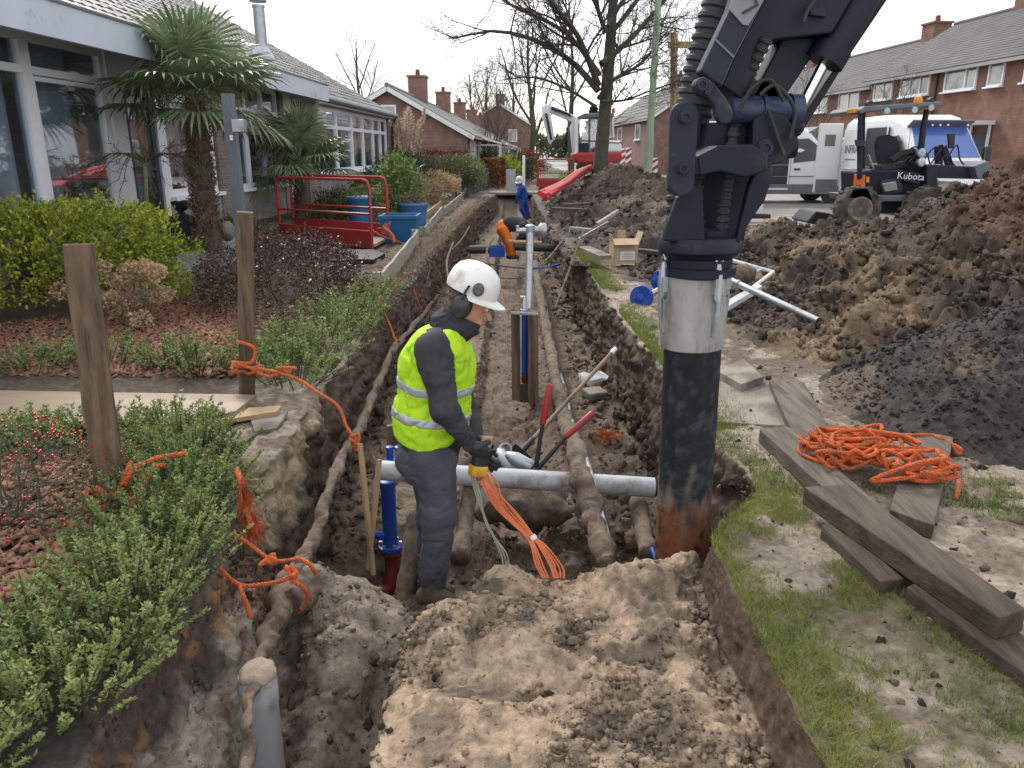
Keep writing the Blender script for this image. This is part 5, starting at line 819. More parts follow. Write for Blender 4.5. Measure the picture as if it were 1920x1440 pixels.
x, y = x[ok], y[ok]; k = len(x); h = r.uniform(.014, .045, k); an = r.random(k) * 6.283; ln = r.normal(0, .6, (k, 2)) * h[:, None]; b0 = np.stack((x, y, np.zeros(k) - .004), 1); sv = np.stack((np.cos(an), np.sin(an), 0 * an), 1) * .0019; tip = b0 + np.stack((ln[:, 0], ln[:, 1], h), 1); V = np.stack((b0 - sv, b0 + sv, tip), 1).reshape(-1, 3)
o = link('grass', fmesh('grass', V, np.arange(3 * k).reshape(k, 3), {'v': np.repeat(np.clip(.5 + .7 * fbm(b0, 1.2, 3, 409) + r.normal(0, .2, k), 0, 1), 3)}, False, mat['grass'])); o['kind'] = 'stuff'; o['label'] = 'short worn grass along the cut edge of the verge'; o['category'] = 'grass'
k = 26000; y = 4.5 + 10 * r.random(k); x = np.interp(y, [p_[0] for p_ in XR], [p_[1] for p_ in XR]) + .02 + np.abs(r.normal(0, .14, k)); ok = r.random(k) < sstep(fbm(np.stack((x, y, 0 * x), 1), .9, 3, 411), -.1, .3); x, y = x[ok], y[ok]; k = len(x); h = r.uniform(.02, .06, k); an = r.random(k) * 6.283; ln = r.normal(0, .6, (k, 2)) * h[:, None]; b0 = np.stack((x, y, np.zeros(k) - .004), 1); sv = np.stack((np.cos(an), np.sin(an), 0 * an), 1) * .003; tip = b0 + np.stack((ln[:, 0], ln[:, 1], h), 1); V = np.stack((b0 - sv, b0 + sv, tip), 1).reshape(-1, 3)
o = link('grass', fmesh('grass', V, np.arange(3 * k).reshape(k, 3), {'v': np.clip(np.repeat(r.random(k), 3), 0, 1)}, False, mat['grass'])); o['kind'] = 'stuff'; o['label'] = 'thin fringe of grass along the far trench edge'; o['category'] = 'grass'
# ================================================================ SUCTION EXCAVATOR ARM (hanging over the trench at the right)
YA = 3.55
arm = thing('suction_arm', 'big dark suction excavator arm with ribbed hose and steel pipe hanging into the trench', 'excavator arm', dp(1278, 1030, YA))
ptop = dp(1300, 625, YA); pbot = dp(1277, 1045, YA); ax = (pbot - ptop) / np.linalg.norm(pbot - ptop); mat['suck'] = M('worn black suction pipe', (.02, .023, .03), (.045, .046, .05), 5, .45, bump=.15, bsc=30, st=(1, 1, .5), dirt=(.16, .13, .105), damt=.5, dsc=2.6)
mat['suckrust'] = M('muddy rusty pipe end', (.15, .1, .07), (.2, .065, .025), 4, .8, bump=.5, bsc=30, st=(1, 1, .6), dirt=(.04, .03, .026), damt=.5, dsc=3)
R0 = .133
L_ = np.linalg.norm(pbot - ptop); hs = np.linspace(0, L_, 90); m = MB().lathe([(R0, h_) for h_ in hs] + [(R0 - .015, L_), (R0 - .015, L_ - .1)], ptop, 64, ax, False); V = m.V(); f = np.clip((V - ptop) @ ax / L_, 0, 1); Vs = V * np.array((1, 1, .28)); n1 = fbm(Vs, 9, 5, 801, .6); n2 = fbm(V, 26, 4, 811, .6); n3 = fbm(V * np.array((1, 1, .6)), 6, 4, 821)
cl = mixc(np.tile((.016, .019, .026), (len(V), 1)), (.05, .052, .058), sstep(n2, .1, .6) * .7); cl = mixc(cl, (.2, .17, .14), sstep(n1 * .7 + .5 * n3 + (f - .42) * 1.6, -.1, .6) * .9 * sstep(f, .1, .4)); cl = mixc(cl, (.012, .014, .02), sstep(fbm(Vs, 14, 4, 831), .15, .5) * .8); cl = mixc(cl, (.17, .06, .028), sstep(n3 * .22 + n1 * .06 + f, .66, .95) * .9); cl = mixc(cl, (.05, .03, .022), sstep(n3 * .15 + f, .7, .85) * sstep(n2 + n1, -.1, .5)); pm_ = soil_mat('worn suction pipe', .35, 60, .7, .25)
me = fmesh('suction_pipe', V - np.array(arm.location), np.array([q_ for q_ in m.F]), {'col': cl}, True, pm_); link('suction_pipe', me, arm)
stp = dp(1303, 500, YA); m = MB().lathe([(.143, 0), (.146, .02), (.146, .3), (.15, .31), (.15, .37), (.143, .375)], stp, 40, ax); sl_ = part('sleeve', m, mat['alu'], arm, True)
m = MB()
for an in (R(-62), R(-165), R(8), R(25)):
    u = np.cross(ax, (0, 1, 0)); u /= np.linalg.norm(u); v = np.cross(u, ax); o = u * math.cos(an) + v * math.sin(an); m = MB(); c0 = stp + ax * .02 + o * .155; m.tube([c0 - ax * .05, c0, c0 + ax * .1, c0 + ax * .12 + o * .012, c0 + ax * .26], [.01, .022, .02, .012, .01], 8); t_ = np.cross(ax, o); m.box(c0 + ax * .05, (.05, .03, .07), np.stack((t_, o, ax), 1)); m.box(c0 + ax * .2 - o * .004, (.028, .012, .15), np.stack((t_, o, ax), 1)); m.tube([c0 - ax * .06 - t_ * .02, c0 - ax * .085, c0 - ax * .06 + t_ * .02], .008, 6); part('clamp', m, mat['galv'], sl_, True)
ctp = dp(1312, 455, YA); m = MB().lathe([(.175, -.03), (.19, 0), (.19, .03), (.165, .055), (.15, .065), (.15, .1), (.168, .105), (.168, .14), (.15, .15)], ctp, 40, ax); part('collar', m, mat['arm'], arm, True, ang=35)
def ap(name, px, Y, t, m_='arm', par=None, bev=.008): return part(name, MB().pp(px, Y, t), mat[m_], par or arm, bevel=bev)
# cone shaped bracket
ap('bracket_plate', [(1243, 452), (1252, 420), (1270, 370), (1300, 345), (1318, 355), (1322, 456)], YA - .13, .05); ap('bracket_plate', [(1388, 456), (1398, 430), (1435, 375), (1450, 330), (1448, 300), (1425, 300), (1405, 350), (1380, 456)], YA - .12, .06); ap('bracket_back', [(1268, 452), (1290, 350), (1330, 280), (1430, 280), (1395, 452)], YA + .14, .05)
m = MB(); bx(m, *(lambda a, b: (a[0], b[0], YA - .05, YA + .1, b[2], a[2]))(dp(1322, 432, YA), dp(1372, 452, YA))); part('bracket_foot', m, mat['plate'], arm, bevel=.006)
# links, pins, cross tube
def pin(px, Y, r, par, dep=.03):
    c = dp(*px, Y); part('pin', MB().lathe([(r * 1.25, 0), (r * 1.25, dep * .5), (r, dep * .55), (r, dep), (r * .55, dep * 1.01), (r * .5, dep * .75), (.001, dep * .75)], c, 16, (0, -1, 0), False), mat['plate'], par, True)
def rounded(a, b, ra, rb, n=9):                               # capsule outline round two pixel centres
    an = math.atan2(b[1] - a[1], b[0] - a[0]); P_ = [(b[0] + rb * math.cos(an - 1.571 + 3.1416 * i / n), b[1] + rb * math.sin(an - 1.571 + 3.1416 * i / n)) for i in range(n + 1)]; P_ += [(a[0] + ra * math.cos(an + 1.571 + 3.1416 * i / n), a[1] + ra * math.sin(an + 1.571 + 3.1416 * i / n)) for i in range(n + 1)]; return P_
lk = ap('side_link', rounded((1284, 216), (1278, 345), 26, 24), YA - .24, .05, 'plate'); pin((1284, 220), YA - .24, .022, lk); pin((1280, 316), YA - .24, .02, lk)
ap('side_link', rounded((1290, 216), (1290, 345), 26, 24), YA + .1, .05, 'plate')
ap('cross_link', [(1308, 292), (1345, 273), (1412, 270), (1440, 290), (1440, 320), (1400, 333), (1350, 322), (1312, 330)], YA - .22, .3, 'arm')
ul = ap('curved_link', [(1300, 160), (1306, 148), (1320, 143), (1336, 152), (1362, 183), (1374, 205), (1375, 222), (1366, 233), (1352, 232), (1344, 220), (1340, 200), (1330, 185), (1306, 176)], YA - .26, .06, 'plate'); pin((1315, 160), YA - .26, .022, ul); m = MB(); m.box(dp(1329, 166, YA - .27), (.02, .03, .05), rot(ry=.4)); part('bolt_block', m, mat['plate'], ul)
m = MB(); a, b = dp(1368, 207, YA - .05), dp(1492, 207, YA - .02); m.tube([a, a * .98 + b * .02, b], [.052, .056, .056], 24); m.lathe([(.066, 0), (.066, .02)], a * .55 + b * .45, 24, b - a); m.lathe([(.07, 0), (.07, .05)], a * .12 + b * .88, 24, b - a); mat['bluetube'] = M('blue black steel tube', (.02, .035, .085), (.03, .045, .09), 5, .4, dirt=(.2, .18, .16), damt=.2); part('cross_tube', m, mat['bluetube'], arm, True)
kn = ap('knuckle', [(1412, 225), (1440, 205), (1475, 215), (1492, 250), (1488, 285), (1465, 306), (1435, 312), (1410, 290)], YA - .1, .24, 'arm'); pin((1433, 278), YA - .1, .03, kn); m = MB().lathe([(.055, -.09), (.055, .06)], dp(1462, 275, YA), 24, (1, .1, .1)); part('pivot_boss', m, mat['arm'], kn, True)
ap('rear_link', [(1380, 190), (1405, 150), (1440, 150), (1470, 165), (1492, 195), (1480, 205), (1400, 205)], YA + .02, .1, 'arm'); ap('core_frame', [(1330, 230), (1425, 225), (1420, 300), (1335, 330), (1318, 280)], YA + .0, .16, 'arm')
# main beam in plates; it runs on up and out of the picture
bm1 = ap('main_beam', [(1313, 133), (1368, 18), (1420, -150), (1560, -420), (1640, -420), (1500, -120), (1432, 0), (1376, 107), (1353, 160), (1336, 152)], YA - .2, .1, 'plate'); ap('beam_joint', [(1339, 74), (1341, 71), (1377, 105), (1375, 109)], YA - .206, .01, 'greysteel', bm1, 0)
st_ = [(1373, 0), (1395, -45), (1455, -45), (1432, 0), (1403, 48), (1393, 46), (1367, 17)]; mat['stickerg'] = M('pale sticker', (.2, .21, .24), (.17, .18, .2), 6, .5); ap('sticker', st_, YA - .208, .006, 'stickerg', bm1, 0)
q = dp(1402, -2, YA - .212); text('Lu', .1, mat['black'], bm1, tuple(np.array(q) - np.array(bm1.matrix_basis.translation) - np.array(arm.location)), rot(R(90), 0, 0) @ rot(0, 0, R(118)))
ap('beam_core', [(1376, 107), (1432, 0), (1500, -120), (1640, -420), (1760, -420), (1640, -120), (1596, 0), (1560, 62), (1470, 72), (1446, 76), (1410, 150), (1390, 185), (1353, 160)], YA - .08, .22, 'arm'); ap('beam_core', [(1469, 70), (1545, 70), (1522, 108), (1470, 185), (1410, 182)], YA + .02, .16, 'arm'); ap('beam_bracket', [(1518, 12), (1548, 16), (1550, 32), (1520, 28)], YA - .11, .04, 'plate', None, .004)
# hydraulic cylinder: barrel, rod and its guard rail
a, b, c_ = dp(1790, -300, YA + .0), dp(1552, 105, YA - .0), dp(1492, 222, YA - .0); m = MB().tube([a, b], [.075, .072], 24); m.lathe([(.083, -.04), (.083, .03)], b, 24, b - a); cy = part('cylinder_barrel', m, mat['arm'], arm, True); part('cylinder_rod', MB().tube([b, c_], .024, 20), mat['chrome'], cy, True); m = MB().lathe([(.045, -.04), (.05, .05)], c_, 16, c_ - b); m.ball(c_ + (c_ - b) * .12, .055, 12, 8); part('rod_eye', m, mat['arm'], cy, True)
ap('arm_rail', [(1498, 246), (1500, 225), (1571, 118), (1600, 60), (1860, -400), (1920, -400), (1664, 0), (1600, 95), (1510, 240)], YA + .05, .1, 'arm')
# ribbed hose behind the links and the cable chain
def ribbed(path, r, rib, n=14, amp=.12):
    q = spl(path, 60); ln = np.linalg.norm(np.diff(q, axis=0), axis=1).sum(); k = int(ln / rib * 6); q = spl(path, k); s = np.arange(k) / 6.; return MB().tube(q, r * (1 - amp * (np.cos(s * 6.283) > .3)), n)
H = [dp(1292, 455, YA + .12), dp(1283, 385, YA + .16), dp(1290, 290, YA + .18), dp(1302, 200, YA + .2), dp(1325, 105, YA + .2), dp(1353, 10, YA + .2), dp(1395, -100, YA + .2), dp(1470, -260, YA + .2), dp(1560, -420, YA + .2)]; part('ribbed_hose', ribbed(H, .088, .052, 22), mat['hose'], arm, True, ang=25)
H = [dp(1352, 440, YA - .02), dp(1358, 390, YA - .03), dp(1366, 330, YA - .03), dp(1378, 240, YA - .02), dp(1398, 175, YA - .03), dp(1410, 130, YA - .06), dp(1440, 70, YA - .1)]; part('cable_hose', ribbed(H, .028, .034, 12, .22), mat['hose'], arm, True, ang=25)
for k, px in enumerate([[(1425, 178), (1455, 160), (1490, 205), (1480, 260)], [(1385, 210), (1410, 165), (1445, 150), (1470, 190)], [(1506, 42), (1520, 10), (1560, -30)], [(1440, 205), (1452, 240), (1462, 270), (1470, 290)]]): part('hydraulic_hose', MB().tube(spl([dp(*q, YA - .13) for q in px], 14), .0085, 8), mat['rubber'], arm, True)
# ================================================================ VEHICLES
def poly_extrude(prof, x0, x1): return MB().prism([(x0, y, z) for y, z in prof], (x1 - x0, 0, 0))
def wheel(t, x, y, z, r, w_, sg, hub='galv', name='wheel'):
    wv = part(name, MB().lathe([(r * .62, -w_ / 2), (r * .93, -w_ / 2), (r, -w_ * .36), (r, w_ * .36), (r * .93, w_ / 2), (r * .62, w_ / 2)], (x, y, z), 24, (1, 0, 0)), mat['rubber'], t, True, local=True); m = MB().lathe([(r * .64, 0), (r * .6, .02), (r * .5, .025), (r * .2, .0), (r * .16, .03), (.001, .035)], (x + sg * w_ / 2, y, z), 20, (sg, 0, 0), False)
    for k in range(5): a = k * 1.2566; m.box((x + sg * (w_ / 2 + .012), y + math.cos(a) * r * .38, z + math.sin(a) * r * .38), (.03, r * .16, r * .36), rot(rx=a - 1.57))
    part('rim', m, mat[hub], wv, True, local=True); return wv
def lofted(sections):                                        # body from cross sections given as (y, [(x, z) ...])
    V = []; n_ = len(sections[0][1])
    for y, S in sections: V += [(x, y, z) for x, z in S]
    k = len(sections); return np.array(V), [(i * n_ + j, i * n_ + (j + 1) % n_, (i + 1) * n_ + (j + 1) % n_, (i + 1) * n_ + j)[::-1] for i in range(k - 1) for j in range(n_)] + [tuple(range(n_)), tuple((k - 1) * n_ + j for j in range(n_))[::-1]]
def van(name, label, loc, rz, open_side=True, rear_open=True, letter=None, blueitem=True):
    """panel van, nose along -y, right hand side at -x"""
    t = thing(name, label, 'van', loc, rz, None); W = 1.0
    def sec(y, zb, zt, w_, wt, zs): return (y, [(-w_, zb), (w_, zb), (w_ * 1.0, zs), (w_ * .985, zs + (zt - zs) * .35), (wt, zt - .14), (wt - .16, zt), (-wt + .16, zt), (-wt, zt - .14), (-w_ * .985, zs + (zt - zs) * .35), (-w_, zs)])
    V, F = lofted([sec(0, .45, 1.02, .8, .72, .7), sec(.06, .32, 1.12, .93, .82, .8), sec(.35, .3, 1.2, 1.0, .92, .95), sec(1.02, .3, 1.38, 1.0, .93, 1.1), sec(1.12, .3, 1.46, 1.0, .93, 1.15), sec(1.95, .3, 2.36, 1.0, .84, 1.3), sec(2.2, .3, 2.52, 1.0, .86, 1.3), sec(2.7, .3, 2.62, 1.0, .88, 1.3), sec(3.6, .3, 2.64, 1.0, .89, 1.3), sec(5.5, .3, 2.62, 1.0, .89, 1.3), sec(5.62, .35, 2.58, .98, .87, 1.3)])
    body = part('body', (V, F), mat['vanpaint'], t, True, True, ang=28)
    m = MB(); m.add([(-.8, 1.19, 1.5), (.8, 1.19, 1.5), (.7, 1.93, 2.3), (-.7, 1.93, 2.3), (-.8, 1.15, 1.53), (.8, 1.15, 1.53), (.7, 1.89, 2.33), (-.7, 1.89, 2.33)], [(3, 2, 1, 0), (4, 5, 6, 7), (0, 1, 5, 4), (2, 3, 7, 6), (1, 2, 6, 5), (3, 0, 4, 7)]); part('windscreen', m, mat['vanpane'], t, local=True)
    m = MB(); m.box((0, 1.78, 2.36), (1.62, .34, .045), rot(rx=-.5)); sv = part('sun_visor', m, mat['greysteel'], t, local=True, bevel=.01)
    for x in (-.3, -.1, .1, .62): part('marker_light', MB().ball((x, 1.62, 2.32), .03, 8, 6), mat['white'], sv, True, True)
    m = MB(); bx(m, -.72, .72, -.03, .06, .5, .78); part('grille', m, mat['black'], t, local=True); m = MB(); bx(m, -.95, .95, -.06, .3, .3, .48); part('bumper', m, mat['vangrey'], t, local=True, bevel=.03)
    for sg in (-1, 1): m = MB(); m.box((sg * .78, .1, .9), (.26, .12, .24), rot(rz=-sg * .35)); part('headlight', m, mat['farpane'], t, local=True, bevel=.03); m = MB(); m.box((sg * 1.16, 1.5, 1.62), (.2, .12, .34)); m.box((sg * 1.02, 1.5, 1.5), (.12, .06, .06)); part('mirror', m, mat['black'], t, local=True, bevel=.03)
    for x in (-.3, .3): m = MB(); m.box((x, .95, 1.375), (.34, .05, .02), rot(rx=.2)); part('vent_slot', m, mat['black'], body, local=True)
    for sg in (-1, 1):
        x0 = sg * 1.004; m = MB().prism([(x0, 1.35, 1.42), (x0, 2.45, 1.3), (x0 * .955, 2.42, 2.05), (x0 * .95, 2.0, 2.08), (x0 * .965, 1.75, 1.9)], (sg * .006, 0, 0)); part('side_window', m, mat['darkpane'], t, local=True)
        m = MB(); bx(m, x0, x0 + sg * .018, .9, 5.5, .3, .62); part('lower_trim', m, mat['vangrey'], t, local=True)
        m = MB()
        for y in (1.3, 2.52, 4.0): bx(m, x0 - sg * .004, x0 + sg * .004, y, y + .014, .62, 2.2)
        bx(m, x0 - sg * .004, x0 + sg * .014, 2.6, 5.45, 1.22, 1.26); bx(m, x0 - sg * .004, x0 + sg * .01, 1.3, 5.45, .86, .885); part('panel_line', m, mat['vangrey'], t, local=True); m = MB(); bx(m, x0, x0 + sg * .03, 2.2, 2.4, 1.08, 1.13); part('door_handle', m, mat['black'], t, local=True)
        for y in (1.02, 4.55): wheel(t, sg * .86, y, .35, .35, .24, sg); part('wheel_arch', MB().lathe([(.43, 0), (.43, .02), (.34, .021)], (sg * .99, y, .38), 24, (sg, 0, 0)), mat['black'], t, True, True)
    if open_side:
        m = MB(); bx(m, -1.012, -.93, 2.6, 3.85, .5, 2.3); part('dark_inside_slab', m, mat['black'], t, local=True)  # solid black slab stands in for the shaded inside of the van
        m = MB(); bx(m, -1.02, -.985, 2.56, 2.6, .5, 2.32); bx(m, -1.02, -.985, 3.85, 3.89, .5, 2.32); bx(m, -1.02, -.985, 2.6, 3.85, 2.3, 2.34); bx(m, -1.05, -.96, 2.56, 3.89, .44, .5); part('opening_frame', m, mat['vanpaint'], t, local=True)
        m = MB(); bx(m, -1.1, -1.05, 3.9, 5.2, .5, 2.3); bx(m, -1.115, -1.1, 3.95, 5.15, 1.15, 1.18); part('sliding_door', m, mat['vanpaint'], t, local=True, bevel=.03)
        if blueitem: m = MB(); m.ball((-1.03, 2.85, 1.75), .17, 12, 8, (.35, 1, 1.5)); part('hanging_jacket', m, mat['workblue'], t, True, True)
    if rear_open:
        m = MB(); V = []; m.box((-1.32, 5.72, 1.45), (.72, .08, 2.1), rot(rz=-.25)); d = part('rear_door', m, mat['vanpaint'], t, local=True, bevel=.04); m = MB(); m.box((-1.33, 5.672, 2.0), (.3, .02, .34), rot(rz=-.25)); part('door_window', m, mat['vangrey'], d, local=True); m = MB(); m.box((-1.32, 5.655, .62), (.62, .02, .4), rot(rz=-.25)); part('door_lower_panel', m, mat['vangrey'], d, local=True)
    if letter: text(letter, .34, mat['greysteel'], t, (-1.112 if open_side else -1.012, 4.55, 1.72), rot(R(90), 0, R(-90)), 'lettering'); text('ondergronds', .09, mat['greysteel'], t, (-1.112 if open_side else -1.012, 4.55, 1.5), rot(R(90), 0, R(-90)), 'lettering') if 0 else None
    m = MB(); bx(m, -1.108, -1.104, 4.2, 4.95, 1.42, 1.45); part('print_line', m, mat['vangrey'], t, local=True) if letter else None
    return t
van('white_van', 'white high roof van facing the camera with dark sun visor and blue windscreen', (11.25, 19.6, 0), 0, letter='INFRA')
van('white_van', 'white van standing across behind the other, its side door open on a blue crate', (11.75, 27.6, 0), R(90), letter=None, blueitem=False, rear_open=False)
m = MB(); m.box((8.75, 26.75, .72), (.42, .2, .36)); solo('crate', m, 'workblue', 'bright blue crate in the open side door of the rear van', 'crate', bevel=.02)
# compact loader
ld_ = thing('compact_loader', 'small muddy wheeled loader with open canopy and orange rear lamp in front of the vans', 'loader', (8.7, 15.0, .25), 0)
lp = dp
for (px, py, Y, sg) in ((1607, 388, 14.5, -1), (1607, 388, 15.9, 1), (1735, 386, 14.4, -1), (1760, 386, 15.9, 1)):
    q = lp(px, py, Y); q[2] = .65; wv = part('wheel', MB().lathe([(.22, -.15), (.37, -.15), (.4, -.11), (.4, .11), (.37, .15), (.22, .15)], q, 22, (0, 1, 0)), mat['tyre'], ld_, True); m = MB()
    for k in range(16): a = k * .3927; m.box(q + np.array((math.cos(a) * .4, .07 * (-1) ** k, math.sin(a) * .4)), (.06, .15, .05), rot(ry=-a))
    part('tread', m, mat['tyre'], wv, kind='stuff'); part('rim', MB().lathe([(.23, 0), (.2, .02), (.08, -.02), (.001, .02)], q + np.array((0, -.15, 0)), 16, (0, -1, 0), False), mat['mudrim'], wv, True)
def lpp(name, px, Y, t_, m_, bev=.015, par=None): return part(name, MB().pp(px, Y, t_), mat[m_], par or ld_, bevel=bev)
lpp('rear_body', [(1616, 322), (1640, 318), (1690, 318), (1735, 330), (1738, 372), (1720, 380), (1640, 380), (1618, 372)], 14.7, 1.0, 'arm', .04); lpp('rear_bumper', [(1600, 366), (1740, 366), (1742, 378), (1604, 378)], 14.55, 1.2, 'greysteel', .02); lpp('chassis', [(1630, 378), (1745, 374), (1790, 340), (1800, 372), (1740, 400), (1640, 400)], 14.8, .8, 'black', .02); lpp('fender', [(1590, 372), (1600, 352), (1628, 352), (1640, 378)], 14.35, .35, 'plate', .02)
hl = lpp('rear_lamp', [(1654, 344), (1680, 340), (1684, 356), (1660, 360)], 14.6, .1, 'farpane', .012); lpp('lamp_surround', [(1652, 338), (1690, 334), (1694, 362), (1655, 366)], 14.66, .06, 'black', .02); lpp('orange_panel', [(1606, 327), (1623, 328), (1622, 363), (1604, 360)], 14.6, .12, 'orangepl', .008); lpp('yellow_sticker', [(1625, 331), (1630, 332), (1630, 342), (1624, 342)], 14.68, .01, 'yellow', 0); lpp('number_plate', [(1624, 352), (1634, 352), (1633, 364), (1623, 364)], 14.66, .02, 'white', 0)
sd_ = lpp('side_cover', [(1694, 322), (1722, 324), (1722, 345), (1694, 340)], 14.6, .05, 'plate', .008); text('Kubota', .17, mat['white'], sd_, tuple(np.array(dp(1708, 331, 14.59)) - np.array((8.7, 15, .25))), rot(R(90), 0, 0) @ rot(0, 0, R(-4)))
lpp('seat_back', [(1646, 290), (1644, 270), (1650, 256), (1668, 252), (1684, 258), (1690, 274), (1688, 296), (1680, 318), (1652, 318)], 15.0, .16, 'navy', .04); lpp('seat', [(1650, 308), (1700, 302), (1705, 316), (1652, 322)], 14.85, .5, 'black', .03); lpp('armrest', [(1668, 296), (1688, 282), (1716, 278), (1718, 286), (1692, 292), (1676, 304)], 14.75, .07, 'rubber', .012); lpp('console', [(1702, 288), (1726, 284), (1730, 330), (1704, 330)], 14.9, .4, 'black', .02)
for cp_ in ([(1612, 335, 14.6), (1612, 260, 14.6), (1614, 215, 14.6), (1622, 204, 14.6)], [(1617, 335, 15.7), (1617, 260, 15.7), (1618, 212, 15.7)], [(1722, 318, 14.7), (1730, 240, 14.7), (1738, 206, 14.7)], [(1724, 318, 15.7), (1732, 240, 15.7), (1738, 206, 15.7)]): part('canopy_post', MB().tube([lp(*q_) for q_ in cp_], .05, 8), mat['arm'], ld_, True)
lpp('canopy_roof', [(1612, 206), (1622, 199), (1690, 195), (1760, 190), (1768, 192), (1762, 198), (1690, 204), (1622, 210), (1614, 214)], 14.5, 1.4, 'greysteel', .015)
for (px, py) in ((1630, 194), (1745, 189)): part('work_lamp', MB().lathe([(.05, -.05), (.06, 0), (.06, .05)], lp(px, py, 14.6), 10, (0, 1, 0)), mat['black'], ld_, True)
for (px, py) in ((1662, 208), (1714, 206), (1745, 202)): part('work_lamp', MB().lathe([(.03, -.05), (.055, 0), (.055, .03), (.001, .031)], lp(px, py, 14.48), 10, (0, -1, 0)), mat['galv'], ld_, True)
part('beacon', MB().lathe([(.07, 0), (.075, .05), (.06, .1), (.01, .12)], lp(1721, 193, 15), 12), mat['amber'], ld_, True); lpp('roof_beacon_bar', [(1600, 204), (1616, 203), (1616, 211), (1600, 212)], 14.6, .3, 'amber', .01)
m = MB().tube(spl([lp(1700, 300, 14.8), lp(1706, 280, 14.8), lp(1720, 276, 14.8), lp(1730, 290, 14.8)], 12), .014, 6); m.lathe([(.13, -.01), (.15, 0), (.13, .01)], lp(1722, 285, 14.9), 16, (.4, -.3, .8)); part('steering_wheel', m, mat['rubber'], ld_, True)
for (px, py) in ((1727, 287), (1727, 304)): part('head_lamp', MB().lathe([(.05, -.08), (.085, 0), (.085, .02), (.06, .03), (.001, .02)], lp(px, py, 14.55), 14, (.3, -1, 0)), mat['galv'], ld_, True)
lpp('loader_arm', [(1740, 318), (1745, 308), (1830, 314), (1852, 306), (1860, 326), (1835, 336), (1745, 334)], 14.6, .18, 'plate', .015); lpp('loader_arm', [(1740, 318), (1745, 308), (1830, 314), (1852, 306), (1860, 326), (1835, 336), (1745, 334)], 15.6, .18, 'plate', .015); lpp('arm_post', [(1738, 352), (1738, 310), (1756, 308), (1760, 360)], 14.55, .25, 'plate', .015); lpp('lift_link', [(1758, 308), (1757, 275), (1768, 270), (1772, 278), (1768, 308)], 14.9, .12, 'plate', .01); lpp('lift_link', [(1768, 276), (1776, 272), (1790, 318), (1780, 320)], 14.85, .12, 'plate', .01); lpp('quick_hitch', [(1826, 312), (1852, 302), (1866, 312), (1864, 336), (1834, 336)], 14.4, 1.5, 'greysteel', .02); lpp('mirror', [(1778, 250), (1792, 250), (1790, 278), (1780, 278)], 14.6, .06, 'black', .012); lpp('side_mirror', [(1604, 262), (1624, 264), (1622, 276), (1606, 274)], 14.5, .06, 'black', .012)
part('control_lever', MB().tube([lp(1628, 290, 14.7), lp(1638, 316, 14.7)], .016, 6), mat['galv'], ld_, True)
for k in range(7): r = random.Random(900 + k); a = lp(1690 + k * 14, 300 + r.random() * 10, 14.75); part('hydraulic_hose', MB().tube(spl([a, a + np.array((.15, 0, .12 + r.random() * .15)), a + np.array((.3, .1, .02)), a + np.array((.42, .1, -.1))], 10), .014, 6), mat['rubber'], ld_, True)
m = MB().pp([(1512, 416), (1530, 396), (1573, 403), (1580, 423), (1545, 424), (1520, 420)], 15.6, .9); solo('bucket', m, 'black', 'muddy black digging bucket lying on the road edge behind the loader', 'bucket', bevel=.03)
# white and red excavator
ex = thing('mini_excavator', 'white and red tracked excavator with glass cab working behind the street tree', 'excavator', (3.9, 34, .3)); YE = 34
def epp(name, px, Y, t_, m_, bev=.02, par=None): return part(name, MB().pp(px, Y, t_), mat[m_], par or ex, bevel=bev)
for Y in (33.0, 35.0): m = MB(); a, b = dp(1083, 312, Y), dp(1160, 312, Y); m.pp(rounded((1090, 314), (1152, 314), 9, 9), Y, .45); part('track', m, mat['rubber'], ex)
epp('lower_body', [(1076, 286), (1166, 284), (1167, 300), (1160, 307), (1085, 308), (1076, 300)], 33.0, 2.1, 'redp', .12); epp('counterweight', [(1136, 262), (1160, 264), (1167, 272), (1166, 286), (1136, 287)], 33.1, 1.9, 'white', .1); epp('engine_stripe', [(1138, 266), (1162, 267), (1163, 269), (1138, 268)], 33.08, .02, 'redp', 0)
cb = epp('cab_frame', [(1079, 292), (1079, 228), (1083, 217), (1100, 214), (1150, 214), (1152, 258), (1149, 258), (1147, 220), (1102, 220), (1088, 224), (1084, 234), (1084, 292)], 33.2, 1.3, 'white', .02); epp('cab_roof', [(1082, 219), (1096, 212), (1152, 212), (1153, 219), (1084, 222)], 33.1, 1.5, 'greysteel', .04); epp('cab_glass', [(1085, 226), (1146, 222), (1147, 286), (1085, 286)], 33.35, .012, 'pane', 0, cb); epp('cab_back', [(1116, 226), (1146, 222), (1147, 286), (1116, 286)], 34.3, .1, 'black', 0, cb); epp('driver_seat', [(1112, 272), (1118, 272), (1120, 244), (1126, 244), (1126, 286), (1110, 286)], 33.7, .5, 'black', .02, cb)
for px in ([(1104, 222), (1107, 222), (1107, 287), (1104, 287)], [(1127, 222), (1131, 222), (1131, 287), (1127, 287)], [(1085, 262), (1128, 264), (1128, 267), (1085, 265)]): epp('cab_post', px, 33.25, .08, 'greysteel', 0, cb)
epp('cab_window', [(1133, 224), (1146, 224), (1147, 254), (1133, 254)], 33.33, .02, 'farpane', 0, cb); epp('cab_step_panel', [(1085, 268), (1104, 268), (1104, 288), (1085, 288)], 33.26, .05, 'plate', .01, cb); part('beacon', MB().lathe([(.07, 0), (.07, .15), (.03, .2)], dp(1150, 212, 33.6), 10), mat['redp'], ex, True)
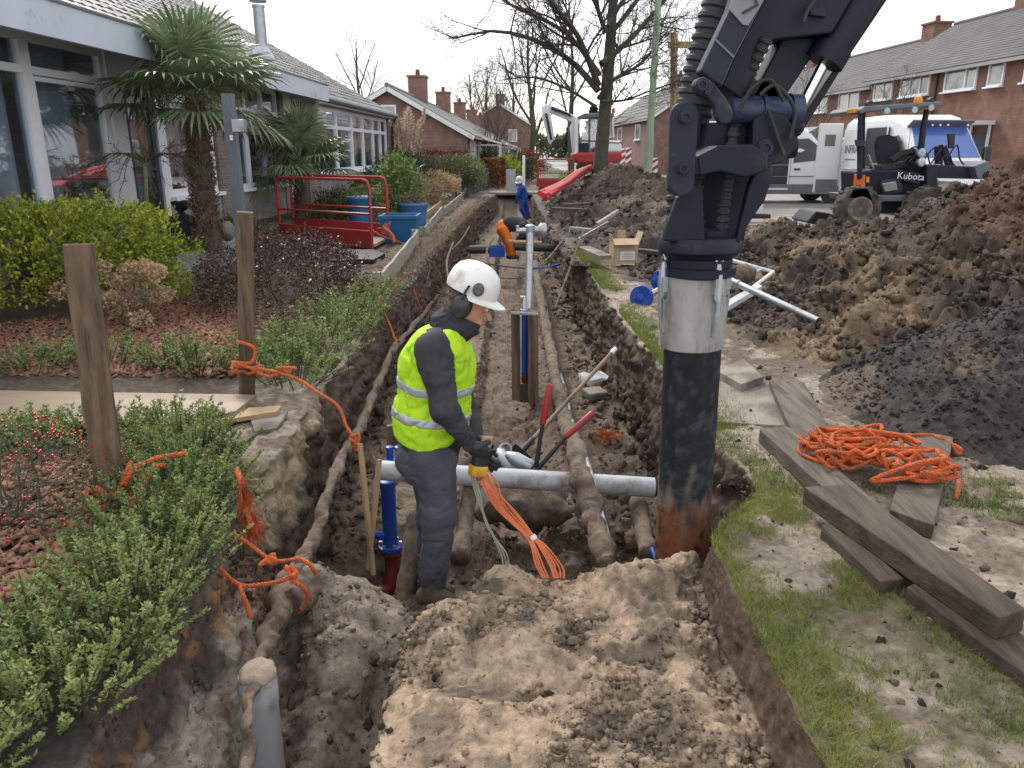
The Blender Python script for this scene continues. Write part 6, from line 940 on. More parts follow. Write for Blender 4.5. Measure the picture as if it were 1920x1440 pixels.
epp('boom', [(1070, 286), (1072, 236), (1076, 226), (1052, 212), (1022, 199), (1018, 206), (1028, 200), (1078, 216), (1086, 226), (1084, 250), (1080, 292)], 33.9, .35, 'white', .03) if 0 else epp('boom', [(1074, 290), (1069, 240), (1073, 229), (1020, 206), (1017, 198), (1022, 194), (1050, 203), (1078, 217), (1087, 232), (1085, 290)], 33.9, .35, 'white', .03)
epp('dipper_arm', [(1016, 200), (1024, 196), (1033, 215), (1041, 264), (1038, 274), (1030, 270), (1017, 220)], 33.85, .3, 'white', .03); epp('boom_cylinder', [(1034, 200), (1070, 213), (1071, 218), (1033, 205)], 33.7, .14, 'plate', .03); epp('arm_cylinder', [(1022, 212), (1026, 212), (1036, 262), (1032, 263)], 33.7, .12, 'plate', .02); epp('arm_badge', [(1024, 226), (1029, 225), (1031, 231), (1026, 232)], 33.82, .02, 'yellow', 0); epp('bucket', [(1034, 268), (1042, 260), (1056, 258), (1057, 268), (1048, 277), (1036, 277)], 33.7, .8, 'black', .04)
text('TAKEUCHI', .2, mat['redp'], ex, tuple(np.array(dp(1053, 211.5, 33.88)) - np.array((3.9, 34, .3))), rot(R(90), 0, 0) @ rot(0, 0, R(-23)))
# blue car far down the street
def car(label, loc, rz, paint, s=1.):
    t = thing('parked_car', label, 'car', loc, rz, 'cars standing far down the street'); P_ = [(-.86, .3), (.86, .3), (.86, .78), (.7, .86), (-.7, .86), (-.86, .78)]; q = lambda zt, w_, zb=.3: [(-w_, zb), (w_, zb), (w_, zt - .1), (w_ - .1, zt), (-w_ + .1, zt), (-w_, zt - .1)]; V, F = lofted([(0, q(.62, .7, .35)), (.12, q(.76, .84)), (1.0, q(.92, .87)), (3.5, q(.94, .87)), (4.0, q(.85, .82))]); part('body', (V, F), mat[paint], t, True, True, ang=30); V, F = lofted([(1.0, q(.95, .8, .88)), (1.7, q(1.44, .64, .88)), (2.9, q(1.46, .64, .88)), (3.7, q(.97, .78, .88))]); part('cabin', (V, F), mat['darkpane'], t, True, True, ang=30); V, F = lofted([(1.75, q(1.47, .6, 1.4)), (2.85, q(1.49, .6, 1.4))]); part('roof', (V, F), mat[paint], t, True, True)
    for sg in (-1, 1):
        for y in (.75, 3.2): wheel(t, sg * .76, y, .3, .3, .19, sg)
        m = MB().box((sg * .66, .08, .66), (.24, .1, .12)); part('headlight', m, mat['farpane'], t, local=True)
    m = MB(); bx(m, -.24, .24, -.02, .0, .42, .53); part('number_plate', m, mat['yellow'], t, local=True)
mat['carblue'] = M('blue car paint', (.02, .09, .36), (.018, .08, .33), 2, .3); mat['carsilver'] = M('silver car paint', (.4, .42, .44), (.36, .38, .4), 2, .3, metal=.4)
car('bright blue small car coming down the street', (12.9, 66, 0), .05, 'carblue'); car('silver car behind the blue one at the kerb', (12.2, 72, 0), .05, 'carsilver'); car('pale car half hidden by the ribbed hose of the arm', (13.9, 61, 0), .05, 'carsilver')
# beacons
def beacon(label, x, y, z=0., h=1.05):
    t = thing('road_beacon', label, 'beacon', (x, y, z), 0, 'red and white road beacons along the dig'); m = MB(); bx(m, -.14, .14, -.02, .02, .1, h); bd = part('board', m, mat['white'], t, local=True, bevel=.01)
    for k in range(3): z0 = .14 + k * .31; m = MB().prism([(-.14, -.023, z0), (.14, -.023, z0 + .2), (.14, -.023, min(z0 + .36, h)), (-.14, -.023, min(z0 + .16, h))], (0, -.004, 0)); part('stripe', m, mat['redp'], bd, local=True)
    m = MB(); bx(m, -.3, .3, -.15, .15, 0, .1); part('foot', m, mat['rubber'], t, local=True, bevel=.02)
q = dp(1225, 345, 33.5); beacon('red and white beacon right beside the green lamp post', q[0], 33.5, q[2]); q = dp(1177, 320, 38); beacon('red and white beacon in front of the excavator counterweight', q[0], 38, q[2]); q = dp(1168, 318, 39.5); beacon('small red and white beacon at the mound top under the excavator', q[0], 39.5, q[2] - .05); q = dp(1417, 409, 18.2); beacon('red and white beacon showing from behind the black suction arm', q[0], 18.2, q[2])
# lamp posts and other poles
t = thing('lamp_post', 'plain green lamp post rising from the soil bank', 'lamp post', dp(1212, 355, 22)); a = dp(1212, 362, 22); b = dp(1238, -60, 22); mat['green'] = M('faded green paint', (.27, .33, .24), (.22, .28, .2), 3, .6, dirt=(.2, .21, .17), damt=.3); m = MB().tube([a, a * .75 + b * .25, a * .7 + b * .3, b], [.125, .12, .095, .08], 14); part('pole', m, mat['green'], t, True); m = MB(); q = a * .8 + b * .2; m.box(q + (0, -.12, 0), (.1, .02, .35)); part('hatch', m, mat['green'], t)
t = thing('timber_pole', 'square pale timber pole with a cross arm behind the black arm', 'pole', dp(1263, 375, 24) * (1, 1, 0)); a = dp(1263, 380, 24); b = dp(1264, 62, 24); m = MB(); m.tube([a * (1, 1, 0), b], .105, 4); part('pole', m, mat['newwood'], t); m = MB(); c_ = dp(1295, 84, 24); m.box(c_, (1.3, .12, .17)); part('cross_arm', m, mat['newwood'], t); m = MB(); q = dp(1286, 70, 24)
for dx in (-.12, 0, .12): m.tube([q + (dx, 0, -.1), q + (dx * .3, 0, .65 - abs(dx) * 2)], .012, 5)
part('bracket_rods', m, mat['galv'], t)
t = thing('yellow_post', 'yellow bollard like post far down the street', 'post', (6.5, 55, 0)); m = MB().lathe([(.14, 0), (.14, 1.1), (.2, 1.12), (.2, 1.3), (.06, 1.45)], dp(1178, 312, 55) * (1, 1, 0), 12); part('post', m, mat['yellow'], t, True)
m = MB().lathe([(.06, 0), (.06, 1.5), (.05, 1.52)], dp(982, 342, 33.6) * (1, 1, 0), 10); solo('white_post', m, 'white', 'slim white post beside the rust brown hedge block', 'post', True)
m = MB(); q = dp(958, 352, 34); bx(m, q[0] - .2, q[0] + .2, 33.98, 34.03, 0, .95); solo('grey_panel', m, 'galv', 'narrow grey panel standing at the end of the dark blue fence', 'panel')
# red pipes on the bank, planks, pipes
ends = [((1018, 366), (1108, 312)), ((1022, 372), (1104, 318)), ((1012, 362), (1098, 316)), ((1028, 366), (1100, 322)), ((1020, 360), (1110, 317))]
for k, (a, b) in enumerate(ends): q0 = dp(*a, 17.6 + .12 * k); q1 = dp(*b, 24.0 + .1 * k); pth = spl([q0, q0 * .6 + q1 * .4 + (0, 0, -.04 + .04 * (k % 2)), q0 * .25 + q1 * .75 + (0, 0, .03), q1], 14); solo('plastic_pipe', MB().tube(pth, .062, 10), 'redpipe', ['lowest red plastic pipe of the bundle on the soil bank', 'red plastic pipe nearest the bank slope', 'leftmost red plastic pipe of the bundle', 'rightmost red plastic pipe of the bundle', 'red plastic pipe on top of the bundle'][k], 'pipe', True, 'red plastic pipes lying down the bank')
for k, (a, b, Ya, Yb, w_, lab, m_) in enumerate([((1190, 363), (1262, 352), 19.5, 20.5, .16, 'pale board lying across the bank at the lamp post foot', 'newwood'), ((1228, 364), (1262, 372), 19.6, 19.2, .1, 'short white plastic pipe beside the pale board', 'white'), ((1120, 425), (1158, 400), 13.2, 14.4, .06, 'thin grey lath on the soil bank slope', 'woodgrey'), ((1056, 388), (1105, 386), 17.5, 17.6, .16, 'upper dark plank on the bank', 'plank'), ((1036, 395), (1100, 398), 16.8, 16.6, .16, 'lower dark plank on the bank', 'plank'), ((1095, 470), (1135, 488), 12.0, 11.2, .2, 'muddy block end beside the cardboard box', 'paving'), ((1068, 432), (1110, 436), 15.0, 14.6, .12, 'short grey plank on the bank foot', 'woodgrey'), ((1195, 474), (1245, 480), 12.2, 11.8, .14, 'muddy plank behind the cardboard box', 'plank'), ((1085, 452), (1140, 420), 13.8, 15, .03, 'thin steel rod leaning on the bank', 'galv')]):
    q0, q1 = dp(*a, Ya), dp(*b, Yb); u = q1 - q0; ln = np.linalg.norm(u); u /= ln; v = np.cross((0, 0, 1), u); v /= np.linalg.norm(v); n_ = np.cross(u, v); solo('loose_board' if m_ not in ('white', 'galv') else 'loose_pipe', MB().box((q0 + q1) / 2 + (0, 0, .04), (ln, w_, .06 if m_ != 'galv' else .03), np.stack((u, v, n_), 1)), m_, lab, 'board' if m_ not in ('white', 'galv') else 'pipe', bevel=.006)
# cardboard box
t = thing('cardboard_box', 'open cardboard box with a white label on the trench edge', 'box', gp(1168, 494, .05)); c0 = gp(1168, 492, .06); m = MB(); rz_ = rot(rz=.1); w_, d_, h_ = .36, .3, .3
for sx, sy, dim in ((0, -d_ / 2, (w_, .008, h_)), (0, d_ / 2, (w_, .008, h_)), (-w_ / 2, 0, (.008, d_, h_)), (w_ / 2, 0, (.008, d_, h_))): m.box(c0 + rz_ @ np.array((sx, sy, h_ / 2)), dim, rz_)
m.box(c0 + (0, 0, .01), (w_, d_, .01), rz_); part('carton', m, mat['card'], t)
for (pos, dim, rr) in (((-.02, -d_ / 2 - .06, h_ + .03), (w_, .16, .006), rot(rx=.5)), ((0, d_ / 2, h_ + .08), (.12, .006, .17), rot(rx=.1)), ((w_ / 2 + .04, 0, h_ + .07), (.006, d_, .19), rot(ry=.35)), ((-w_ / 2 - .01, .02, h_ + .06), (.006, d_ * .7, .13), rot(ry=-.2))): m = MB().box(c0 + rz_ @ np.array(pos), dim, rz_ @ rr); part('flap', m, mat['card'], t)
m = MB().box(c0 + rz_ @ np.array((.03, -d_ / 2 - .007, .12)), (.22, .004, .13), rz_); part('label', m, mat['paper'], t); m = MB()
for z in (.085, .11, .135, .16): m.box(c0 + rz_ @ np.array((.03, -d_ / 2 - .0105, z)), (.17 if z < .15 else .1, .002, .006), rz_)
part('print', m, mat['greysteel'], t)
# blue end caps
def cap(label, px, Y, r, nrm): t = thing('end_cap', label, 'end cap', dp(px[0], px[1] + 20, Y), 0, 'blue plastic end caps beside the trench'); c = dp(*px, Y); n_ = np.array(nrm) / np.linalg.norm(nrm); m = MB().lathe([(r, -.03), (r, 0), (r * .93, .012), (r * .9, .004), (r * .3, .0), (r * .28, .02), (.001, .022)], c, 30, n_, False); m.lathe([(.001, -.03), (r, -.03)], c, 30, n_, False); dk = part('disc', m, mat['bluepl'], t, True); u = np.cross(n_, (0, 0, 1)); u /= np.linalg.norm(u); v = np.cross(n_, u); m = MB(); [m.tube([c + (u * math.cos(a) + v * math.sin(a)) * r * .3 + n_ * .006, c + (u * math.cos(a) + v * math.sin(a)) * r * .9 + n_ * .008], .006, 4) for a in np.linspace(0, 6.283, 25)[:-1]]; part('ribs', m, mat['bluepl'], dk, True); part('spigot', MB().tube([c - n_ * .03, c - n_ * .25], .035, 12), mat['galv'], t, True)
cap('blue ribbed end cap facing the camera beside the trench edge', (1202, 557), 8.6, .135, (-.5, -.85, .15)); cap('blue end cap half hidden behind the aluminium sleeve', (1235, 526), 8.9, .12, (-.8, -.58, .1))
m = MB().tube([dp(1208, 558, 8.7), dp(1252, 535, 8.85)], .035, 12); solo('steel_pipe', m, 'galv', 'short steel pipe between the two blue end caps', 'pipe', True)
# white frame and galvanised tube
t = thing('white_trestle', 'white metal trestle lying tilted on the soil beside the arm', 'trestle', dp(1395, 560, 8.0)); m = MB(); A_, B_, C_, D_ = dp(1358, 484, 9.2), dp(1450, 510, 9.0), dp(1430, 535, 8.4), dp(1358, 580, 7.6); m.tube([A_, B_], .022, 6); m.tube([B_, D_], .022, 6); m.tube([A_ * .5 + B_ * .5, dp(1360, 545, 8.1)], .018, 6); m.tube([dp(1405, 515, 9), dp(1425, 505, 9.05)], .02, 6); m.tube([A_, D_], .02, 6); m.prism([dp(1358, 575, 7.7), dp(1420, 540, 8.3), dp(1428, 545, 8.25), dp(1362, 585, 7.6)], (0, 0, .05)); part('frame', m, mat['white'], t)
t = thing('galvanised_tube', 'long galvanised tube jutting out of the soil heap slope', 'tube', dp(1450, 590, 7.3)); a, b = dp(1366, 524, 7.9), dp(1534, 602, 6.9); m = MB().tube([a, b], .034, 16, False); m.tube([b, b * .9 + a * .1], .029, 16, False); m.lathe([(.042, -.015), (.042, .015)], a * .88 + b * .12, 16, b - a); part('tube', m, mat['galv'], t, True); m = MB().lathe([(.028, 0), (.001, .001)], b * .99 + a * .01, 16, b - a, False); part('bore_shade', m, mat['black'], t)  # black disc paints the darkness inside the open tube end
q = dp(1392, 515, 8.2); m = MB().ball(q, .13, 12, 8, (1.1, .8, .75)); V = m.V(); V += .05 * np.stack([fbm(V, 7, 3, s_) for s_ in (1, 2, 3)], 1); solo('soil_clod', (V, m.F), 'mud', 'big clod of soil stuck on the white trestle', 'clod', True)
# planks at the right edge
def beam(name, label, pts, z, th, m_, cat='plank', tilt=0, grp=None):
    P_ = [gp(*p, z) for p in pts]
    if tilt: P_[2][2] += tilt; P_[1][2] += tilt
    return solo(name, MB().prism(P_, (0, 0, -th)), m_, label, cat, group=grp, bevel=.006)
GRPk = 'planks lying crosswise on the verge'
beam('plank', 'grey dusty plank pointing at the arm, lying under the longest plank', [(1424, 804), (1476, 798), (1672, 965), (1600, 965)], .09, .085, 'plankgrey', grp=GRPk); beam('plank', 'longest dark wet plank reaching to the right picture edge', [(1507, 912), (1592, 908), (1926, 1142), (1874, 1158)], .15, .09, 'plank', grp=GRPk)
beam('plank', 'lowest plank, under the longest plank at the right edge', [(1700, 1100), (1740, 1080), (2010, 1245), (1985, 1310)], .06, .08, 'plank', grp=GRPk); beam('plank', 'wide grey plank under the orange rope coil', [(1712, 815), (1790, 812), (1752, 985), (1668, 955)], .075, .07, 'plankgrey', grp=GRPk); beam('plank', 'long grey plank beyond the rope coil, half sunk in the soil', [(1442, 712), (1508, 716), (1572, 838), (1500, 842)], .06, .055, 'plankgrey', grp=GRPk)
beam('kerb_stone', 'broken kerb stone sticking out under the longest plank', [(1540, 984), (1566, 974), (1696, 1085), (1650, 1090)], .06, .07, 'plank', 'kerb stone'); beam('paving_slab', 'loose paving slab leaning beside the suction pipe', [(1345, 695), (1395, 672), (1432, 706), (1390, 720)], .07, .06, 'paving', 'slab')
beam('paving_slab', 'cracked flat slab beneath the leaning slab', [(1345, 712), (1480, 720), (1500, 800), (1345, 790)], .012, .05, 'paving', 'slab')
# orange rope coil
r = np.random.default_rng(77); cc = gp(1650, 868, .09); P_ = []; a = 0.; ctr = np.zeros(2)
for i in range(44):
    ctr = np.clip(ctr + r.normal(0, .1, 2), (-.2, -.17), (.2, .17)); rad = r.uniform(.05, .2); k_ = r.integers(3, 9); sgn = 1 if r.random() < .6 else -1; asp = r.uniform(.5, 1.1); zt_ = r.uniform(.0, .12)
    for q in range(k_): a += sgn * r.uniform(.55, .95); P_.append(cc + np.array((np.clip(ctr[0] + rad * 1.2 * math.cos(a), -.36, .33), np.clip(ctr[1] + rad * asp * math.sin(a), -.27, .27), zt_ + .03 * r.standard_normal() * .5)))
P_ = [np.array((q[0], q[1], max(q[2], .085))) for q in P_]; P_ += rp([(1720, 815, 4.2), (1765, 822, 4.15), (1790, 838, 4.08)], 4.2)
m = rope(P_, .0105, n=3600); rope(rp([(1514, 830, 4.15), (1530, 815, 4.2), (1570, 812, 4.25), (1610, 825, 4.2), (1650, 812, 4.25), (1700, 818, 4.2), (1740, 840, 4.05)], 4.2), .0105, mb=m); rope(rp([(1690, 920, 3.62), (1725, 905, 3.66), (1765, 890, 3.75), (1780, 870, 3.85), (1770, 850, 3.95), (1730, 840, 4.0)], 3.9), .0105, mb=m); rope(rp([(1760, 855, 3.9), (1790, 880, 3.75), (1798, 910, 3.6), (1792, 936, 3.5)], 3.7), .0105, mb=m)
rope([dp(1798, 842, 4.02) + r.normal(0, .014, 3) for _ in range(9)], .01, n=80, mb=m); solo('rope_coil', m, 'orange', 'big tangled coil of orange rope lying between the planks', 'rope', True)
# ================================================================ IN THE TRENCH
def tubeobj(name, pts, r, m, label, cat, n=10, k=24, group=None, rough=0, sd=0):
    q = spl(pts, k); mb = MB().tube(q, r, n); V = mb.V()
    if rough: V = V + rough * np.stack([fbm(V, 14, 3, sd + s_) for s_ in (1, 2, 3)], 1)
    return solo(name, (V, mb.F), m, label, cat, True, group, ang=0)
SP = [xp(826, 548, -1.28), xp(753, 637, -1.22), xp(733, 663, -1.2), xp(705, 730, -1.17), xp(677, 797, -1.14), xp(640, 865, -1.09), xp(613, 933, -1.06), xp(594, 1000, -1.05), xp(575, 1035, -1.04), xp(540, 1105, -1.03), xp(507, 1180, -1.01), xp(488, 1240, -.97), xp(468, 1340, -.91), xp(455, 1440, -.87), xp(430, 1600, -.8)]
tubeobj('service_pipe', SP, np.interp(np.linspace(0, 1, 150), [0, .3, .55, .62, .7, .78, 1], [.03, .034, .036, .05, .044, .026, .021]), 'mud', 'long mud covered service pipe hung by orange ropes along the left trench wall', 'pipe', 14, 150, rough=.022, sd=5)
m = MB(); q = xp(548, 1098, -1.0); m.ball(q + (0, .05, -.06), .125, 28, 18, (.85, 1.4, .72)); V = m.V(); V = V + (.04 * np.stack([fbm(V, 9, 4, s_) for s_ in (1, 2, 3)], 1)); solo('mud_lump', (V, m.F), 'mud', 'lump of wet sandy mud caked round the service pipe', 'mud', True, ang=0)
t = thing('pipe_stub', 'upright grey pvc pipe stub packed with sand at the bottom of the picture', 'pipe', dp(482, 1700, 2.45)); q = dp(482, 1262, 2.45); m = MB().lathe([(.062, .06), (.068, .06), (.07, .02), (.07, -.06), (.066, -.065), (.066, -.6)], q - (0, 0, .06), 28); part('tube', m, mat['pvc'], t, True); m = MB().ball(q - (0, 0, .0), .072, 22, 12, (1, 1, .5)); V = m.V(); V += .008 * np.stack([fbm(V, 30, 3, s_) for s_ in (1, 2, 3)], 1); mat['sandm'] = M('damp sand', (.4, .32, .245), (.3, .235, .18), 20, .95, bump=1, bsc=70); part('sand_plug', (V, m.F), mat['sandm'], t, True)
# blue hydrant by the worker
def hydrant(t, c, h, r, red=True):
    m = MB().lathe([(r, -.01), (r, h - .05), (r * 1.12, h - .04), (r * 1.12, h), (r * .6, h + .01)], c, 22); part('barrel', m, mat['bluepl'], t, True); m = MB().lathe([(r * 1.7, -.07), (r * 1.7, -.045), (r * 1.1, -.04), (r, 0)], c, 22); fl_ = part('flange', m, mat['bluepl'], t, True); m = MB()
    for k in range(6): a = k * 1.047; m.lathe([(.011, -.05), (.011, -.02)], c + np.array((math.cos(a) * r * 1.4, math.sin(a) * r * 1.4, 0)), 6)
    part('bolts', m, mat['galv'], fl_, kind='stuff'); m = MB().lathe([(r * .55, 0), (r * .55, .1), (r * .3, .1)], c + (-r * .9, -.02, .03), 12, (-.7, -.3, .3)); part('outlet', m, mat['bluepl'], t, True)
    if red: m = MB().lathe([(r * 1.6, -.1), (r * 1.6, -.075), (r * .95, -.09), (r * .95, -.26), (r * 1.3, -.28), (r * 1.5, -.36), (r * 1.2, -.46)], c, 20); m.lathe([(r * 1.1, 0), (r * 1.1, .1), (r * 1.35, .1), (r * 1.35, .13)], c - (0, 0, .36), 18, (-.5, -.7, .0)); part('red_base', m, mat['rust'], t, True)
hc = dp(732, 1010, 4.62); t = thing('hydrant', 'blue hydrant riser on a red foot beside the standing worker', 'hydrant', hc - (0, 0, .46)); hydrant(t, hc, .42, .048); m = MB(); q = dp(740, 858, 4.62); m.lathe([(.055, -.08), (.06, -.01), (.045, 0)], q, 16)
for dx in (-.028, .028): m.lathe([(.022, 0), (.022, .065), (.026, .065), (.026, .08), (.012, .085)], q + (dx, -.01, 0), 12)
part('valve_head', m, mat['bluepl'], t, True)
a, b = dp(716, 882, 4.42), dp(1226, 914, 4.42); a = a - (b - a) * .0; t = thing('pvc_pipe', 'grey pvc pipe laid across the trench behind the worker', 'pipe', (a + b) / 2); m = MB().tube([a, a * .98 + b * .02, b], .062, 28); part('tube', m, mat['pvc'], t, True)
tubeobj('muddy_pipe', [dp(1003, 495, 15.5), dp(1013, 560, 12.0), gp(1027, 630, -.66), gp(1046, 730, -.66), gp(1060, 790, -.6), dp(1076, 830, 5.3), dp(1092, 895, 4.33), dp(1107, 950, 4.1), dp(1122, 1005, 3.85), dp(1140, 1060, 3.65)], np.linspace(.075, .058, 110) * (1 + .12 * np.sin(np.arange(110) * .7)), 'mud', 'mud caked pipe running along the middle of the trench over the grey pipe', 'pipe', 14, 110, rough=.02, sd=15)
tubeobj('blue_striped_pipe', [gp(1022, 560, -.74), gp(1040, 660, -.72), gp(1062, 740, -.66), gp(1070, 780, -.6), dp(1092, 840, 5.1), dp(1108, 890, 4.32), dp(1122, 945, 4.15), dp(1145, 1025, 3.8)], .018, 'galv', 'thin pale blue pipe beside the muddy pipe', 'pipe', 8, 50)
t = tubeobj('clay_duct', [dp(1196, 940, 4.5), dp(1204, 985, 4.2), dp(1216, 1040, 3.9)], .055, 'mud', 'muddy pipe end in the dark hole beside the suction pipe', 'pipe', 12, 16, rough=.012); tubeobj('blue_pipe_end', [dp(1222, 1028, 3.85), dp(1232, 1055, 3.75)], .012, 'bluepl', 'tiny blue pipe end beside the foot of the suction pipe', 'pipe', 8, 4)
tubeobj('clay_pipe', [dp(880, 905, 4.5), dp(872, 985, 4.2), dp(862, 1050, 3.95)], [.05] * 10 + [.055, .06, .065, .068, .066, .05], 'mud', 'brown clay pipe end behind the legs of the standing worker', 'pipe', 12, 16, rough=.008); tubeobj('brown_pole', [dp(783, 960, 4.0), dp(768, 1060, 3.85), dp(757, 1130, 3.75)], .055, 'mud', 'brown muddy pole just left of the legs of the standing worker', 'pole', 12, 12, rough=.008)
m = MB().ball(dp(975, 950, 4.72), .3, 40, 24, (1.15, .55, .42)); V = m.V(); V += .05 * np.stack([fbm(V, 6, 4, s_) for s_ in (1, 2, 3)], 1); solo('soil_ledge', (V, m.F), 'mud', 'undercut ledge of hard soil beneath the grey pipe', 'soil', True, ang=0)
for k, (p0, p1, lab) in enumerate([((675, 832), (700, 1078), 'thin wooden lath leaning to the trench wall left of the blue hydrant'), ((711, 862), (691, 1068), 'thin wooden lath crossing in front of the blue hydrant')]): q0, q1 = dp(*p0, 4.25), dp(*p1, 4.05 + .05 * k); solo('wooden_lath', MB().tube([q0, q0 * .5 + q1 * .5, q1], [.017, .018, .016], 4), 'newwood', lab, 'lath')
m = MB().pp([(724, 800), (746, 798), (748, 842), (726, 842)], 4.8, .05); solo('short_board', m, 'woodold', 'short brown board standing behind the valve head', 'board')
# second hydrant between boards
t = thing('boxed_hydrant', 'blue hydrant boxed between two dark boards in the middle of the trench', 'hydrant', gp(985, 755, -.95)); YB = 7.5
m = MB().pp([(958, 585), (975, 585), (976, 752), (960, 750)], YB, .05); part('side_board', m, mat['woodold'], t, bevel=.004); m = MB().pp([(990, 588), (1009, 588), (1010, 758), (990, 757)], YB - .05, .28); part('side_board', m, mat['woodold'], t, bevel=.004); m = MB().pp([(974, 720), (992, 720), (992, 755), (974, 754)], YB + .06, .1); part('base_board', m, mat['woodold'], t); m = MB().pp([(973, 592), (978, 592), (978, 700), (974, 700)], YB + .04, .02); part('white_strip', m, mat['white'], t)
q0, q1 = dp(984, 588, YB + .12), dp(984, 702, YB + .12); m = MB().tube([q0, q1], .037, 18); m.lathe([(.05, -.02), (.05, .02)], q0, 18); part('barrel', m, mat['bluepl'], t, True); q2 = dp(984, 722, YB + .12); part('red_base', MB().tube([q1, q2], .036, 16), mat['rust'], t, True); m = MB().pp([(958, 585), (1009, 588), (1009, 592), (958, 589)], YB - .06, .02); part('cross_batten', m, mat['woodgrey'], t)
m = MB().tube([dp(976, 557, YB + .2), dp(983, 556, YB + .2), dp(983, 582, YB + .2), dp(976, 580, YB + .2)], .015, 6); part('white_clip', m, mat['white'], t, True)
t = thing('standpipe', 'tall galvanised standpipe with a side branch rising from the trench', 'standpipe', dp(991, 590, YB + .25)); a, b = dp(990, 590, YB + .25), dp(994, 432, YB + .6); part('riser', MB().tube([a, b], .039, 18), mat['galv'], t, True); tp = b; m = MB().lathe([(.045, -.06), (.05, .0), (.05, .05), (.03, .06)], tp, 16); m.tube([tp, tp + (.1, .05, .0)], .04, 14); m.lathe([(.045, 0), (.065, .02), (.075, .03), (.075, .07), (.06, .075)], tp + (.085, .04, 0), 18, (1, .3, -.05)); m.tube([tp, tp - (.14, 0, .005)], .028, 12); m.tube([tp - (.13, 0, .05), tp - (.13, 0, -.05)], .02, 10); part('branch_head', m, mat['galv'], t, True)
m = MB(); q0, q1 = dp(955, 453, 15.8), dp(1015, 455, 15.9); m.tube([q0, q1], .04, 6); solo('cross_timber', m, 'newwood', 'pale timber laid across the trench behind the standpipe', 'timber'); m = MB().tube([dp(880, 468, 16.2), dp(925, 468, 16.2)], .085, 14); solo('black_pipe', m, 'black', 'thick black pipe end sticking out of the left trench wall', 'pipe', True); m = MB().tube([dp(965, 463, 16.6), dp(1060, 466, 16.6)], .08, 14); solo('black_pipe', m, 'black', 'thick black pipe crossing the trench behind the standpipe', 'pipe', True)
t = thing('crate', 'blue plastic crate beside the worker in orange', 'crate', dp(932, 481, 16.0)); c_ = dp(932, 471, 16.0); m = MB()
for sx, sy, d_ in ((0, -.16, (.3, .015, .2)), (0, .16, (.3, .015, .2)), (-.15, 0, (.015, .32, .2)), (.15, 0, (.015, .32, .2)), (0, 0, (.3, .32, .02))): m.box(c_ + (sx, sy, 0 if d_[2] > .1 else -.09), d_)
part('shell', m, mat['workblue'], t)
for k, (pts, r_, m_, lab) in enumerate([([(864, 487, 12.5), (910, 494, 12.5), (985, 503, 12.4), (1050, 497, 12.6)], .012, 'black', 'thin black cable slung across the trench'), ([(852, 496, 11.2), (900, 515, 11.2), (960, 522, 11.1), (990, 515, 11.2)], .008, 'black', 'second thin cable sagging below the first across the trench'), ([(1000, 505, 12.4), (1030, 500, 12.5), (1052, 494, 12.6)], .012, 'bluepl', 'blue cable end at the right trench wall'), ([(1070, 430, 13.5), (1040, 470, 12.5), (1022, 490, 12)], .014, 'mud', 'muddy rod leaning over the right trench edge'), ([(1095, 430, 12.5), (1062, 520, 11), (1040, 580, 10.2)], .014, 'mud', 'long muddy rod lying down the right trench wall'), ([(918, 500, 14), (913, 470, 14.5), (925, 445, 15)], .022, 'mud', 'root hanging beside the blue crate'), ([(850, 455, 15), (838, 490, 13.5), (842, 530, 12.2)], .02, 'mud', 'thick root hanging from the left trench wall'), ([(880, 425, 19), (865, 450, 17), (845, 470, 15.5)], .018, 'mud', 'grey root along the left trench wall'), ([(800, 470, 12.8), (805, 505, 12.6), (793, 540, 12)], .014, 'mud', 'short root near the grey board end')]): tubeobj('cable' if 'cable' in lab else ('rod' if 'rod' in lab else 'root'), [dp(*q) for q in pts], r_, m_, lab, 'cable' if 'cable' in lab else ('rod' if 'rod' in lab else 'root'), 7, 20)
# tools
def tool(name, label, cat): return thing(name, label, cat, gp(1005, 885, -.7))
t = tool('shovel', 'long handled shovel leaning across the trench, white tipped wooden handle', 'shovel'); a, b = dp(1150, 658, 6.3), dp(1000, 822, 5.6); u = (b - a) / np.linalg.norm(b - a); part('handle', MB().tube([a, a * .7 + b * .3, b], .0165, 10), mat['oakpole'], t, True); part('handle_tip', MB().lathe([(.018, -.03), (.021, 0), (.018, .035), (.01, .04)], a, 10, -u), mat['white'], t, True); part('socket', MB().tube([b, b + u * .14], [.02, .026], 10), mat['black'], t, True); m = MB().box(b + u * .27, (.16, .012, .26), rot(ry=.75)); part('blade', m, mat['black'], t)
t = tool('bolt_cutter', 'big bolt cutter with two red grips standing in the trench', 'bolt cutter'); J = dp(1003, 885, 4.72)
for (p0, p1) in (((1031, 720), (1018, 792)), ((1112, 774), (1062, 818))): q0, q1 = dp(*p0, 4.8), dp(*p1, 4.76); part('grip', MB().lathe([(.018, 0), (.023, .01), (.021, np.linalg.norm(q1 - q0)), (.018, np.linalg.norm(q1 - q0) + .01)], q0, 12, q1 - q0), mat['redp'], t, True); part('handle', MB().tube([q1, J], [.013, .017], 10), mat['black'], t, True)
m = MB().box(J + (0, 0, -.05), (.05, .03, .14)); m.ball(J, .035, 10, 8); part('jaw', m, mat['black'], t, bevel=.006)
m = MB().lathe([(.04, 0), (.05, .02), (.05, .13), (.035, .17), (.02, .2)], dp(998, 878, 4.75), 16, (-.8, .3, .35)); solo('steel_fitting', m, 'galv', 'dirty steel fitting lying beside the bolt cutter', 'fitting', True)
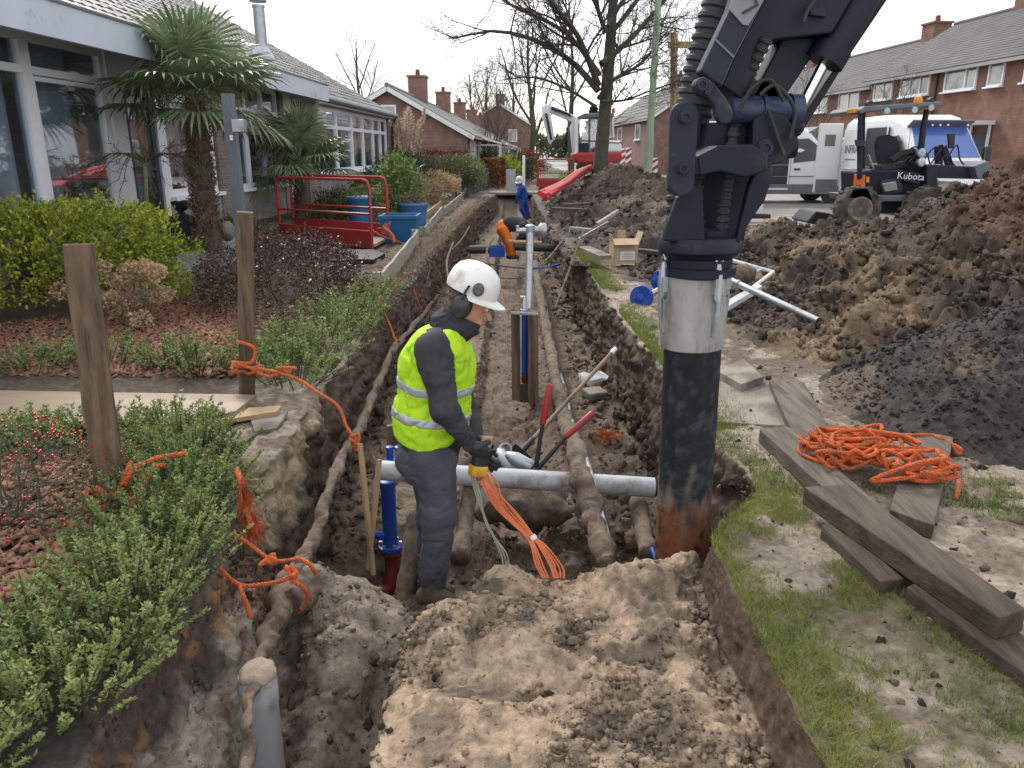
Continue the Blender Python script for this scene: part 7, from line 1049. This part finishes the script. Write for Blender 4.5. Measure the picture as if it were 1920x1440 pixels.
t = thing('pipe_elbow', 'white plastic pipe elbow lying behind the grey pipe', 'fitting', dp(955, 885, 4.9)); m = MB(); c_ = dp(952, 872, 4.9); q = spl([c_ + (-.05, .1, .05), c_ + (-.04, .03, .05), c_ + (.01, -.03, .01), c_ + (.05, -.06, -.02)], 8); m.tube(q, .04, 16, False); m.lathe([(.04, 0), (.052, 0), (.052, .035), (.04, .035)], q[-1], 16, (.7, -.5, -.3), False); m.lathe([(.001, 0), (.04, .001)], q[-1], 16, (.7, -.5, -.3), False); part('elbow', m, mat['pvc'], t, True); m = MB().lathe([(.035, 0), (.045, 0), (.045, .03), (.035, .03)], c_ + (-.02, .12, .07), 16, (.2, -.9, .4), False); part('ring', m, mat['pvc'], t, True)
m = MB().ball(dp(920, 850, 4.95), .05, 10, 8, (1.1, .8, .7)); solo('plastic_fitting', m, 'white', 'white plastic cap lying just in front of the hands of the worker', 'fitting', True)
m = MB().ball(dp(1113, 709, 7.0), .09, 14, 9, (1.5, .8, .55)); V = m.V(); V += .035 * np.stack([fbm(V, 16, 2, s_) for s_ in (1, 2, 3)], 1); solo('plastic_bag', (V, m.F), 'paper', 'crumpled white plastic bag on the right trench floor', 'bag', True); m = MB().box(gp(1115, 738, -.78), (.22, .2, .09), rot(rz=.4, rx=.1)); solo('stone_block', m, 'paving', 'loose grey block below the white plastic bag', 'block', bevel=.02)
for px in ((1092, 705, 7.2), ): m = MB().ball(dp(*px), .035, 8, 6); solo('plastic_scrap', m, 'paper', 'small white scrap beside the crumpled bag', 'scrap', True)
r = np.random.default_rng(610); c_ = gp(1140, 816, -.78); p = c_ + r.normal(0, .03, (260, 3)) * (1.8, 1, .5); V, F, v = leaves(p, r.standard_normal((260, 3)), .07, .008, r); solo('frayed_rope', (V, F), 'orange', 'frayed tuft of old orange rope on the right trench floor', 'rope', attrs={'v': v})
# cables held by the worker
r = np.random.default_rng(620); t = thing('cable_bundle', 'bundle of thin orange and grey cables held by the worker and running into the sand', 'cables', dp(1035, 1075, 3.3))
for k in range(15):
    o = r.normal(0, 1, 4); pts = [dp(893 + 5 * o[0], 872, 3.5), dp(905 + 9 * o[0] + k * .6, 905, 3.48), dp(940 + 10 * o[1], 950 + 3 * o[2], 3.46), dp(985 + 6 * o[1], 998 + 2 * o[2], 3.42), dp(1005 + 7 * o[3], 1022, 3.38), dp(1022 + 13 * o[3], 1060 + 3 * o[2], 3.33), dp(1032 + 10 * o[3], 1085, 3.28)]; part('orange_cable', MB().tube(spl(pts, 30), .0042, 6), mat['cable'], t, True)
for k in range(3): o = r.normal(0, 1, 3); pts = [dp(880 + 3 * k, 875, 3.5), dp(893 + 4 * k, 930, 3.47), dp(915 + 5 * o[0], 985, 3.45), dp(938 + 5 * k, 1035, 3.42), dp(944 + 5 * k, 1060, 3.4)]; part('grey_cable', MB().tube(spl(pts, 24), .0042, 6), mat['cablegrey'], t, True)
part('cable_tie', MB().lathe([(.016, -.012), (.018, 0), (.016, .012)], dp(1000, 1008, 3.41), 12, dp(1010, 1025, 3.39) - dp(995, 1000, 3.42)), mat['paper'], t, True)
# ropes on the left side of the dig
GR = 'orange ropes tied along the trench edge'
def knot(c, r_, seed, mb): rg = np.random.default_rng(seed); return rope([c + rg.normal(0, r_, 3) for _ in range(9)], .011, n=90, mb=mb)
m = MB(); r = np.random.default_rng(630); p = np.array([dp(452 + 20 * f + r.normal(0, 2 + 9 * f), 895 + 105 * f + r.normal(0, 5), 3.25) for f in r.random(420)]); V, F, v = leaves(p, np.tile((.12, 0, -1.), (420, 1)) + r.normal(0, .25, (420, 3)), .09, .005, r); solo('frayed_rope', (V, F), 'orange', 'frayed orange rope tuft hanging over the soil by the box plants', 'rope', group=GR, attrs={'v': v})
m = rope([dp(444, 880, 3.35), dp(452, 905, 3.28), dp(462, 950, 3.25), dp(470, 990, 3.2)], .014); solo('rope', m, 'orange', 'rope end inside the frayed tuft over the cut soil', 'rope', True, GR)
m = rope([dp(440, 1002, 3.15), dp(470, 1022, 3.12), dp(505, 1048, 3.05), dp(530, 1052, 3.0), dp(560, 1048, 2.95), dp(580, 1058, 2.92), dp(594, 1078, 2.95)], .0095); knot(dp(512, 1052, 3.0), .018, 1, m); solo('rope', m, 'orange', 'upper orange rope looped over the mud lump on the service pipe', 'rope', True, GR)
m = rope([dp(408, 1062, 2.8), dp(448, 1096, 2.85), dp(490, 1096, 2.85), dp(530, 1088, 2.8), dp(552, 1078, 2.8)], .0095); rope([dp(448, 1096, 2.85), dp(458, 1122, 2.8), dp(470, 1158, 2.78)], .0095, mb=m); rope([dp(545, 1088, 2.82), dp(568, 1102, 2.84), dp(576, 1118, 2.88), dp(566, 1142, 2.92)], .0095, mb=m); knot(dp(553, 1080, 2.79), .018, 2, m); solo('rope', m, 'orange', 'lower orange rope knotted on the mud lump with an end hanging down', 'rope', True, GR)
m = rope([xp(704, 548, -1.45), xp(712, 565, -1.42), xp(708, 582, -1.4), xp(722, 592, -1.38), xp(735, 620, -1.3), xp(742, 645, -1.24)], .012); knot(xp(708, 572, -1.41), .04, 3, m); knot(xp(742, 640, -1.23), .022, 4, m); solo('rope', m, 'orange', 'orange rope from the grey board end down to the service pipe', 'rope', True, GR)
m = rope([xp(737, 526, -1.48), xp(755, 524, -1.46), xp(770, 528, -1.42), xp(778, 550, -1.35), xp(790, 585, -1.28)], .012); rope([xp(745, 522, -1.47), xp(765, 530, -1.44), xp(775, 522, -1.44)], .012, mb=m); knot(xp(758, 527, -1.45), .035, 5, m); solo('rope', m, 'orange', 'orange rope tied to a small peg behind the white helmet', 'rope', True, GR)
m = rope([xp(786, 480, -1.6), xp(800, 490, -1.5), xp(815, 515, -1.4), xp(835, 540, -1.3)], .013); rope([xp(790, 470, -1.6), xp(815, 480, -1.5), xp(822, 510, -1.4), xp(838, 530, -1.3)], .01, mb=m); solo('rope', m, 'orange', 'two orange ropes hanging behind the far end of the long grey board', 'rope', True, GR)
m = rope([dp(692, 428, 13.9), dp(720, 445, 14.2), dp(742, 452, 14.6), dp(770, 462, 14.6)], .02, .09); knot(dp(722, 430, 14.3), .07, 6, m); rope([dp(718, 425, 14.3), dp(735, 440, 14.2), dp(740, 455, 14.1)], .03, .1, mb=m); solo('rope', m, 'orange', 'thick orange rope tied to the red footbridge corner', 'rope', True, GR)
m = MB().prism([dp(636, 660, 6.6), dp(650, 650, 6.9), dp(668, 668, 6.5), dp(655, 674, 6.3)], (0, 0, .03)); solo('stone_chip', m, 'paving', 'pale flat stone lying on the sandy edge beside the box hedge', 'stone')
m = MB().prism([gp(*q, .0) for q in [(470, 790), (540, 776), (520, 808), (478, 815)]], (0, 0, .02)); solo('paving_slab', m, 'paving', 'broken slab on the sandy strip below the pointed board', 'slab')
m = MB().ball(dp(148, 1410, 1.95), .022, 12, 8, (1, .8, .7)); solo('pebble', m, 'newwood', 'pale round cut root end in the black soil under the box plants', 'root', True)
# ================================================================ PEOPLE (one continuous surface per body, grown from a smooth distance field)
def smin(a, b, k): h = np.clip(.5 + .5 * (b - a) / k, 0, 1); return b * (1 - h) + a * h - k * h * (1 - h)
def cap_(P, a, b, ra, rb):
    a = np.asarray(a, np.float32); b = np.asarray(b, np.float32); ab = b - a; t = np.clip(((P - a) @ ab) / (ab @ ab + 1e-9), 0, 1); return np.linalg.norm(P - a - t[:, None] * ab, axis=1) - (ra + (rb - ra) * t)
def ell(P, c, r, Rm=None):
    q = P - np.asarray(c, np.float32)
    if Rm is not None: q = q @ np.asarray(Rm, np.float32)
    r = np.asarray(r, np.float32); k0 = np.linalg.norm(q / r, axis=1); k1 = np.linalg.norm(q / (r * r), axis=1) + 1e-9; return k0 * (k0 - 1) / k1
def nets(f, lo, hi, res):
    lo = np.array(lo, float); n = np.ceil((np.array(hi) - lo) / res).astype(int) + 1; ax = [lo[i] + np.arange(n[i]) * res for i in range(3)]; Gd = np.stack(np.meshgrid(*ax, indexing='ij'), -1).astype(np.float32); D = f(Gd.reshape(-1, 3)).reshape(n); s = D < 0
    cs = np.zeros(n - 1, int); cr = [(a, b, c) for a in (0, 1) for b in (0, 1) for c in (0, 1)]; sl = lambda c: tuple(slice(c[i], n[i] - 1 + c[i]) for i in range(3))
    for c in cr: cs += s[sl(c)]
    act = (cs > 0) & (cs < 8); idx = np.full(n - 1, -1); idx[act] = np.arange(act.sum()); I = np.argwhere(act); acc = np.zeros((len(I), 3)); cnt = np.zeros(len(I))
    for a in range(8):
        for b in range(a + 1, 8):
            ca, cb = np.array(cr[a]), np.array(cr[b])
            if np.abs(ca - cb).sum() != 1: continue
            da = D[tuple((I + ca).T)]; db = D[tuple((I + cb).T)]; x = (da < 0) != (db < 0); t = np.where(x, da / (da - db + 1e-12), 0); acc += np.where(x[:, None], ca + t[:, None] * (cb - ca), 0); cnt += x
    V = lo + (I + acc / cnt[:, None]) * res; F = []
    for d in range(3):
        e = [0, 0, 0]; e[d] = 1; A = s[tuple(slice(0, n[i] - e[i]) for i in range(3))]; B = s[tuple(slice(e[i], n[i]) for i in range(3))]; u, v = [i for i in range(3) if i != d]; J = np.argwhere(A != B); J = J[(J[:, u] > 0) & (J[:, v] > 0) & (J[:, u] < n[u] - 1) & (J[:, v] < n[v] - 1)]; fl_ = A[tuple(J.T)]; eu = np.zeros(3, int); eu[u] = 1; ev = np.zeros(3, int); ev[v] = 1
        q = np.stack([idx[tuple((J - o).T)] for o in (eu * 0, eu, eu + ev, ev)], 1); flip = fl_ ^ (d == 1); q = np.where(flip[:, None], q, q[:, ::-1]); F.append(q)
    F = np.concatenate(F); F = F[(F >= 0).all(1)]; return V, F
def sdf_part(name, f, pts, pad, res, m, par, noise=None, **k):
    P_ = np.array(pts); V, F = nets(f, P_.min(0) - pad, P_.max(0) + pad, res)
    if len(V) == 0: return None
    if noise: V = V + noise[0] * fbm(V, noise[1], 3, noise[2])[:, None] * np.array((1, 1, .3))
    return part(name, (V, F), mat[m], par, True, ang=0, **k)
def person(label, J, res, cl, vest=False, face=None, helm=None, group=None, head_r=1., fat=1., tool_=None, glove='black'):
    """J: named joints in world coordinates; cl: materials for trousers, jacket, boots"""
    t = thing('person', label, 'person', (J['hipR'] + J['hipL']) / 2 * (1, 1, 0) + (0, 0, min(J['toeR'][2], J['toeL'][2]) - .03), 0, group); fwd, up = face; fwd = fwd / np.linalg.norm(fwd); up = up - fwd * up.dot(fwd); up /= np.linalg.norm(up); lf = np.cross(up, fwd); Rm = np.stack((fwd, lf, up), 1); H = J['head']; hp = lambda x, y, z: H + fwd * x + lf * y + up * z
    torso = lambda P, e=0: smin(smin(cap_(P, J['waist'], J['chest'], .145 * fat + e, .165 * fat + e), cap_(P, J['shR'] * .8 + J['shL'] * .2, J['shL'] * .8 + J['shR'] * .2, .095 * fat + e, .095 * fat + e), .1), cap_(P, J['pelvis'], J['waist'], .14 * fat + e, .145 * fat + e), .08)
    arm_ = lambda P, s, e=0: smin(cap_(P, J['sh' + s], J['el' + s], .078 * fat + e, .06 * fat + e), cap_(P, J['el' + s], J['wr' + s], .06 * fat + e, .043 * fat + e), .035)
    leg = lambda P, s, e=0: smin(cap_(P, J['hip' + s], J['kn' + s], .108 * fat + e, .08 * fat + e), cap_(P, J['kn' + s], J['an' + s], .082 * fat + e, .068 * fat + e), .05)
    def head(P):
        d = ell(P, hp(-.012, 0, .03), (.1, .078, .098), Rm); d = smin(d, cap_(P, hp(.03, 0, -.05), hp(.058, 0, -.085), .058, .036), .04); d = smin(d, cap_(P, hp(.085, 0, .005), hp(.112, 0, -.032), .011, .015), .012); d = smin(d, cap_(P, hp(.075, -.025, .02), hp(.075, .025, .02), .022, .022), .015); d = smin(d, cap_(P, hp(.085, -.018, -.062), hp(.085, .018, -.062), .011, .011), .01); d = smin(d, cap_(P, hp(.084, 0, -.098), hp(.07, 0, -.1), .018, .02), .015)
        for s in (-1, 1): d = smin(d, ell(P, hp(-.01, s * .082, -.01), (.022, .012, .034), Rm), .008); d = np.maximum(d, -(np.linalg.norm(P - hp(.093, s * .032, .012), axis=1) - .011))
        return d
    def hand(P, s):
        w_ = J['wr' + s]; g = J['grip' + s]; dr = g - w_; dr /= np.linalg.norm(dr); sd_ = J.get('side' + s, lf); sd_ = sd_ - dr * sd_.dot(dr); sd_ /= np.linalg.norm(sd_); nr = np.cross(dr, sd_); d = cap_(P, w_, w_ + dr * .03, .03, .034); d = smin(d, ell(P, w_ + dr * .07, (.052, .04, .022), np.stack((dr, sd_, nr), 1)), .02)
        for k in range(4): b = w_ + dr * .105 + sd_ * (.03 - .02 * k); l1 = (.036, .042, .04, .03)[k]; k1 = b + dr * l1 * .8 - nr * l1 * .45; k2 = k1 - nr * l1 * .8 + dr * .006; k3 = k2 - nr * l1 * .3 - dr * l1 * .5; d = smin(d, smin(smin(cap_(P, b, k1, .0105, .01), cap_(P, k1, k2, .01, .009), .004), cap_(P, k2, k3, .009, .008), .004), .006)
        b = w_ + dr * .045 + sd_ * .03; d = smin(d, smin(cap_(P, b, b + dr * .03 + sd_ * .022 - nr * .02, .015, .012), cap_(P, b + dr * .03 + sd_ * .022 - nr * .02, b + dr * .055 + sd_ * .012 - nr * .045, .012, .01), .005), .01); return d
    foot = lambda P, s, e=0: smin(smin(cap_(P, J['an' + s], J['an' + s] - (0, 0, .06), .058 + e, .058 + e), cap_(P, J['heel' + s], J['toe' + s], .045 + e, .04 + e), .03), cap_(P, J['toe' + s], J['toe' + s] + (J['toe' + s] - J['heel' + s]) * .12, .045 + e, .036 + e), .02)
    fine = res < .012; eb = -.022
    def body(P):
        d = smin(head(P), cap_(P, J['neck'], H - up * .06 - fwd * .03, .058, .055), .03); d = smin(d, torso(P, eb - .01), .05)
        for s in 'RL': d = smin(d, smin(arm_(P, s, eb), leg(P, s, eb), .001), .05); d = smin(d, foot(P, s, -.012), .02)
        return d
    allp = [v for k, v in J.items() if isinstance(v, np.ndarray) and not k.startswith('side')]; bo = sdf_part('body', body, allp, .2, max(res, .009), 'skin', t)
    for s in 'RL':
        hb_ = [J['wr' + s], J['grip' + s]]; sdf_part('glove', lambda P: hand(P, s), hb_, .13, .0045 if fine else .012, glove, t)
    def trous(P):
        d = smin(cap_(P, J['pelvis'] + (0, 0, .03), J['pelvis'], .14 * fat, .142 * fat), np.linalg.norm(P - J['pelvis'] + fwd * np.array((1, 1, 0)) * .06 + (0, 0, .07), axis=1) - .12 * fat, .06)
        for s in 'RL': d = smin(d, leg(P, s), .03)
        return d
    tp_ = [J[k] for k in ('pelvis', 'hipR', 'hipL', 'knR', 'knL', 'anR', 'anL')]
    wr = lambda f, a, fq, sd__: (lambda P: f(P) + a * (np.abs(fbm(P * np.array((.8, .8, 1.7), np.float32), fq * .62, 3, sd__)) * 1.3 - .4 + .9 * np.maximum(0, 1 - 5 * np.abs(fbm(P * np.array((.9, .9, 1.5), np.float32) + .3 * fbm(P, 4, 2, sd__ + 3)[:, None], fq * .8, 2, sd__ + 9))) ** 1.5))
    sdf_part('trousers', wr(trous, .012 if fine else .0, 8, 5), tp_, .19, res, cl[0], t)
    def jack(P):
        d = torso(P)
        for s in 'RL': d = smin(d, arm_(P, s), .045)
        return smin(d, cap_(P, J['neck'] - (J['neck'] - J['chest']) * .15, J['neck'] + (H - J['neck']) * .28, .09, .078), .03)
    jp = [J[k] for k in ('pelvis', 'waist', 'chest', 'neck', 'shR', 'shL', 'elR', 'elL', 'wrR', 'wrL')]; zl = J['pelvis'][2] - .05
    sdf_part('jacket', wr(jack, .011 if fine else .0, 9, 8), jp, .24, res, cl[1], t)
    for s in 'RL': sdf_part('boot', lambda P: foot(P, s), [J['an' + s], J['heel' + s], J['toe' + s]], .1, max(res, .01), cl[2], t)
    if vest:
        hole = lambda P, s: cap_(P, J['sh' + s] * .68 + J['el' + s] * .32 + (0, -.05 if s == 'R' else .05, 0), J['el' + s] + (0, -.03 if s == 'R' else .03, 0), .108, .1); a0 = lambda P: np.minimum(hole(P, 'R'), hole(P, 'L')); zb, zt = J['vestlow'], J['neck'][2] + .025; cut_ = lambda P: np.maximum(zb(P) - P[:, 2], P[:, 2] - zt - .04 * np.abs(P[:, 1] - J['neck'][1]) * 0); ve = lambda P: np.maximum(np.maximum(wr(lambda q: torso(q, .018), .012, 6.5, 12)(P), -a0(P)), cut_(P)); vp = [J[k] for k in ('pelvis', 'waist', 'chest', 'neck', 'shR', 'shL')]
        vs = sdf_part('safety_vest', ve, vp, .24, res, 'hivis', t)
        for zc_ in J['bands']: sdf_part('reflective_band', lambda P: np.maximum(np.maximum(wr(lambda q: torso(q, .0225), .012, 6.5, 12)(P), -a0(P)), np.abs(P[:, 2] - zc_ - .1 * (J['neck'][0] - P[:, 0]) * J.get('tilt', 0)) - .022), vp, .24, res * .8, 'reflect', vs)
    if fine:
        sdf_part('hair', lambda P: np.maximum(smin(ell(P, hp(-.03, 0, .012), (.094, .083, .1), Rm), ell(P, hp(-.07, 0, -.05), (.045, .06, .05), Rm), .03), (P - H) @ fwd - .012), [H], .17, .006, 'hair', t, noise=(.006, 60, 3)); sdf_part('scarf', lambda P: np.maximum(wr(lambda q: cap_(q, J['neck'], H - up * .1 + fwd * .01, .105, .082), .01, 16, 9)(P), -(ell(P, hp(.02, 0, .0), (.085, .08, .1), Rm))), [J['neck'], H], .2, .008, 'navy', t)
        for s in (-1, 1): e_ = hp(.09, s * .032, .012); m = MB().ball(e_, .0105, 10, 8); part('eye', m, mat['white'], bo, True); m = MB().ball(e_ + fwd * .007, .006, 8, 6); part('iris', m, mat['black'], bo, True); m = MB().tube([hp(.094, s * .018, .034), hp(.097, s * .034, .038), hp(.088, s * .052, .03)], .004, 5); part('eyebrow', m, mat['hair'], bo, True)
        m = MB().tube([hp(.094, -.02, -.064), hp(.099, 0, -.062), hp(.094, .02, -.064)], .0045, 6); mat['lip'] = M('lip', (.42, .18, .15), None, 5, .5); part('lips', m, mat['lip'], bo, True)
    if helm:
        m = MB(); n_ = 40; prof = [(.118, -.005), (.121, .012), (.12, .04), (.113, .075), (.095, .108), (.065, .132), (.03, .143), (.001, .146)]; q = np.array([[(r_ * 1.12 * math.cos(a), r_ * .98 * math.sin(a), h_) for a in np.linspace(0, 6.283, n_, endpoint=False)] for r_, h_ in prof]); q[:, :, 2] += .006 * np.exp(-(q[:, :, 1] / .018) ** 2) * (q[:, :, 2] > .05); V = q.reshape(-1, 3); F = [(i * n_ + j, i * n_ + (j + 1) % n_, (i + 1) * n_ + (j + 1) % n_, (i + 1) * n_ + j) for i in range(len(prof) - 1) for j in range(n_)]
        Hc = hp(-.016, 0, .058); hm = part('helmet', (V @ Rm.T * helm + Hc, F), mat['helmet'], t, True, ang=0); br = []; nb = 24
        for i, a in enumerate(np.linspace(-1.5, 1.5, nb)): e = .052 * math.cos(a * .98) ** .8 if abs(a) < 1.5 else 0; br += [(.118 * 1.12 * math.cos(a), .118 * .98 * math.sin(a), -.002), ((.118 + e) * 1.12 * math.cos(a), (.118 + e * .5) * .98 * math.sin(a), -.02), ((.118 + e) * 1.12 * math.cos(a), (.118 + e * .5) * .98 * math.sin(a), -.026), (.116 * 1.12 * math.cos(a), .116 * .98 * math.sin(a), -.01)]
        part('peak', (np.array(br) @ Rm.T * helm + Hc, [(i * 4 + j, i * 4 + (j + 1) % 4, i * 4 + 4 + (j + 1) % 4, i * 4 + 4 + j) for i in range(nb - 1) for j in range(4)]), mat['helmet'], hm, True)
        if fine:
            for s in (-1, 1):
                c_ = hp(-.018, s * .098, -.008); Re = Rm; m = MB().lathe([(.001, -.03), (.038, -.03), (.046, -.015), (.046, 0), (.042, .016), (.03, .026), (.001, .03)], (0, 0, 0), 24, (0, s, 0)); V = m.V() * np.array((1, 1, 1.28)) @ Rm.T + c_; cu = part('ear_cup', (V, m.F), mat['eardef'], t, True); m = MB().lathe([(.047, -.03), (.05, -.012), (.047, .002)], (0, 0, 0), 24, (0, s, 0)); part('cushion', (m.V() * np.array((1, 1, 1.26)) @ Rm.T + c_, m.F), mat['rubber'], cu, True); m = MB().tube([hp(-.02, s * .125, .03), hp(-.018, s * .124, .07), hp(-.012, s * .118, .1)], .006, 6); part('cup_arm', m, mat['black'], cu, True)
                m = MB().tube([hp(.0, s * .128, .0), hp(-.03, s * .128, .01)], .002, 4)
            m = MB().ball(hp(.035, -.123, .1), .028, 14, 10, (1, .12, 1.15), Rm); mat['decal'] = M('dark oval decal', (.035, .04, .05), (.12, .12, .13), 40, .5); part('decal', m, mat['decal'], hm, True)
    return t
mat['eardef'] = M('dark ear defender', (.03, .032, .038), (.045, .048, .055), 8, .35)
Yw = 3.62
J = dict(pelvis=dp(806, 842, Yw), waist=dp(808, 790, Yw), chest=dp(818, 692, Yw), neck=dp(842, 618, Yw), head=dp(882, 569, Yw), shR=dp(812, 652, 3.43), shL=dp(836, 652, 3.81), elR=dp(835, 768, 3.38), elL=dp(875, 765, 3.84), wrR=dp(880, 833, 3.44), wrL=dp(893, 840, 3.66), gripR=dp(912, 852, 3.47), gripL=dp(912, 866, 3.58), hipR=dp(812, 858, 3.53), hipL=dp(808, 858, 3.71), knR=dp(824, 965, 3.5), knL=dp(812, 965, 3.74), anR=dp(812, 1088, 3.52), anL=dp(806, 1078, 3.8), heelR=dp(795, 1118, 3.52), toeR=dp(838, 1126, 3.46), heelL=dp(790, 1105, 3.82), toeL=dp(835, 1108, 3.8))
J['sideR'] = np.array((.2, -.3, .9)); J['sideL'] = np.array((.2, .3, .9)); zlow = dp(800, 812, Yw)[2]; J['vestlow'] = lambda P: zlow + .16 * np.clip((P[:, 0] - J['waist'][0]), -.2, .05) * 0 - .06 * np.cos(np.clip((P[:, 0] - J['waist'][0]) / .2, -1, 1) * 1.57) + .02; J['bands'] = (dp(760, 772, Yw)[2] - .01, dp(760, 718, Yw)[2] - .01); J['tilt'] = 1.0
wk = person('worker in yellow vest and white helmet with ear defenders, standing in the trench looking down', J, .0105, ('trouser', 'jacket', 'boot'), True, (np.array((.9, -.2, -.36)), np.array((.3, 0, 1.))), .95, fat=1.05)
t = thing('cable_tester', 'yellow and black hand held tester in the gloved hands of the worker', 'tester', dp(902, 880, 3.44)); a, b = dp(908, 822, 3.5), dp(896, 884, 3.48); u = (a - b) / np.linalg.norm(a - b); v = np.array((.55, -.8, .2)); v -= u * v.dot(u); v /= np.linalg.norm(v); n_ = np.cross(u, v); Rm_ = np.stack((n_, v, u), 1); m = MB().box((a + b) / 2, (.075, .05, .19), Rm_); part('case', m, mat['black'], t, bevel=.012); m = MB().box(a + v * .022 - u * .01, (.06, .02, .055), Rm_); part('display', m, mat['newwood'], t, bevel=.004); m = MB().box(b + u * .005, (.085, .062, .06), Rm_); part('yellow_grip', m, mat['yellow'], t, bevel=.012); m = MB().ball(b - u * .028 + v * .02, .013, 8, 6); part('button', m, mat['redp'], t, True)
Y2 = 16.8; q = lambda x, y, d=0: dp(x, y, Y2 + d)
J2 = dict(pelvis=q(945, 426), waist=q(955, 420), chest=q(974, 421), neck=q(986, 426), head=q(992, 433), shR=q(980, 424, -.2), shL=q(980, 424, .2), elR=q(978, 442, -.2), elL=q(984, 442, .22), wrR=q(968, 452, -.16), wrL=q(978, 455, .2), gripR=q(964, 458, -.16), gripL=q(976, 461, .2), hipR=q(944, 430, -.1), hipL=q(944, 430, .1), knR=q(955, 453, -.14), knL=q(950, 453, .14), anR=q(962, 476, -.14), anL=q(955, 476, .14), heelR=q(959, 481, -.14), toeR=q(970, 482, -.16), heelL=q(952, 481, .14), toeL=q(962, 482, .14))
person('worker in orange trousers and dark jacket bent double over the trench pipes', J2, .02, ('hiorange', 'navy', 'boot'), False, (np.array((.75, -.1, -.65)), np.array((.6, 0, .75))), None)
Y3 = 27.5; q = lambda x, y, d=0: dp(x, y, Y3 + d)
J3 = dict(pelvis=q(981, 377), waist=q(980, 370), chest=q(978, 357), neck=q(976, 349), head=q(974, 342), shR=q(976, 353, -.2), shL=q(981, 353, .2), elR=q(971, 365, -.26), elL=q(988, 364, .22), wrR=q(969, 374, -.24), wrL=q(985, 374, .1), gripR=q(968, 379, -.24), gripL=q(983, 378, .1), hipR=q(979, 379, -.1), hipL=q(983, 379, .1), knR=q(978, 392, -.16), knL=q(987, 390, .12), anR=q(985, 407, -.12), anL=q(990, 404, .12), heelR=q(983, 409, -.12), toeR=q(989, 410, -.2), heelL=q(988, 407, .12), toeL=q(994, 408, .06))
person('worker in bright blue overalls and white helmet at the far end of the trench', J3, .024, ('workblue', 'workblue', 'boot'), False, (np.array((-.3, -.8, -.3)), np.array((0, 0, 1.))), 1.05)
Y4 = 33.9; q = lambda x, y, d=0: dp(x, y, Y4 + d)
J4 = dict(pelvis=q(1114, 270), waist=q(1113, 262), chest=q(1112, 249), neck=q(1111, 241), head=q(1109, 233), shR=q(1108, 246, -.2), shL=q(1115, 246, .2), elR=q(1104, 256, -.26), elL=q(1108, 256, .24), wrR=q(1098, 260, -.2), wrL=q(1100, 260, .2), gripR=q(1094, 260, -.2), gripL=q(1096, 260, .2), hipR=q(1112, 272, -.1), hipL=q(1114, 272, .1), knR=q(1099, 270, -.12), knL=q(1100, 270, .12), anR=q(1098, 284, -.12), anL=q(1099, 284, .12), heelR=q(1099, 286, -.12), toeR=q(1093, 287, -.12), heelL=q(1100, 286, .12), toeL=q(1094, 287, .12))
person('excavator driver in an orange jacket sitting in the cab', J4, .03, ('navy', 'hiorange', 'boot'), False, (np.array((-.9, -.2, -.2)), np.array((0, 0, 1.))), None)
